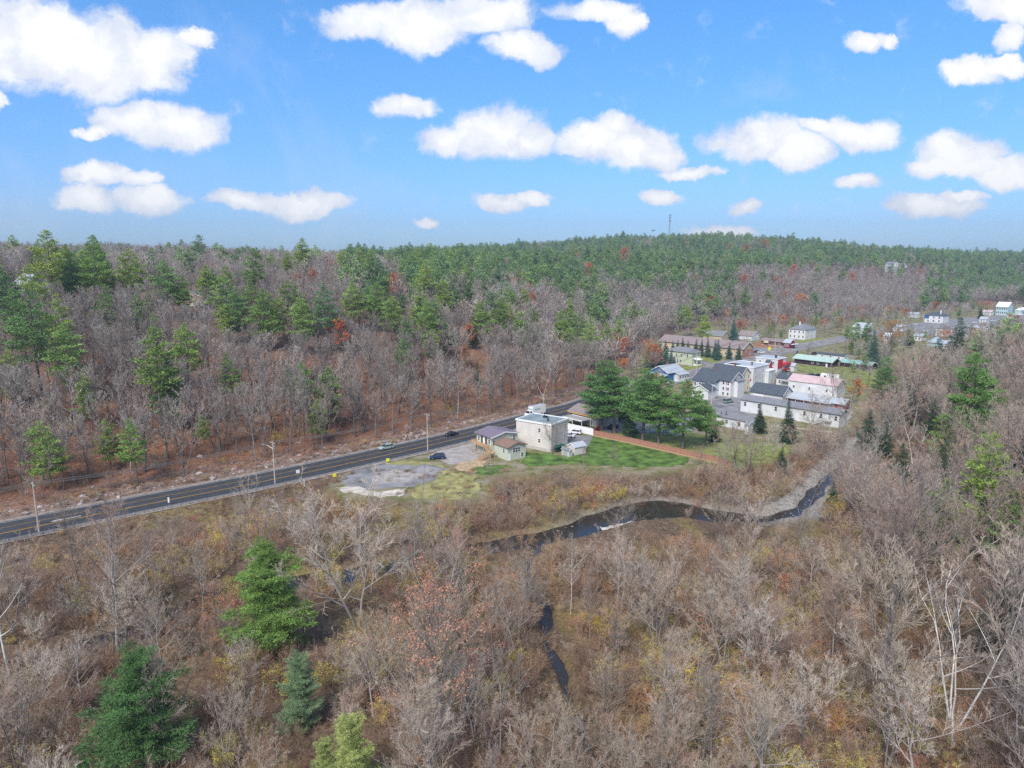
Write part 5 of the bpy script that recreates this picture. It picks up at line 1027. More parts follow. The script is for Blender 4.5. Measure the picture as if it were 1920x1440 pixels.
K['bare_near'] = [P_(packs('bare_tree', *(lambda r: (r[0], bark, r[1], twig))(bare(100+i, H, rr, nl, cl, sp, (8, 7, 7), .0115, wd, fk))), H)
                  for i, (H, rr, nl, cl, sp, wd, fk) in enumerate([(17, .22, 18, .3, .8, .34, 1), (15, .2, 20, .22, .9, .38, 2), (18, .24, 18, .4, .7, .27, 1), (13, .16, 18, .2, .9, .40, 3), (16, .2, 20, .3, .85, .32, 2), (19, .2, 18, .45, .6, .20, 1), (17, .17, 18, .3, .6, .20, 1), (15, .25, 14, .35, 1.0, .44, 1), (18, .2, 20, .5, .7, .24, 2), (14, .14, 16, .25, .7, .26, 4)])]
K['bare_hill'] = [P_(packs('hill_tree', *(lambda r: (r[0], hillbark, r[1], twig_hill))(bare(200+i, H, rr, nl, cl, sp, (7, 6, 6), .019, wd, fk))), H)
                  for i, (H, rr, nl, cl, sp, wd, fk) in enumerate([(18, .24, 18, .4, .65, .24, 1), (19, .26, 17, .45, .6, .21, 1), (16, .2, 18, .35, .75, .27, 1), (20, .3, 18, .42, .7, .26, 1), (17, .2, 17, .35, .65, .22, 2), (19, .22, 14, .55, .7, .20, 1), (15, .3, 16, .3, .85, .34, 1), (18, .2, 18, .3, .6, .17, 1)])]
K['bare_far'] = [P_(packs('far_tree', *(lambda r: (r[0], hillbark, r[1], twig_hill))(bare(300+i, H, .26, 12, .4, .8, (5, 5, 0), .075, .36, 1))), H) for i, H in enumerate([17, 19, 16])]
K['birch'] = [P_(packs('birch', *(lambda r: (r[0], birch, r[1], btwig))(bare(400+i, H, .15, 18, .35, .7, (7, 6, 5), .011, .22, fk))), H) for i, (H, fk) in enumerate([(17, 1), (18, 4), (15, 2)])]
K['far_birch'] = [P_(packs('far_birch', *(lambda r: (r[0], mat('pale_hill_bark', (.42, .38, .35), .9, .2, 1), r[1], mat('pale_hill_twigs', (.36, .32, .30), .95, .2, .4, rnd=.15)))(bare(420+i, 18, .18, 14, .4, .7, (5, 5, 0), .045, .27, 1))), 18) for i in range(2)]
K['rust'] = [P_(packs('rust_tree', *(lambda r: (r[0], hillbark, r[1], twig_hill, r[2], rust))(bare(500+i, 13, .2, 16, .3, .9, (6, 5, 0), .02, .38, 1, leaves=5200, leafsize=.26))), 13) for i in range(2)]
K['salmon'] = [P_(packs('salmon_tree', *(lambda r: (r[0], bark, r[1], twig, r[2], pinkl))(bare(520+i, 10, .14, 15, .25, .9, (7, 6, 4), .013, .38, 1, leaves=3600, leafsize=.085))), 10) for i in range(2)]
K['gold'] = [P_(packs('gold_tree', *(lambda r: (r[0], hillbark, r[1], twig_hill, r[2], mat('ochre_leaves', (.42, .24, .09), .9, .3, .8)))(bare(530+i, 13, .2, 16, .3, .9, (6, 5, 0), .02, .4, 1, leaves=3000, leafsize=.22))), 13) for i in range(1)]
K['pine'] = [P_(packs('pine', *(lambda r: (r[0], hillbark, r[1], pineN))(conifer(600+i, H, L_, cl, nb, 'pine', nc, nn, .72, .15, .26, gp))), H)
             for i, (H, L_, cl, nb, nc, nn, gp) in enumerate([(20, 4.6, .3, 64, 9, 20, .15), (22, 4.2, .42, 56, 9, 20, .2), (18, 4.8, .22, 62, 9, 20, .12), (23, 5.0, .35, 66, 9, 20, .3), (17, 3.8, .2, 60, 9, 20, .1)])]
K['pine_far'] = [P_(packs('far_pine', *(lambda r: (r[0], hillbark, r[1], pineD))(conifer(700+i, H, 4.8, .25, 40, 'pine', 6, 10, 1.15, .22, .26, .1))), H) for i, H in enumerate([18, 20, 16])]
K['pine_big'] = [P_(packs('big_pine', *(lambda r: (r[0], hillbark, r[1], pineG))(conifer(800+i, H, L_, cl, 78, 'pine', 13, 24, .66, .13, .36, .12))), H) for i, (H, L_, cl) in enumerate([(20, 6.0, .26), (18, 5.4, .3), (19, 6.4, .22)])]
K['pine_fg'] = [P_(packs('round_pine', *(lambda r: (r[0], bark, r[1], m_))(conifer(820+i, 16, 6.0, .08, 120, 'round', 24, 34, .50, .085, .24, .05))), 16) for i, m_ in enumerate([mat('fresh_pine_needles', (.17, .28, .065), .9, .4, .7, rnd=.1), mat('dark_pine_needles', (.085, .175, .055), .9, .4, .7, rnd=.1), mat('bluish_pine_needles', (.19, .28, .14), .9, .35, .7, rnd=.1), mat('yellowish_pine_needles', (.36, .42, .14), .9, .35, .7, rnd=.1)])]
K['hemlock'] = [P_(packs('hemlock', *(lambda r: (r[0], hillbark, r[1], hemN))(conifer(840+i, 15, 3.6, .06, 95, 'x', 10, 18, .62, .14, .2, .15))), 15) for i in range(2)]
K['spruce'] = [P_(packs('spruce', *(lambda r: (r[0], hillbark, r[1], m_))(conifer(860+i, 11, 2.7, .04, 110, 'spruce', 9, 16, .5, .14, .18, .02))), 11) for i, m_ in enumerate([sprN, sprN, hemN])]
K['shrub'] = [P_(packs('brush', *(lambda r: (r[0], brush, (r[0][0][:3], [np.array([[0, 1, 2]])]), brush))(shrub(900+i, H, st_, (6, 6, 5), .0115))), H) for i, (H, st_) in enumerate([(3.6, 9), (4.4, 8), (3.0, 11), (5.0, 7)])]
K['yshrub'] = [P_(packs('leafy_shrub', *(lambda r: (r[0], brush, (r[1][0], [r[1][1]]), m_))(shrub(930+i, 4.0, 8, (6, 5, 3), .0115, leaves=n_*2, leafsize=.10))), 4.0) for i, (m_, n_) in enumerate([(yl, 1100), (yl, 500), (oliveL, 900), (pinkl, 400), (rust, 500)])]
K['low'] = [P_(packs('low_brush', *(lambda r: (r[0], brush, (r[0][0][:3], [np.array([[0, 1, 2]])]), brush))(shrub(960+i, 1.5, 10, (6, 5, 3), .012, tilt=.9))), 1.5) for i in range(3)]
# ------------------------------------------------------------------ placing trees
TREES = []      # every tree: (kind, variant, x, y, z, scale, rot, label, group, cat, name)
def put(kind, x, y, z, H, var=None, label=None, cat='tree', name=None, group=None, wide=1.0):
    ps = K[kind]; v = (random.randrange(len(ps)) if var is None else var) % len(ps); s = H/ps[v]['H']
    TREES.append(dict(kind=kind, v=v, x=x, y=y, z=z, s=s, w=wide, rot=random.uniform(0, 6.28), label=label, cat=cat, name=name, group=group, H=H))
def base(kind, px, pyb, pyt, label, **k):
    x, y, z = hit(px, pyb); lo, hi = 1., 40.
    for _ in range(40):
        m_ = (lo+hi)/2
        if PX(x, y, z+m_)[1] > pyt: lo = m_
        else: hi = m_
    put(kind, x, y, z, lo, label=label, **k)
def topat(kind, px, pyt, H, label=None, **k):
    q = hit(px, pyt, add=H*.97)
    if q is None:
        d = ray(px, pyt); t = np.linspace(150, 900, 400); g = CH+d[2]*t-T(d[0]*t, d[1]*t)-H; i = int(np.argmin(g)); q = (d[0]*t[i], d[1]*t[i], float(T(d[0]*t[i], d[1]*t[i])))
    put(kind, *q, H, label=label, **k)
# conifers picked out on the left hill
GL = 'pines standing among leafless trees on the left hill'; LL = 'green pine rising among leafless trees on the left hill'
for px, py, H, v, lab in [(85, 438, 26, 1, 'tall ragged dark pine against the sky right of the white gabled ridge house'), (167, 447, 25, 3, 'tall yellow-green pine against the sky, second from the left'), (127, 487, 17, 0, None), (240, 470, 19, 2, 'broad yellow-green pine in front of the long ridge lodge'), (307, 490, 19, 0, 'dark pine in front of the right end of the ridge lodge'),
     (353, 468, 16, 4, None), (383, 500, 15, 4, None), (475, 470, 22, 1, 'layered dark pine standing clear above the left hill crest'), (417, 518, 19, 2, None), (440, 545, 18, 0, None), (467, 528, 18, 3, None), (493, 545, 20, 2, None), (420, 575, 12, 2, 'small bright yellow-green pine below the central pine clump'),
     (550, 528, 20, 2, None), (602, 535, 23, 3, 'tall layered pine left of the orange-leaved tree'), (567, 562, 19, 0, None), (10, 505, 19, 0, None), (14, 547, 21, 1, None), (56, 552, 26, 3, 'large yellow-green pine near the left edge of the hill'), (100, 565, 21, 1, None), (117, 612, 20, 0, None), (285, 622, 26, 1, 'lone tall pine in the middle of the left hillside'),
     (563, 446, 20, 4, 'narrow dark pine on the skyline left of centre'), (538, 475, 13, 4, None), (485, 455, 14, 4, None), (83, 792, 14, 2, 'low pine near the left end of the road, beside the utility pole'), (200, 790, 11, 4, None), (247, 788, 14, 3, 'low bright green pine above the road bank'), (380, 780, 10, 1, None), (612, 693, 16, 4, None), (590, 752, 11, 4, None), (85, 455, 14, 4, None), (340, 520, 14, 4, None), (520, 560, 15, 0, None), (195, 500, 14, 0, None),
     (660, 530, 19, 0, 'pointed dark pine right of the central pine clump'), (703, 533, 18, 2, None), (730, 557, 18, 0, None), (753, 550, 11, 4, None), (797, 490, 22, 1, None), (830, 528, 18, 2, None), (853, 540, 12, 4, None), (880, 532, 14, 4, None), (873, 505, 15, 0, None), (905, 565, 18, 2, None), (930, 560, 19, 0, None), (953, 570, 17, 2, None), (1000, 580, 12, 4, None),
     (1050, 583, 17, 2, None), (1070, 580, 18, 0, None), (1090, 588, 20, 3, None), (1107, 600, 21, 3, None), (1070, 560, 14, 4, None), (1075, 617, 16, 2, None), (1137, 608, 17, 1, None), (1163, 603, 18, 1, None), (673, 466, 16, 0, None), (695, 470, 16, 0, None), (782, 467, 18, 4, None), (640, 470, 15, 0, None), (830, 470, 14, 0, None), (1290, 575, 18, 0, 'bright green pine at the forest edge behind the long mauve-roofed building'), (1320, 590, 16, 2, None), (1398, 540, 24, 1, 'tall narrow pine alone in the leafless wood above the town'), (1110, 560, 17, 0, None), (1130, 575, 15, 0, None), (960, 545, 15, 0, None), (985, 540, 15, 0, None)]:
    topat('pine', px, py, H*1.22, lab, var=v, wide=1.12, group=None if lab else GL, name='pine_tree')
for px, py, H in ((862, 612, 12), (888, 608, 12), (895, 680, 10)): topat('hemlock', px, py, H, {862: 'dark pointed evergreen left of the rust-leaved tree on the centre hillside', 888: 'dark pointed evergreen right of the rust-leaved tree on the centre hillside', 895: 'small dark evergreen below the rust-leaved tree on the centre hillside'}[px], group='dark evergreens on the centre hillside', name='hemlock_tree')
for px, py, H, k, lab in ((635, 607, 14, 'rust', 'bright orange-red leaved tree on the left hillside right of the pines'), (876, 614, 11, 'rust', 'rust-leaved tree between two dark evergreens'), (870, 650, 9, 'rust', 'low rust-leaved tree below the two dark evergreens'), (735, 520, 14, 'rust', 'orange tinged tree high on the centre slope'), (1395, 518, 14, 'rust', 'small orange tree on the far slope above town'), (1600, 515, 15, 'rust', 'red-orange tree in the far bare wood, right'), (1487, 500, 15, 'rust', 'orange tree under the far pines, centre right'), (1500, 555, 18, 'rust', 'rust-brown tree above the white hip-roofed house'), (1370, 460, 22, 'gold', 'golden tree on the far skyline'), (1435, 452, 24, 'rust', 'red tree on the far skyline right of the mast'), (1170, 440, 22, 'rust', 'reddish tree on the far skyline left of the mast'), (1105, 497, 16, 'rust', 'orange tree among the far pines, left of the mast'), (1400, 462, 20, 'rust', 'red tree just below the far skyline')):
    topat(k, px, py, H, lab, name='autumn_tree')
# big pines by the fence
for px, pb, pt, v, w, lab in ((1128, 806, 676, 0, 1.25, 'leftmost of the big dark green pines by the wooden fence'), (1152, 812, 678, 2, 1.2, 'second big pine from the left by the wooden fence'), (1205, 827, 690, 1, 1.25, 'big pine in the middle of the row by the wooden fence'), (1235, 833, 705, 2, 1.15, 'big pine right of the middle of the row by the fence'), (1280, 842, 712, 0, 1.2, 'big multi-trunked pine at the right end of the fence row'), (1325, 835, 750, 1, 1.1, 'lower pine with yellow-green boughs right of the fence row')):
    base('pine_big', px, pb, pt, lab, var=v, wide=w, name='pine_tree')
base('hemlock', 1185, 822, 742, 'dark columnar evergreen between the big pines and the fence', name='hemlock_tree', wide=.7)
base('hemlock', 1172, 815, 765, 'dark low evergreen next to the columnar one behind the fence', name='hemlock_tree', wide=.7)
# foreground pines
base('pine_fg', 512, 1232, 1022, 'large bright green round-topped pine left of centre in the foreground', var=0, name='pine_tree', wide=1.0)
base('pine_fg', 262, 1440, 1228, 'dark green pine with a bare grey tree in front, lower left', var=1, name='pine_tree', wide=1.15)
base('pine_fg', 566, 1370, 1238, 'slim blue-green pine below the large round-topped one', var=2, name='pine_tree', wide=.8)
base('pine_fg', 668, 1500, 1350, 'yellow-green pine top at the bottom edge', var=3, name='pine_tree', wide=.8)
base('pine_fg', 612, 1500, 1392, 'small yellow-green pine top left of the bottom edge one', var=3, name='pine_tree', wide=.7)
# right side
base('pine_big', 1828, 872, 664, 'large layered pine standing above the trees at right', var=1, name='pine_tree', wide=.85)
base('pine_big', 1656, 760, 668, 'round-crowned green pine right of the teal roofed shed', var=2, name='pine_tree', wide=.7)
for px, pb, pt, lab in ((1675, 775, 715, 'dark narrow evergreen just below the round-crowned pine'), (1727, 760, 676, 'dark rounded evergreen right of the round-crowned pine'), (1628, 860, 768, 'dark pointed evergreen with a bare pale tree in front'), (1690, 915, 832, 'dark evergreen below the white dead tree at right'), (1858, 840, 745, 'dark evergreen at the foot of the large layered pine'), (1895, 700, 608, 'evergreen near the right edge above the bare crowns'), (1918, 750, 620, 'evergreen cut off by the right edge'), (1870, 740, 650, 'evergreen left of the right edge pair'), (1790, 700, 595, 'pale evergreen rising in front of the distant road'), (1560, 960, 905, 'dark low evergreen on the gravel river bank'), (1905, 1010, 890, 'dark evergreen among bare crowns at the right edge'), (1720, 930, 860, 'low dark evergreen on the right slope'), (1882, 1010, 905, 'broad dark evergreen near the right edge above the birches'), (1705, 800, 738, 'dark evergreen up the slope from the pointed evergreen'), (1775, 835, 765, 'dark evergreen just left of the layered pine'), (1800, 968, 885, 'dark evergreen below the layered pine among grey crowns'), (1655, 868, 800, 'dark evergreen right of the pointed evergreen by the bare pale tree'), (1906, 835, 740, 'dark evergreen by the right edge, right of the layered pine')):
    base('hemlock', px, pb, pt, lab, name='hemlock_tree', wide=1.3)
# town conifers
for px, pb, pt, v, lab in ((1423, 812, 756, 2, 'dark spruce in front of the charcoal-roofed garage'), (1477, 830, 752, 2, 'tall pointed spruce in front of the white long building'), (1375, 640, 598, 0, 'green spruce at the forest edge behind the long building'), (1250, 675, 638, 1, None), (1215, 690, 652, 0, None), (1225, 692, 650, 1, None), (1236, 692, 645, 0, None), (1248, 694, 652, 0, None), (1258, 697, 655, 1, None), (1264, 690, 668, 1, None),
   (1262, 662, 639, 0, None), (1270, 662, 637, 1, None), (1280, 664, 633, 0, None), (1290, 665, 638, 0, None), (1303, 668, 635, 1, None), (1314, 668, 636, 0, None), (1327, 670, 635, 0, None), (1340, 672, 638, 1, None), (1346, 673, 636, 0, None), (1366, 674, 643, 1, None), (1384, 675, 645, 0, None), (1344, 676, 650, 0, 'lone spruce in a mulch ring on the lawn'), (1494, 668, 655, 2, 'small dark pointed cypress at the town intersection'), (1635, 690, 618, 1, 'tall spruce behind the teal roofed shed'), (1838, 598, 575, 2, 'distant dark spruce left of the pale blue inn')):
    base('spruce', px, pb, pt, lab, var=v, group=None if lab else 'blue-green spruces around the pale green house', name='spruce_tree')
base('pine', 1602, 668, 600, 'thin pine left of the tall spruce in town', var=1, name='pine_tree'); base('pine', 1618, 668, 603, 'thin pine beside the tall spruce in town', var=1, name='pine_tree'); base('pine', 1585, 655, 610, 'thin pine right of the white hip-roofed house', var=1, name='pine_tree'); base('hemlock', 1703, 648, 618, 'dark round evergreen at the valley bend', name='hemlock_tree', wide=1.5)
for px, pb in ((1352, 797), (1358, 798), (1364, 799)): base('spruce', px, pb, pb-28, 'small dark columnar cedar against the white corner building', var=2, wide=.45, group='cedars along the white corner building', name='cedar')
for px, pb, pt, lab in ((1462, 884, 838, 'low dark evergreen below the tall pointed spruce'), (1340, 828, 790, 'dark low evergreen right of the fence row of pines')): base('hemlock', px, pb, pt, lab, name='hemlock_tree', wide=1.3)
for px, pb, pt, v, lab in ((1352, 885, 822, 3, 'grey rounded bare tree over the end of the wooden fence'), (1400, 892, 808, 1, 'dense grey bare tree in front of the yellow-green lawn'), (1425, 880, 830, 6, 'slender grey bare tree between the two dark spruces'), (1500, 872, 800, 4, 'bare tree on the brown slope below the outside stairs'), (1540, 860, 790, 0, 'bare tree on the slope at the right end of the white long building'), (1585, 830, 750, 2, 'bare tree right of the white long building'), (1308, 872, 835, 3, 'small pale bush-like tree at the lawn corner by the fence'), (920, 890, 858, 3, 'pale bushy bare tree in front of the green house'), (1095, 880, 838, 5, 'thin bare tree in front of the larger shed'), (1150, 880, 836, 6, 'thin pale bare tree on the green lawn')):
    base('bare_near', px, pb, pt, lab, var=v, name='bare_tree', wide=1.3)
# single bare trees and birches
for kd, px, pb, pt, v, w, lab in (('birch', 1018, 745, 684, 2, 1.2, 'bare white-limbed birch behind the utility pole and truck'), ('bare_near', 1034, 852, 792, 3, 1.1, 'small spreading bare tree in front of the beige block'), ('birch', 25, 1300, 985, 0, 1.0, 'tall leaning pale-barked tree at the left edge'), ('bare_near', 222, 1225, 952, 2, 1.0, 'tall bare tree crossing the road at left'), ('bare_near', 148, 1100, 935, 2, .7, 'thin bare tree in front of the road arrow'),
   ('bare_near', 672, 1185, 935, 1, 1.2, 'broad fan-shaped bare tree left of centre'), ('bare_near', 310, 1440, 1240, 0, 1.0, 'pale grey bare tree in front of the dark green pine'), ('bare_near', 855, 1400, 1165, 0, 1.0, 'bare tree with salmon tinged top in the centre foreground'), ('birch', 1785, 1400, 1070, 1, 1.2, 'many-stemmed white birch at lower right'), ('birch', 1900, 1440, 1165, 0, .9, 'white birch at the right edge'), ('birch', 1712, 880, 788, 2, 1.2, 'white dead branching tree on the right slope'), ('birch', 1745, 905, 820, 0, 1.0, 'thin white dead tree right of the branching one'),
   ('bare_near', 1520, 820, 740, 3, 1.1, 'bare tree in front of the white long building'), ('bare_near', 1562, 765, 690, 1, 1.2, 'reddish twigged bare tree beside the pink-roofed building'), ('gold', 1668, 668, 608, 0, 1.2, 'round golden-brown tree right of the tall spruce in town'), ('bare_near', 1558, 1260, 1080, 2, .9, 'straight bare tree right of the yellow shrubs'), ('birch', 1070, 1150, 1000, 0, .6, 'thin pale leafless tree right of the creek head'), ('bare_near', 1105, 1220, 1070, 2, .6, 'thin upright bare tree right of the creek'), ('bare_near', 1660, 1420, 1060, 0, 1, 'tall bare tree in the lower right crowd of crowns, left of the birch'),
   ('salmon', 826, 1420, 1115, 0, 1.0, 'bare tree with salmon-coloured leaves in its top, lower centre'), ('salmon', 395, 1260, 1160, 1, .8, 'small salmon-leaved tree at left between the pines'), ('salmon', 860, 1110, 1000, 1, .7, 'thin tree with faded orange leaves left of the river bend'), ('rust', 1590, 905, 880, 0, .6, 'small rust-brown tree on the gravel bank'), ('bare_near', 790, 960, 870, 2, .4, 'thin dark leaning snag beside the rough field'), ('bare_near', 1378, 880, 795, 3, 1.2, 'grey spreading bare tree at the end of the wooden fence'), ('bare_near', 1445, 880, 800, 0, 1.0, 'tall bare tree below the dark spruces')):
    base(kd, px, pb, pt, lab, var=v, wide=w, name={'birch': 'birch_tree', 'salmon': 'autumn_tree', 'rust': 'autumn_tree', 'gold': 'autumn_tree'}.get(kd, 'bare_tree'))
NMAN = len(TREES)
# ---- views that the trees leave open (the river, the road, the yards and the town are seen across these gaps)
OPEN = [(.88, [(-10, 978), (240, 925), (500, 880), (720, 838), (880, 800), (1000, 785), (1000, 800), (880, 830), (720, 868), (560, 910), (420, 935), (240, 965), (-10, 1015)]),
 (1, [(600, 908), (640, 880), (720, 850), (860, 800), (880, 780), (1000, 750), (1100, 770), (1340, 700), (1340, 860), (1290, 882), (1100, 882), (1000, 885), (910, 890), (905, 925), (740, 932), (620, 918)]),
 (.97, [(1040, 1005), (1095, 984), (1150, 962), (1250, 954), (1330, 964), (1335, 985), (1280, 996), (1150, 1000)]), (.8, [(892, 1036), (885, 1014), (960, 994), (1060, 982), (1080, 1000), (1000, 1028)]),
 (.8, [(1430, 985), (1440, 960), (1500, 935), (1530, 895), (1560, 880), (1545, 930), (1530, 1000), (1490, 1000)]),
 (.98, [(1010, 1150), (1030, 1150), (1045, 1200), (1075, 1270), (1065, 1285), (1040, 1270), (1015, 1200)]),
 (.93, [(455, 1120), (480, 1030), (545, 1030), (570, 1100), (600, 1190), (450, 1190)]), (.9, [(190, 1340), (230, 1240), (340, 1235), (350, 1330), (270, 1400)]), (.9, [(545, 1245), (575, 1245), (600, 1340), (535, 1340)]), (.95, [(590, 1440), (610, 1385), (665, 1355), (720, 1440)]),
 (.95, [(1785, 790), (1825, 668), (1870, 790)]), (.95, [(1635, 670), (1680, 670), (1680, 720), (1635, 720)]), (.7, [(1750, 1080), (1850, 1080), (1830, 1250), (1770, 1250)]), (.9, [(1700, 790), (1730, 790), (1725, 860), (1705, 860)]),
 (.8, [(1610, 850), (1628, 775), (1645, 850)]), (.8, [(1672, 910), (1690, 838), (1710, 910)]), (.8, [(600, 1190), (720, 930), (750, 1000), (690, 1190)]),
 (1, [(1100, 670), (1200, 640), (1320, 600), (1500, 600), (1640, 600), (1925, 560), (1925, 600), (1850, 628), (1760, 655), (1650, 690), (1600, 760), (1585, 800), (1480, 806), (1340, 830)])]
OPEN = OPEN_VALLEY = [(p, np.array(a, float), 1e9) for p, a in OPEN]
HILLOPEN = [(1, np.array([(4, 478), (58, 478), (62, 508), (0, 510)], float), 292), (.93, np.array([(252, 486), (345, 486), (345, 503), (252, 503)], float), 305)]
for t_ in TREES:
    if t_['y'] > 150 and t_['kind'] in ('pine', 'rust', 'hemlock') and t_['z'] > 4:
        a0, b0, d0_ = PX(t_['x'], t_['y'], t_['z']+t_['H']); a1, b1, _ = PX(t_['x'], t_['y'], t_['z']+t_['H']*.42); w_ = t_['H']*.17*F/d0_
        HILLOPEN.append((.9, np.array([(a0, b0+4), (a0+w_, (b0+b1)/2), (a0+w_*.9, b1), (a0-w_*.9, b1), (a0-w_, (b0+b1)/2)]), t_['y']))
def sight(X, Y, Z, H, wr):
    dep = Y*cp_+(CH-Z)*sp_; w = wr*H*F/dep; keep = np.ones(len(X), bool); u = rng.random(len(X))
    for pr, poly, ymax in OPEN:
        hitp = np.zeros(len(X), bool)
        for fz in (.3, .5, .7, .85, 1.0):
            a, b_, _ = PX(X, Y, Z+H*fz)
            for fx in (-.8, -.3, .3, .8): hitp |= inside(a+w*fx, b_, poly)
        keep &= ~(hitp & (u < pr) & (Y < ymax))
    return keep
# ---- scattered woods
def grid(y0, y1, step, xr):
    out = []
    for y in np.arange(y0, y1, step):
        w = xr(y); xs = np.arange(-w, w, step); out.append(np.stack([xs+rng.uniform(-.45, .45, len(xs))*step, y+rng.uniform(-.45, .45, len(xs))*step], 1))
    return np.concatenate(out)
fr = lambda y: .82*y+14
A = np.concatenate([grid(52, 330, 4.9, fr), grid(330, 800, 6.0, fr), grid(800, 2300, 10.0, fr)])
X, Y = A[:, 0], A[:, 1]; Z, q = T(X, Y, True); s = q['s']
mx = np.array([t['x'] for t in TREES]); my = np.array([t['y'] for t in TREES])
b0x, b0y, _ = PX(X, Y, Z); grove = np.zeros(len(X), bool)
for pg in ([(1106, 748), (1150, 705), (1200, 660), (1235, 625), (1236, 655), (1205, 690), (1160, 725)], [(1590, 760), (1605, 700), (1645, 672), (1700, 650), (1760, 655), (1925, 628), (1925, 650), (1700, 700), (1640, 730)], [(1640, 640), (1700, 625), (1735, 640), (1720, 665), (1650, 680)]): grove |= inside(b0x, b0y, np.array(pg, float))
ok = (q['dr'] > np.where(s > 0, 12.0, 10.5)) & (~(q['ins'] & (s < 1)) | grove) & (q['rd'] > 1.5) & (q['cd'] > 2.6)
near_man = np.array([np.min((mx-x)**2+(my-y)**2) for x, y in zip(X, Y)]); ok &= near_man > 5.5
ok &= ~((s > 0) & (s < 5) & (Y < 330) & (rng.random(len(X)) < .6))
# keep the lodge and house on the left ridge clear
for hx, hy, rr in ((ray(44, 505)[0]/ray(44, 505)[1]*290+3, 293, 12), (ray(330, 500)[0]/ray(330, 500)[1]*300-14, 300, 20)): ok &= (X-hx)**2+(Y-hy)**2 > rr*rr
HT = rng.uniform(11.5, 17.0, len(X)); HT = np.where(s > 120, rng.uniform(8, 14, len(X))*(1+.2*wav(X, Y, 34, .9)), HT); HT = np.where(s > 400, HT*1.15, HT); HT = np.where((s < 0), HT*rng.uniform(.5, 1.0, len(X)), HT); HT = np.where((s < 0) & (q['rf'] > 0), HT*1.5, np.where((s > 0) & (Y < 330), HT*1.12, HT))
pxv, pyv, dep = PX(X, Y, Z+HT*.7)
ok &= ~((s < 0) & (Y < 330) & (rng.random(len(X)) < np.where(q['rf'] > 0, .05, .36)))
ok &= ~((s > 0) & (s < 80) & (Y < 330) & (rng.random(len(X)) < .24))
ok &= sight(X, Y, Z, HT, .26) | (s > 0)
OPEN = HILLOPEN; ok &= sight(X, Y, Z, HT, .2) | (s < 0); OPEN = OPEN_VALLEY
ok &= (pxv > -120) & (pxv < 2040) & (PX(X, Y, Z+HT)[1] < 1500)
ok[ok] = visible(X[ok], Y[ok], (Z+HT)[ok], clear=1.0)
# open belt of brush only, between the town and the river, and by the road bank
bx, by, _ = PX(X, Y, Z)
belt = inside(bx, by, np.array([(560, 915), (900, 890), (1100, 872), (1500, 870), (1560, 900), (1500, 990), (1180, 1010), (900, 1050), (850, 960), (700, 945)])) & (s < 0)
ok &= ~(belt & (rng.random(len(X)) < .8))
ok &= ~((s < 0) & (q['dr'] < 26) & (Y < 260) & (rng.random(len(X)) < .55)) 
def nz(px, py, sc_, ph): return wav(px, py, sc_, ph)
pp_ = np.full(len(X), .035)
pp_ = np.where((s > 0) & (Y < 300) & (pxv < 720), .05+.10*((pyv < 500) & (pyv > 440))+.55*((pyv < 545) & (pyv > 470) & (pxv < 640))*(nz(pxv, pyv, 40, 1) > .1), pp_)
m = (s > 0) & (pxv >= 640)
band = .10+.75*sst(560, 500, pyv)*(pxv > 760)+.25*sst(560, 500, pyv)*(pxv <= 760); band = np.where((pyv < 500) & (pxv > 860), .6, band)
bl = (pxv > 1380)*(pxv < 1740)*(pyv > 498+.02*abs(pxv-1560)); band = np.where(bl, .02, band); band = np.where((pxv > 1740) & (pyv < 575), .72, band)
band = band+.42*nz(pxv, pyv*1.6, 33, 2)*(band > .06)
pp_ = np.where(m, band, pp_)
pp_ = np.where((s < 0) & (q['rf'] > 5), .22, pp_); pp_ = np.where((s < 0) & (q['rf'] <= 5), .0, pp_)
isp = (rng.random(len(X)) < pp_) & ~((s > 0) & (s < 40) & (pxv > 640) & (Y < 330))
isb = (~isp) & (s > 0) & (rng.random(len(X)) < np.where((pyv < 520) & (pxv < 1400), .10, .035)+.5*((pxv > 1560) & (pxv < 1720) & (pyv > 500) & (pyv < 570)))
isr = (~isp) & (~isb) & (s > 0) & (Y > 330) & (rng.random(len(X)) < .013+.05*(Z > 75)+.006*((pxv > 1400)*(pxv < 1700)))
SC = []
TX, TY_ = (lambda a: (a[:, 0], a[:, 1]))(grid(262, 760, 7.0, fr)); tz, tq = T(TX, TY_, True); tb = PX(TX, TY_, tz)
hok = np.ones(len(TX), bool)
for h_ in HOUSES:
    c_ = h_.pt(h_.Lu/2, h_.Lv/2); rr_ = .5*math.hypot(h_.Lu, h_.Lv)+3.0; hok &= (TX-c_[0])**2+(TY_-c_[1])**2 > rr_**2
lots = [np.array(p_, float) for p_ in ([(1310, 740), (1500, 735), (1610, 760), (1590, 812), (1330, 800)], [(1390, 645), (1545, 636), (1550, 650), (1440, 680)], [(1310, 660), (1425, 656), (1410, 672), (1357, 692), (1310, 678)], [(1690, 612), (1925, 588), (1925, 608), (1730, 634)], [(1480, 690), (1560, 700), (1600, 720), (1500, 720)])]
for p_ in lots: hok &= ~inside(tb[0], tb[1], p_)
hok &= tq['ins'] & (tq['s'] < 0) & (tq['dr'] > 9) & (rng.random(len(TX)) < np.where((tb[0] < 1238), .95, np.where(tb[0] > 1590, .7, np.where(tb[1] < 634, .55, .17)))) & (tb[0] > 1100) & (tb[0] < 1960)
for i in np.nonzero(hok)[0]:
    r_ = rng.random(); H = rng.uniform(8, 13) if tb[0][i] < 1238 or (tb[1][i] < 634 and tb[0][i] < 1590) else (rng.uniform(4, 8.5) if tb[0][i] < 1590 else rng.uniform(5, 11))
    SC.append(('pine' if r_ < .12 else ('gold' if r_ < .17 else ('rust' if r_ < .20 else 'bare_far')), float(TX[i]), float(TY_[i]), float(tz[i]), float(H), float(tb[2][i])))
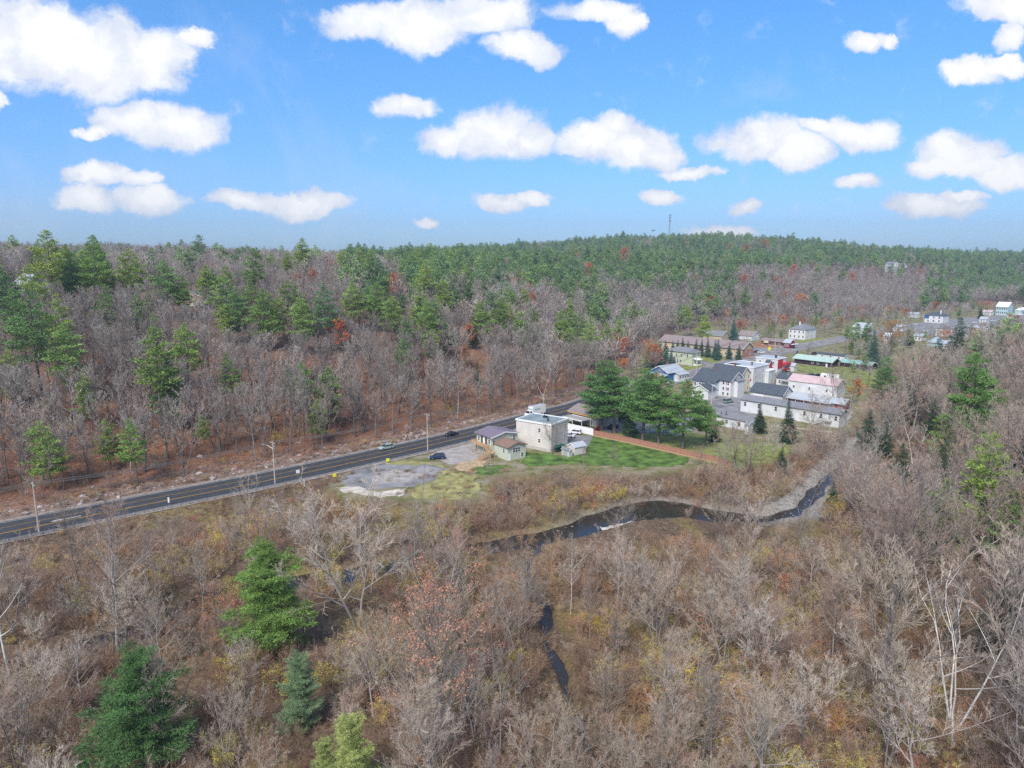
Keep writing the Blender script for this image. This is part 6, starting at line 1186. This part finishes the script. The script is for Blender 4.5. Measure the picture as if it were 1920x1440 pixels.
for i in np.nonzero(ok)[0]:
    far_ = Y[i] > 330
    if isp[i]: kd = 'pine_far' if far_ else ('hemlock' if s[i] < 0 and rng.random() < .6 else 'pine'); H = HT[i]*(1.05 if s[i] > 0 else 1.0)*rng.uniform(.85, 1.45)*(1.15 if s[i] > 120 else 1.0)
    elif isb[i]: kd = 'far_birch'; H = HT[i]
    elif isr[i]: kd = 'rust'; H = HT[i]*.85
    elif s[i] > 0 or Y[i] > 330: kd = 'bare_far' if far_ else 'bare_hill'; H = HT[i]
    else: kd = 'bare_near'; H = HT[i]
    if q['rf'][i] > 0 and s[i] < 0 and kd == 'bare_near': H *= 1.1
    SC.append((kd, float(X[i]), float(Y[i]), float(Z[i]), float(H), float(dep[i])))
print('scattered trees', len(SC), {k: sum(1 for a in SC if a[0] == k) for k in set(a[0] for a in SC)})
# the largest of each kind in the picture become single trees
def in_frame(x, y, z, H):
    a, b_, d_ = PX(x, y, z+H*.6); return 0 < a < 1920 and b_ < 1440
FAM = dict(bare_near='bare', bare_hill='bare', bare_far='bare', birch='bare', far_birch='bare', pine='pine', pine_far='pine', pine_big='pine', pine_fg='pine', hemlock='pine', rust='rust', salmon='rust', gold='rust', spruce='pine')
taken = {'bare': sum(FAM[t['kind']] == 'bare' for t in TREES), 'pine': sum(FAM[t['kind']] == 'pine' for t in TREES), 'rust': sum(FAM[t['kind']] == 'rust' for t in TREES)}
order = sorted(range(len(SC)), key=lambda i: -SC[i][4]/SC[i][5]); single = set()
for i in order:
    kd, x, y, z, H, d_ = SC[i]
    if taken[FAM[kd]] < 300 and in_frame(x, y, z, H): taken[FAM[kd]] += 1; single.add(i)
LM = [(70, 950, 'the leaning left utility pole'), (512, 1110, 'the round-topped foreground pine'), (262, 1330, 'the dark green foreground pine'), (566, 1290, 'the slim blue-green pine'), (665, 1400, 'the yellow-green pine top'), (1040, 1225, 'the narrow creek'),
 (1240, 965, 'the dark river bend'), (1060, 1000, 'the bright river reach'), (1490, 950, 'the gravel bar'), (840, 1220, 'the salmon-topped tree'), (1790, 1200, 'the many-stemmed white birch'), (1895, 1300, 'the birch at the right edge'), (672, 1050, 'the broad fan-shaped tree'), (222, 1080, 'the tall tree crossing the road'), (25, 1140, 'the leaning pale tree'),
 (395, 1210, 'the small salmon-leaved tree'), (1712, 830, 'the white dead tree'), (1828, 750, 'the large layered pine'), (1656, 700, 'the round-crowned pine'), (1728, 715, 'the dark rounded evergreen'), (285, 690, 'the lone hillside pine'), (635, 640, 'the orange-red tree'), (876, 630, 'the two dark evergreens'), (724, 842, 'the silver-green wagon'),
 (846, 817, 'the black sedan'), (317, 945, 'the narrow white sign'), (559, 890, 'the square white sign'), (516, 865, 'the lamp pole'), (1019, 720, 'the birch behind the truck'), (475, 500, 'the layered skyline pine'), (563, 460, 'the narrow dark skyline pine'), (88, 470, 'the tall ragged ridge pine'), (167, 480, 'the yellow-green ridge pine'), (300, 500, 'the long ridge lodge'), (56, 590, 'the large yellow-green pine'),
 (670, 560, 'the pointed mid-slope pine'), (450, 560, 'the central pine clump'), (930, 575, 'the centre pine clump'), (1100, 620, 'the pines above the road bend'), (1255, 430, 'the radio mast'), (1398, 580, 'the tall narrow pine above town'), (1503, 600, 'the white hip-roofed house'), (1250, 665, 'the blue-green spruce cluster'), (1320, 640, 'the long mauve-roofed building'),
 (1600, 540, 'the far red-orange tree'), (1755, 595, 'the distant dark-roofed house'), (1882, 570, 'the pale blue inn'), (1550, 675, 'the pale green metal roof'), (1630, 800, 'the dark pointed evergreen'), (1558, 1170, 'the straight tree by yellow shrubs'), (1070, 1080, 'the thin pale tree by the creek'), (1105, 1140, 'the thin upright tree by the creek'), (1520, 790, 'the white long building'), (1200, 760, 'the big pines by the fence'), (1378, 845, 'the end of the wooden fence'), (1000, 470, 'the left foot of the far hill'), (1435, 470, 'the red skyline tree'), (1678, 480, 'the skyline houses')]
def where(x, y, z, H):
    a, b_, d_ = PX(x, y, z+H*.5); best = min(LM, key=lambda l: (l[0]-a)**2+(1.3*(l[1]-b_))**2); dx, dy = a-best[0], b_-best[1]; r_ = math.hypot(dx, dy)
    nr = 'just ' if r_ < 55 else ('' if r_ < 130 else 'well ')
    if abs(dx) > 2.2*abs(dy): w_ = 'right of' if dx > 0 else 'left of'
    elif abs(dy) > 2.2*abs(dx): w_ = 'below' if dy > 0 else 'above'
    else: w_ = ('below' if dy > 0 else 'above')+' and '+('right of' if dx > 0 else 'left of')
    return nr+w_+' '+best[2]
def size_word(H, lo, hi): return 'tall' if H > hi else ('low' if H < lo else 'middling')
def zone_label(kd, x, y, H=12, v=0):
    z = float(T(np.array([x]), np.array([y]))[0]); a, b_, _ = PX(x, y, z); side = float(pdist(np.array([x]), np.array([y]), FOOT, True)[0]); f = FAM[kd]; w_ = where(x, y, z, H)
    if f == 'pine': nm = size_word(H, 12, 16)+(' dark evergreen ' if kd == 'hemlock' else ' green pine '); gr = 'evergreens of the right bank' if side < 0 else ('pines of the distant hill' if y > 330 else 'pines of the near hillside')
    elif f == 'rust': nm = size_word(H, 9, 12)+' orange-brown leaved tree '; gr = 'autumn coloured trees of the hills'
    elif kd == 'far_birch': nm = size_word(H, 12, 15)+' pale-stemmed leafless tree '; gr = 'pale stemmed trees of the hillside'
    else:
        form = (['rounded', 'two-stemmed', 'high-crowned', 'many-forked', 'twin-stemmed', 'very slender', 'slender', 'wide-limbed', 'high-forked', 'clump-stemmed'][v % 10] if kd == 'bare_near' else ['full', 'narrow', 'wide', 'thick-stemmed', 'forked', 'bare-stemmed', 'broad', 'spindly'][v % 8] if kd == 'bare_hill' else ['small-crowned', 'upright', 'spreading'][v % 3])
        nm = size_word(H, 9.5, 13)+' '+form+' leafless tree '
        gr = ('leafless trees of the hillside across the road' if side > 0 else 'leafless trees of the right bank' if a > 1450 else 'leafless trees of the near wood' if b_ > 1100 else 'leafless trees by the river and stream')
    return nm+w_, gr
for i in sorted(single):
    kd, x, y, z, H, d_ = SC[i]; v_ = random.randrange(len(K[kd])); lab, gr = zone_label(kd, x, y, H, v_)
    nm = {'bare': 'bare_tree', 'pine': 'pine_tree', 'rust': 'autumn_tree'}[FAM[kd]]
    if kd == 'hemlock': nm = 'hemlock_tree'
    if kd == 'far_birch': nm = 'birch_tree'
    put(kd, x, y, z, H, var=v_, label=lab, group=gr, name=nm, wide=random.uniform(.9, 1.2))
def place(t, small=False):
    pk = K[t['kind']][t['v']]; s_, w_ = t['s'], t['s']*t['w']
    if small:
        o = link(t['name'], pk['w']); o.location = (t['x'], t['y'], t['z']); o.rotation_euler = (random.gauss(0, .05), random.gauss(0, .05), t['rot']); o.scale = (w_, w_, s_); return tag(o, t['label'], t['cat'], t['group'])
    e = empty(t['name'], (t['x'], t['y'], t['z']), t['rot'], t['label'], t['cat'], t['group']); e.scale = (w_, w_, s_); e.rotation_euler = (random.gauss(0, .04), random.gauss(0, .04), t['rot'])
    link('trunk', pk['t'], e); link('crown', pk['c'], e)
    if pk['l']: link('leaves', pk['l'], e)
for t in TREES:
    if t['label'] is None: t['label'] = ('blue-green spruce ' if t['kind'] == 'spruce' else size_word(t['H'], 15, 19)+' green pine ')+where(t['x'], t['y'], t['z'], t['H'])
def tell_apart(items, px_of, lab_of, set_lab):
    by = {}
    for t in items: by.setdefault(lab_of(t), []).append(t)
    for lab, ts in by.items():
        if len(ts) < 2: continue
        ts.sort(key=px_of); names = {2: ['left one of two', 'right one of two'], 3: ['leftmost of three', 'middle one of three', 'rightmost of three'], 4: ['leftmost of four', 'second from left of four', 'third from left of four', 'rightmost of four']}.get(len(ts))
        if names:
            for t, n_ in zip(ts, names):
                l2 = lab.replace('middling ', '')+', '+n_
                if len(l2.split()) <= 16: set_lab(t, l2)
tell_apart(TREES, lambda t: PX(t['x'], t['y'], t['z'])[0], lambda t: t['label'], lambda t, l: t.update(label=l))
for t in TREES: place(t, t['y'] > 330 and t['group'] is not None and 'spruce' not in t['kind'])
# ---- the rest of the woods and the undergrowth: one object each, instanced on points
def scatter(name, label, cat, kinds, pts):
    """pts: list of (variant index into all meshes of kinds, x, y, z, scale, wide, rot)"""
    pts = np.array(pts, float); me = bpy.data.meshes.new(name); me.vertices.add(len(pts)); me.vertices.foreach_set('co', pts[:, 1:4].astype(np.float32).ravel())
    for nm, ty, arr in (('vi', 'INT', pts[:, 0].astype(np.int32)), ('sc', 'FLOAT_VECTOR', np.stack([pts[:, 5], pts[:, 5], pts[:, 4]], 1)), ('ro', 'FLOAT_VECTOR', np.stack([rng.normal(0, .06, len(pts)), rng.normal(0, .06, len(pts)), pts[:, 6]], 1))):
        a = me.attributes.new(nm, ty, 'POINT'); a.data.foreach_set('value' if ty == 'INT' else 'vector', arr.astype(np.int32 if ty == 'INT' else np.float32).ravel())
    col = bpy.data.collections.new(name+'_kinds')
    for i, m_ in enumerate(kinds): o = bpy.data.objects.new('%s_%03d' % (name, i), m_); col.objects.link(o)
    ng = bpy.data.node_groups.new(name, 'GeometryNodeTree'); ng.interface.new_socket('Geometry', in_out='INPUT', socket_type='NodeSocketGeometry'); ng.interface.new_socket('Geometry', in_out='OUTPUT', socket_type='NodeSocketGeometry')
    N, L = ng.nodes, ng.links; gi, go = N.new('NodeGroupInput'), N.new('NodeGroupOutput'); ci = N.new('GeometryNodeCollectionInfo'); ci.inputs[0].default_value = col; ci.inputs[1].default_value = True; ci.inputs[2].default_value = True
    ip = N.new('GeometryNodeInstanceOnPoints'); ip.inputs['Pick Instance'].default_value = True; L.new(gi.outputs[0], ip.inputs[0]); L.new(ci.outputs[0], ip.inputs['Instance'])
    for nm, ty, sk in (('vi', 'INT', 'Instance Index'), ('sc', 'FLOAT_VECTOR', 'Scale'), ('ro', 'FLOAT_VECTOR', 'Rotation')):
        a = N.new('GeometryNodeInputNamedAttribute'); a.data_type = ty; a.inputs[0].default_value = nm; L.new([o for o in a.outputs if o.enabled][0], ip.inputs[sk])
    L.new(ip.outputs[0], go.inputs[0]); o = link(name, me); md = o.modifiers.new('scatter', 'NODES'); md.node_group = ng; return tag(o, label, cat, kind='stuff')
def many(name, label, kds, items):
    ms = []; off = {}
    for k in kds: off[k] = len(ms); ms += [p['w'] for p in K[k]]
    pts = []
    for kd, x, y, z, H in items: v = random.randrange(len(K[kd])); sc_ = H/K[kd][v]['H']; pts.append((off[kd]+v, x, y, z, sc_, sc_*random.uniform(.9, 1.25), random.uniform(0, 6.28)))
    if pts: scatter(name, label, name, ms, pts)
rest = [SC[i] for i in range(len(SC)) if i not in single]
many('leafless_wood', 'mass of leafless grey trees filling the woods behind the nearer ones', ['bare_near', 'bare_hill', 'bare_far', 'far_birch', 'rust', 'gold'], [r[:5] for r in rest if FAM[r[0]] != 'pine'])
many('pine_wood', 'mass of green pines covering the distant hills', ['pine', 'pine_far', 'hemlock'], [r[:5] for r in rest if FAM[r[0]] == 'pine'])
# undergrowth
B = np.concatenate([grid(50, 200, 2.35, fr), grid(200, 330, 4.0, fr)]); X, Y = B[:, 0], B[:, 1]; Z, q = T(X, Y, True)
okv = sight(X, Y, Z, np.full(len(X), 3.6), .5) | (q['s'] > 0)
bx, by, dd_ = PX(X, Y, Z); fld = inside(bx, by, np.array([(630, 918), (640, 890), (700, 862), (900, 850), (908, 900), (900, 925), (860, 938), (760, 935), (700, 930)]))
ok = okv & (q['s'] < 0) & (q['dr'] > 9.5) & ~(q['ins']) & ~fld & (q['rd'] > .4) & ~((X > 58) & (q['rd'] < 5) & (rng.random(len(X)) < .8)) & (q['cd'] > 1.3) & (bx > -100) & (bx < 2020) & (by < 1520)
sand = inside(bx, by, np.array([(1120, 985), (1200, 975), (1290, 985), (1285, 1003), (1150, 1002)])) | inside(bx, by, np.array([(1290, 960), (1420, 975), (1520, 900), (1560, 880), (1560, 920), (1540, 1000), (1440, 1000), (1340, 1000)])); ok &= ~(sand & (rng.random(len(X)) < .93))
hb = (q['s'] > 4) & (q['s'] < 60) & (rng.random(len(X)) < .4) & (bx > -100) & (bx < 2000)
und = []; US = []
patch = wav(X, Y, 13, .5); pat2 = wav(X, Y, 19, 3.1); pat3 = wav(X, Y, 5, 1.3)
for i in np.nonzero(ok)[0]:
    r_ = rng.random(); H = rng.uniform(1.8, 5.0)*(1+.2*patch[i])
    if q['dr'][i] < 15: H *= .35
    elif q['dr'][i] < 26: H *= .6
    if q['dt'][i] < 2.5 or q['rd'][i] < 2.5: H *= .55
    kd = 'shrub'
    if r_ < .12+.30*(pat2[i] > .25) and by[i] > 930: kd = 'yshrub'
    elif H < 1.6: kd = 'low'
    US.append((kd, X[i], Y[i], Z[i], H, dd_[i]))
for i in np.nonzero(hb)[0]: US.append(('shrub' if rng.random() < .9 else 'yshrub', X[i], Y[i], Z[i], rng.uniform(1.5, 4.5), dd_[i]))
print('undergrowth', len(US))
big = sorted(range(len(US)), key=lambda i: -US[i][4]/US[i][5]*(0 < bx[0] or 1)); sel = set()
for i in big:
    kd, x, y, z, H, d_ = US[i]; a, b_, _ = PX(x, y, z+H*.5)
    if 20 < a < 1900 and b_ < 1400 and kd != 'low' and len(sel) < 290: sel.add(i)
def shrub_zone(kd, x, y, v, z, H):
    c_ = size_word(H, 2.8, 4)+' '+(['rounded', 'open', 'dense', 'upright'][v % 4]+' leafless shrub' if kd == 'shrub' else ['yellow-leaved shrub', 'sparsely yellow-leaved shrub', 'olive-leaved shrub', 'salmon-leaved shrub', 'rust-leaved shrub'][v])
    return c_+' '+where(x, y, z, H), 'shrubs of the near undergrowth'
SHR = []
for i in sorted(sel):
    kd, x, y, z, H, d_ = US[i]; v = random.randrange(len(K[kd])); lab, gr = shrub_zone(kd, x, y, v, z, H); SHR.append([i, v, lab, gr, PX(x, y, z)[0]])
tell_apart(SHR, lambda t: t[4], lambda t: t[2], lambda t, l: t.__setitem__(2, l))
for i, v, lab, gr, _ in SHR:
    kd, x, y, z, H, d_ = US[i]
    t = dict(kind=kd, v=v, x=x, y=y, z=z, s=H/K[kd][v]['H'], w=random.uniform(1, 1.35), rot=random.uniform(0, 6.28), label=lab, cat='shrub', group=gr, name='shrub')
    if kd == 'shrub': place(t, True)
    else:
        e = empty('shrub', (x, y, z), t['rot'], lab, 'shrub', gr); e.scale = (t['s']*t['w'],)*2+(t['s'],); link('stems', K[kd][v]['t'], e); link('leaves', K[kd][v]['c'], e)
many('undergrowth', 'tangled brown and yellow brush covering the flood plain', ['shrub', 'yshrub', 'low'], [US[i][:5] for i in range(len(US)) if i not in sel])
def rocks():
    ms = []
    for i in range(4):
        bm = bmesh.new(); bmesh.ops.create_icosphere(bm, subdivisions=1, radius=1); g_ = np.random.default_rng(40+i)
        for v_ in bm.verts: v_.co *= g_.uniform(.6, 1.2); v_.co.z *= .65
        me = bpy.data.meshes.new('rock'); bm.to_mesh(me); bm.free(); me.materials.append(mat('grey_rock', (.27, .23, .22), .95, .3, 1.5, rnd=.3, hue=[(.20, .15, .13), (.36, .33, .32)])); ms.append(me)
    C = offset(ROADS, RHW+3.6); pts = []
    for _ in range(750):
        k = rng.random()*(len(C)*.36); i = int(k); p = C[i]*(1-k+i)+C[i+1]*(k-i); nn = (C[i]-ROADS[i]); nn /= np.linalg.norm(nn); p = p+nn*rng.exponential(2.2)+rng.normal(0, .5, 2); z = float(T(np.array([p[0]]), np.array([p[1]]))[0])
        r_ = rng.uniform(.12, .55)*rng.choice([1, 1, 1.6]); pts.append((rng.integers(0, 4), p[0], p[1], z+.02, r_, r_*rng.uniform(.9, 1.5), rng.uniform(0, 6)))
    for _ in range(260):
        k = rng.random()*(len(RIVER)-2); i = int(k); t_ = k-i; p = RIVER[i]*(1-t_)+RIVER[i+1]*t_; d_ = RIVER[i+1]-RIVER[i]; d_ = np.array([-d_[1], d_[0]])/np.linalg.norm(d_); p = p+d_*rng.choice([-1, 1])*(RIVW[i]+rng.normal(.9, 1.0)); z = float(T(np.array([p[0]]), np.array([p[1]]))[0])
        r_ = rng.uniform(.08, .34); pts.append((rng.integers(0, 4), p[0], p[1], max(z, -3.1), r_, r_*1.2, rng.uniform(0, 6)))
    scatter('rocks', 'loose grey rocks on the road bank and river edge', 'rocks', ms, pts)
rocks()
LG = []
C2 = offset(ROADS, RHW+3.0)
for _ in range(900):
    k = rng.random()*(len(C2)*.5); i = int(k); p = C2[i]*(1-k+i)+C2[i+1]*(k-i); nn = (C2[i]-ROADS[i]); nn /= np.linalg.norm(nn); p = p+nn*rng.uniform(0, 7); LG.append(('low' if rng.random() < .8 else 'yshrub', p[0], p[1], float(T(np.array([p[0]]), np.array([p[1]]))[0]), rng.uniform(.5, 1.6)))
C3 = offset(ROADS, -(RHW+2.4))
for _ in range(700):
    k = rng.random()*(len(C3)*.34); i = int(k); p = C3[i]*(1-k+i)+C3[i+1]*(k-i); nn = (C3[i]-ROADS[i]); nn /= np.linalg.norm(nn); p = p+nn*rng.uniform(0, 6)
    if not inside(np.array([p[0]]), np.array([p[1]]), TOWN)[0]: LG.append(('low' if rng.random() < .85 else 'yshrub', p[0], p[1], float(T(np.array([p[0]]), np.array([p[1]]))[0]), rng.uniform(.5, 1.5)))
for _ in range(260):      # weeds round the lots and the lawn edge
    e_ = rng.choice(len(TOWN)-8)+6 if False else None
    a_, b_ = W(rng.uniform(640, 1330), rng.uniform(872, 935))[:2]
    if inside(np.array([a_]), np.array([b_]), TOWN)[0] and PX(a_, b_, 0)[1] > 882: LG.append(('low', a_, b_, 0.0, rng.uniform(.4, 1.3)))
many('roadside_brush', 'low brown weeds and brush along the road and lot edges', ['low', 'yshrub'], LG)
# ------------------------------------------------------------------ haze
def haze():
    m = bpy.data.materials.new('haze'); m.use_nodes = True; nt = m.node_tree; nt.nodes.remove(nt.nodes['Principled BSDF']); v = nt.nodes.new('ShaderNodeVolumePrincipled')
    v.inputs['Color'].default_value = (.78, .88, 1, 1); v.inputs['Density'].default_value = .00019; v.inputs['Anisotropy'].default_value = .3; nt.links.new(v.outputs[0], nt.nodes['Material Output'].inputs['Volume'])
    o = MB().box(-3350, 3350, -3350, 3350, -8, 215).build('haze', m); tag(o, 'pale even haze filling the valley air', 'haze', kind='stuff')
if HAZE: haze()
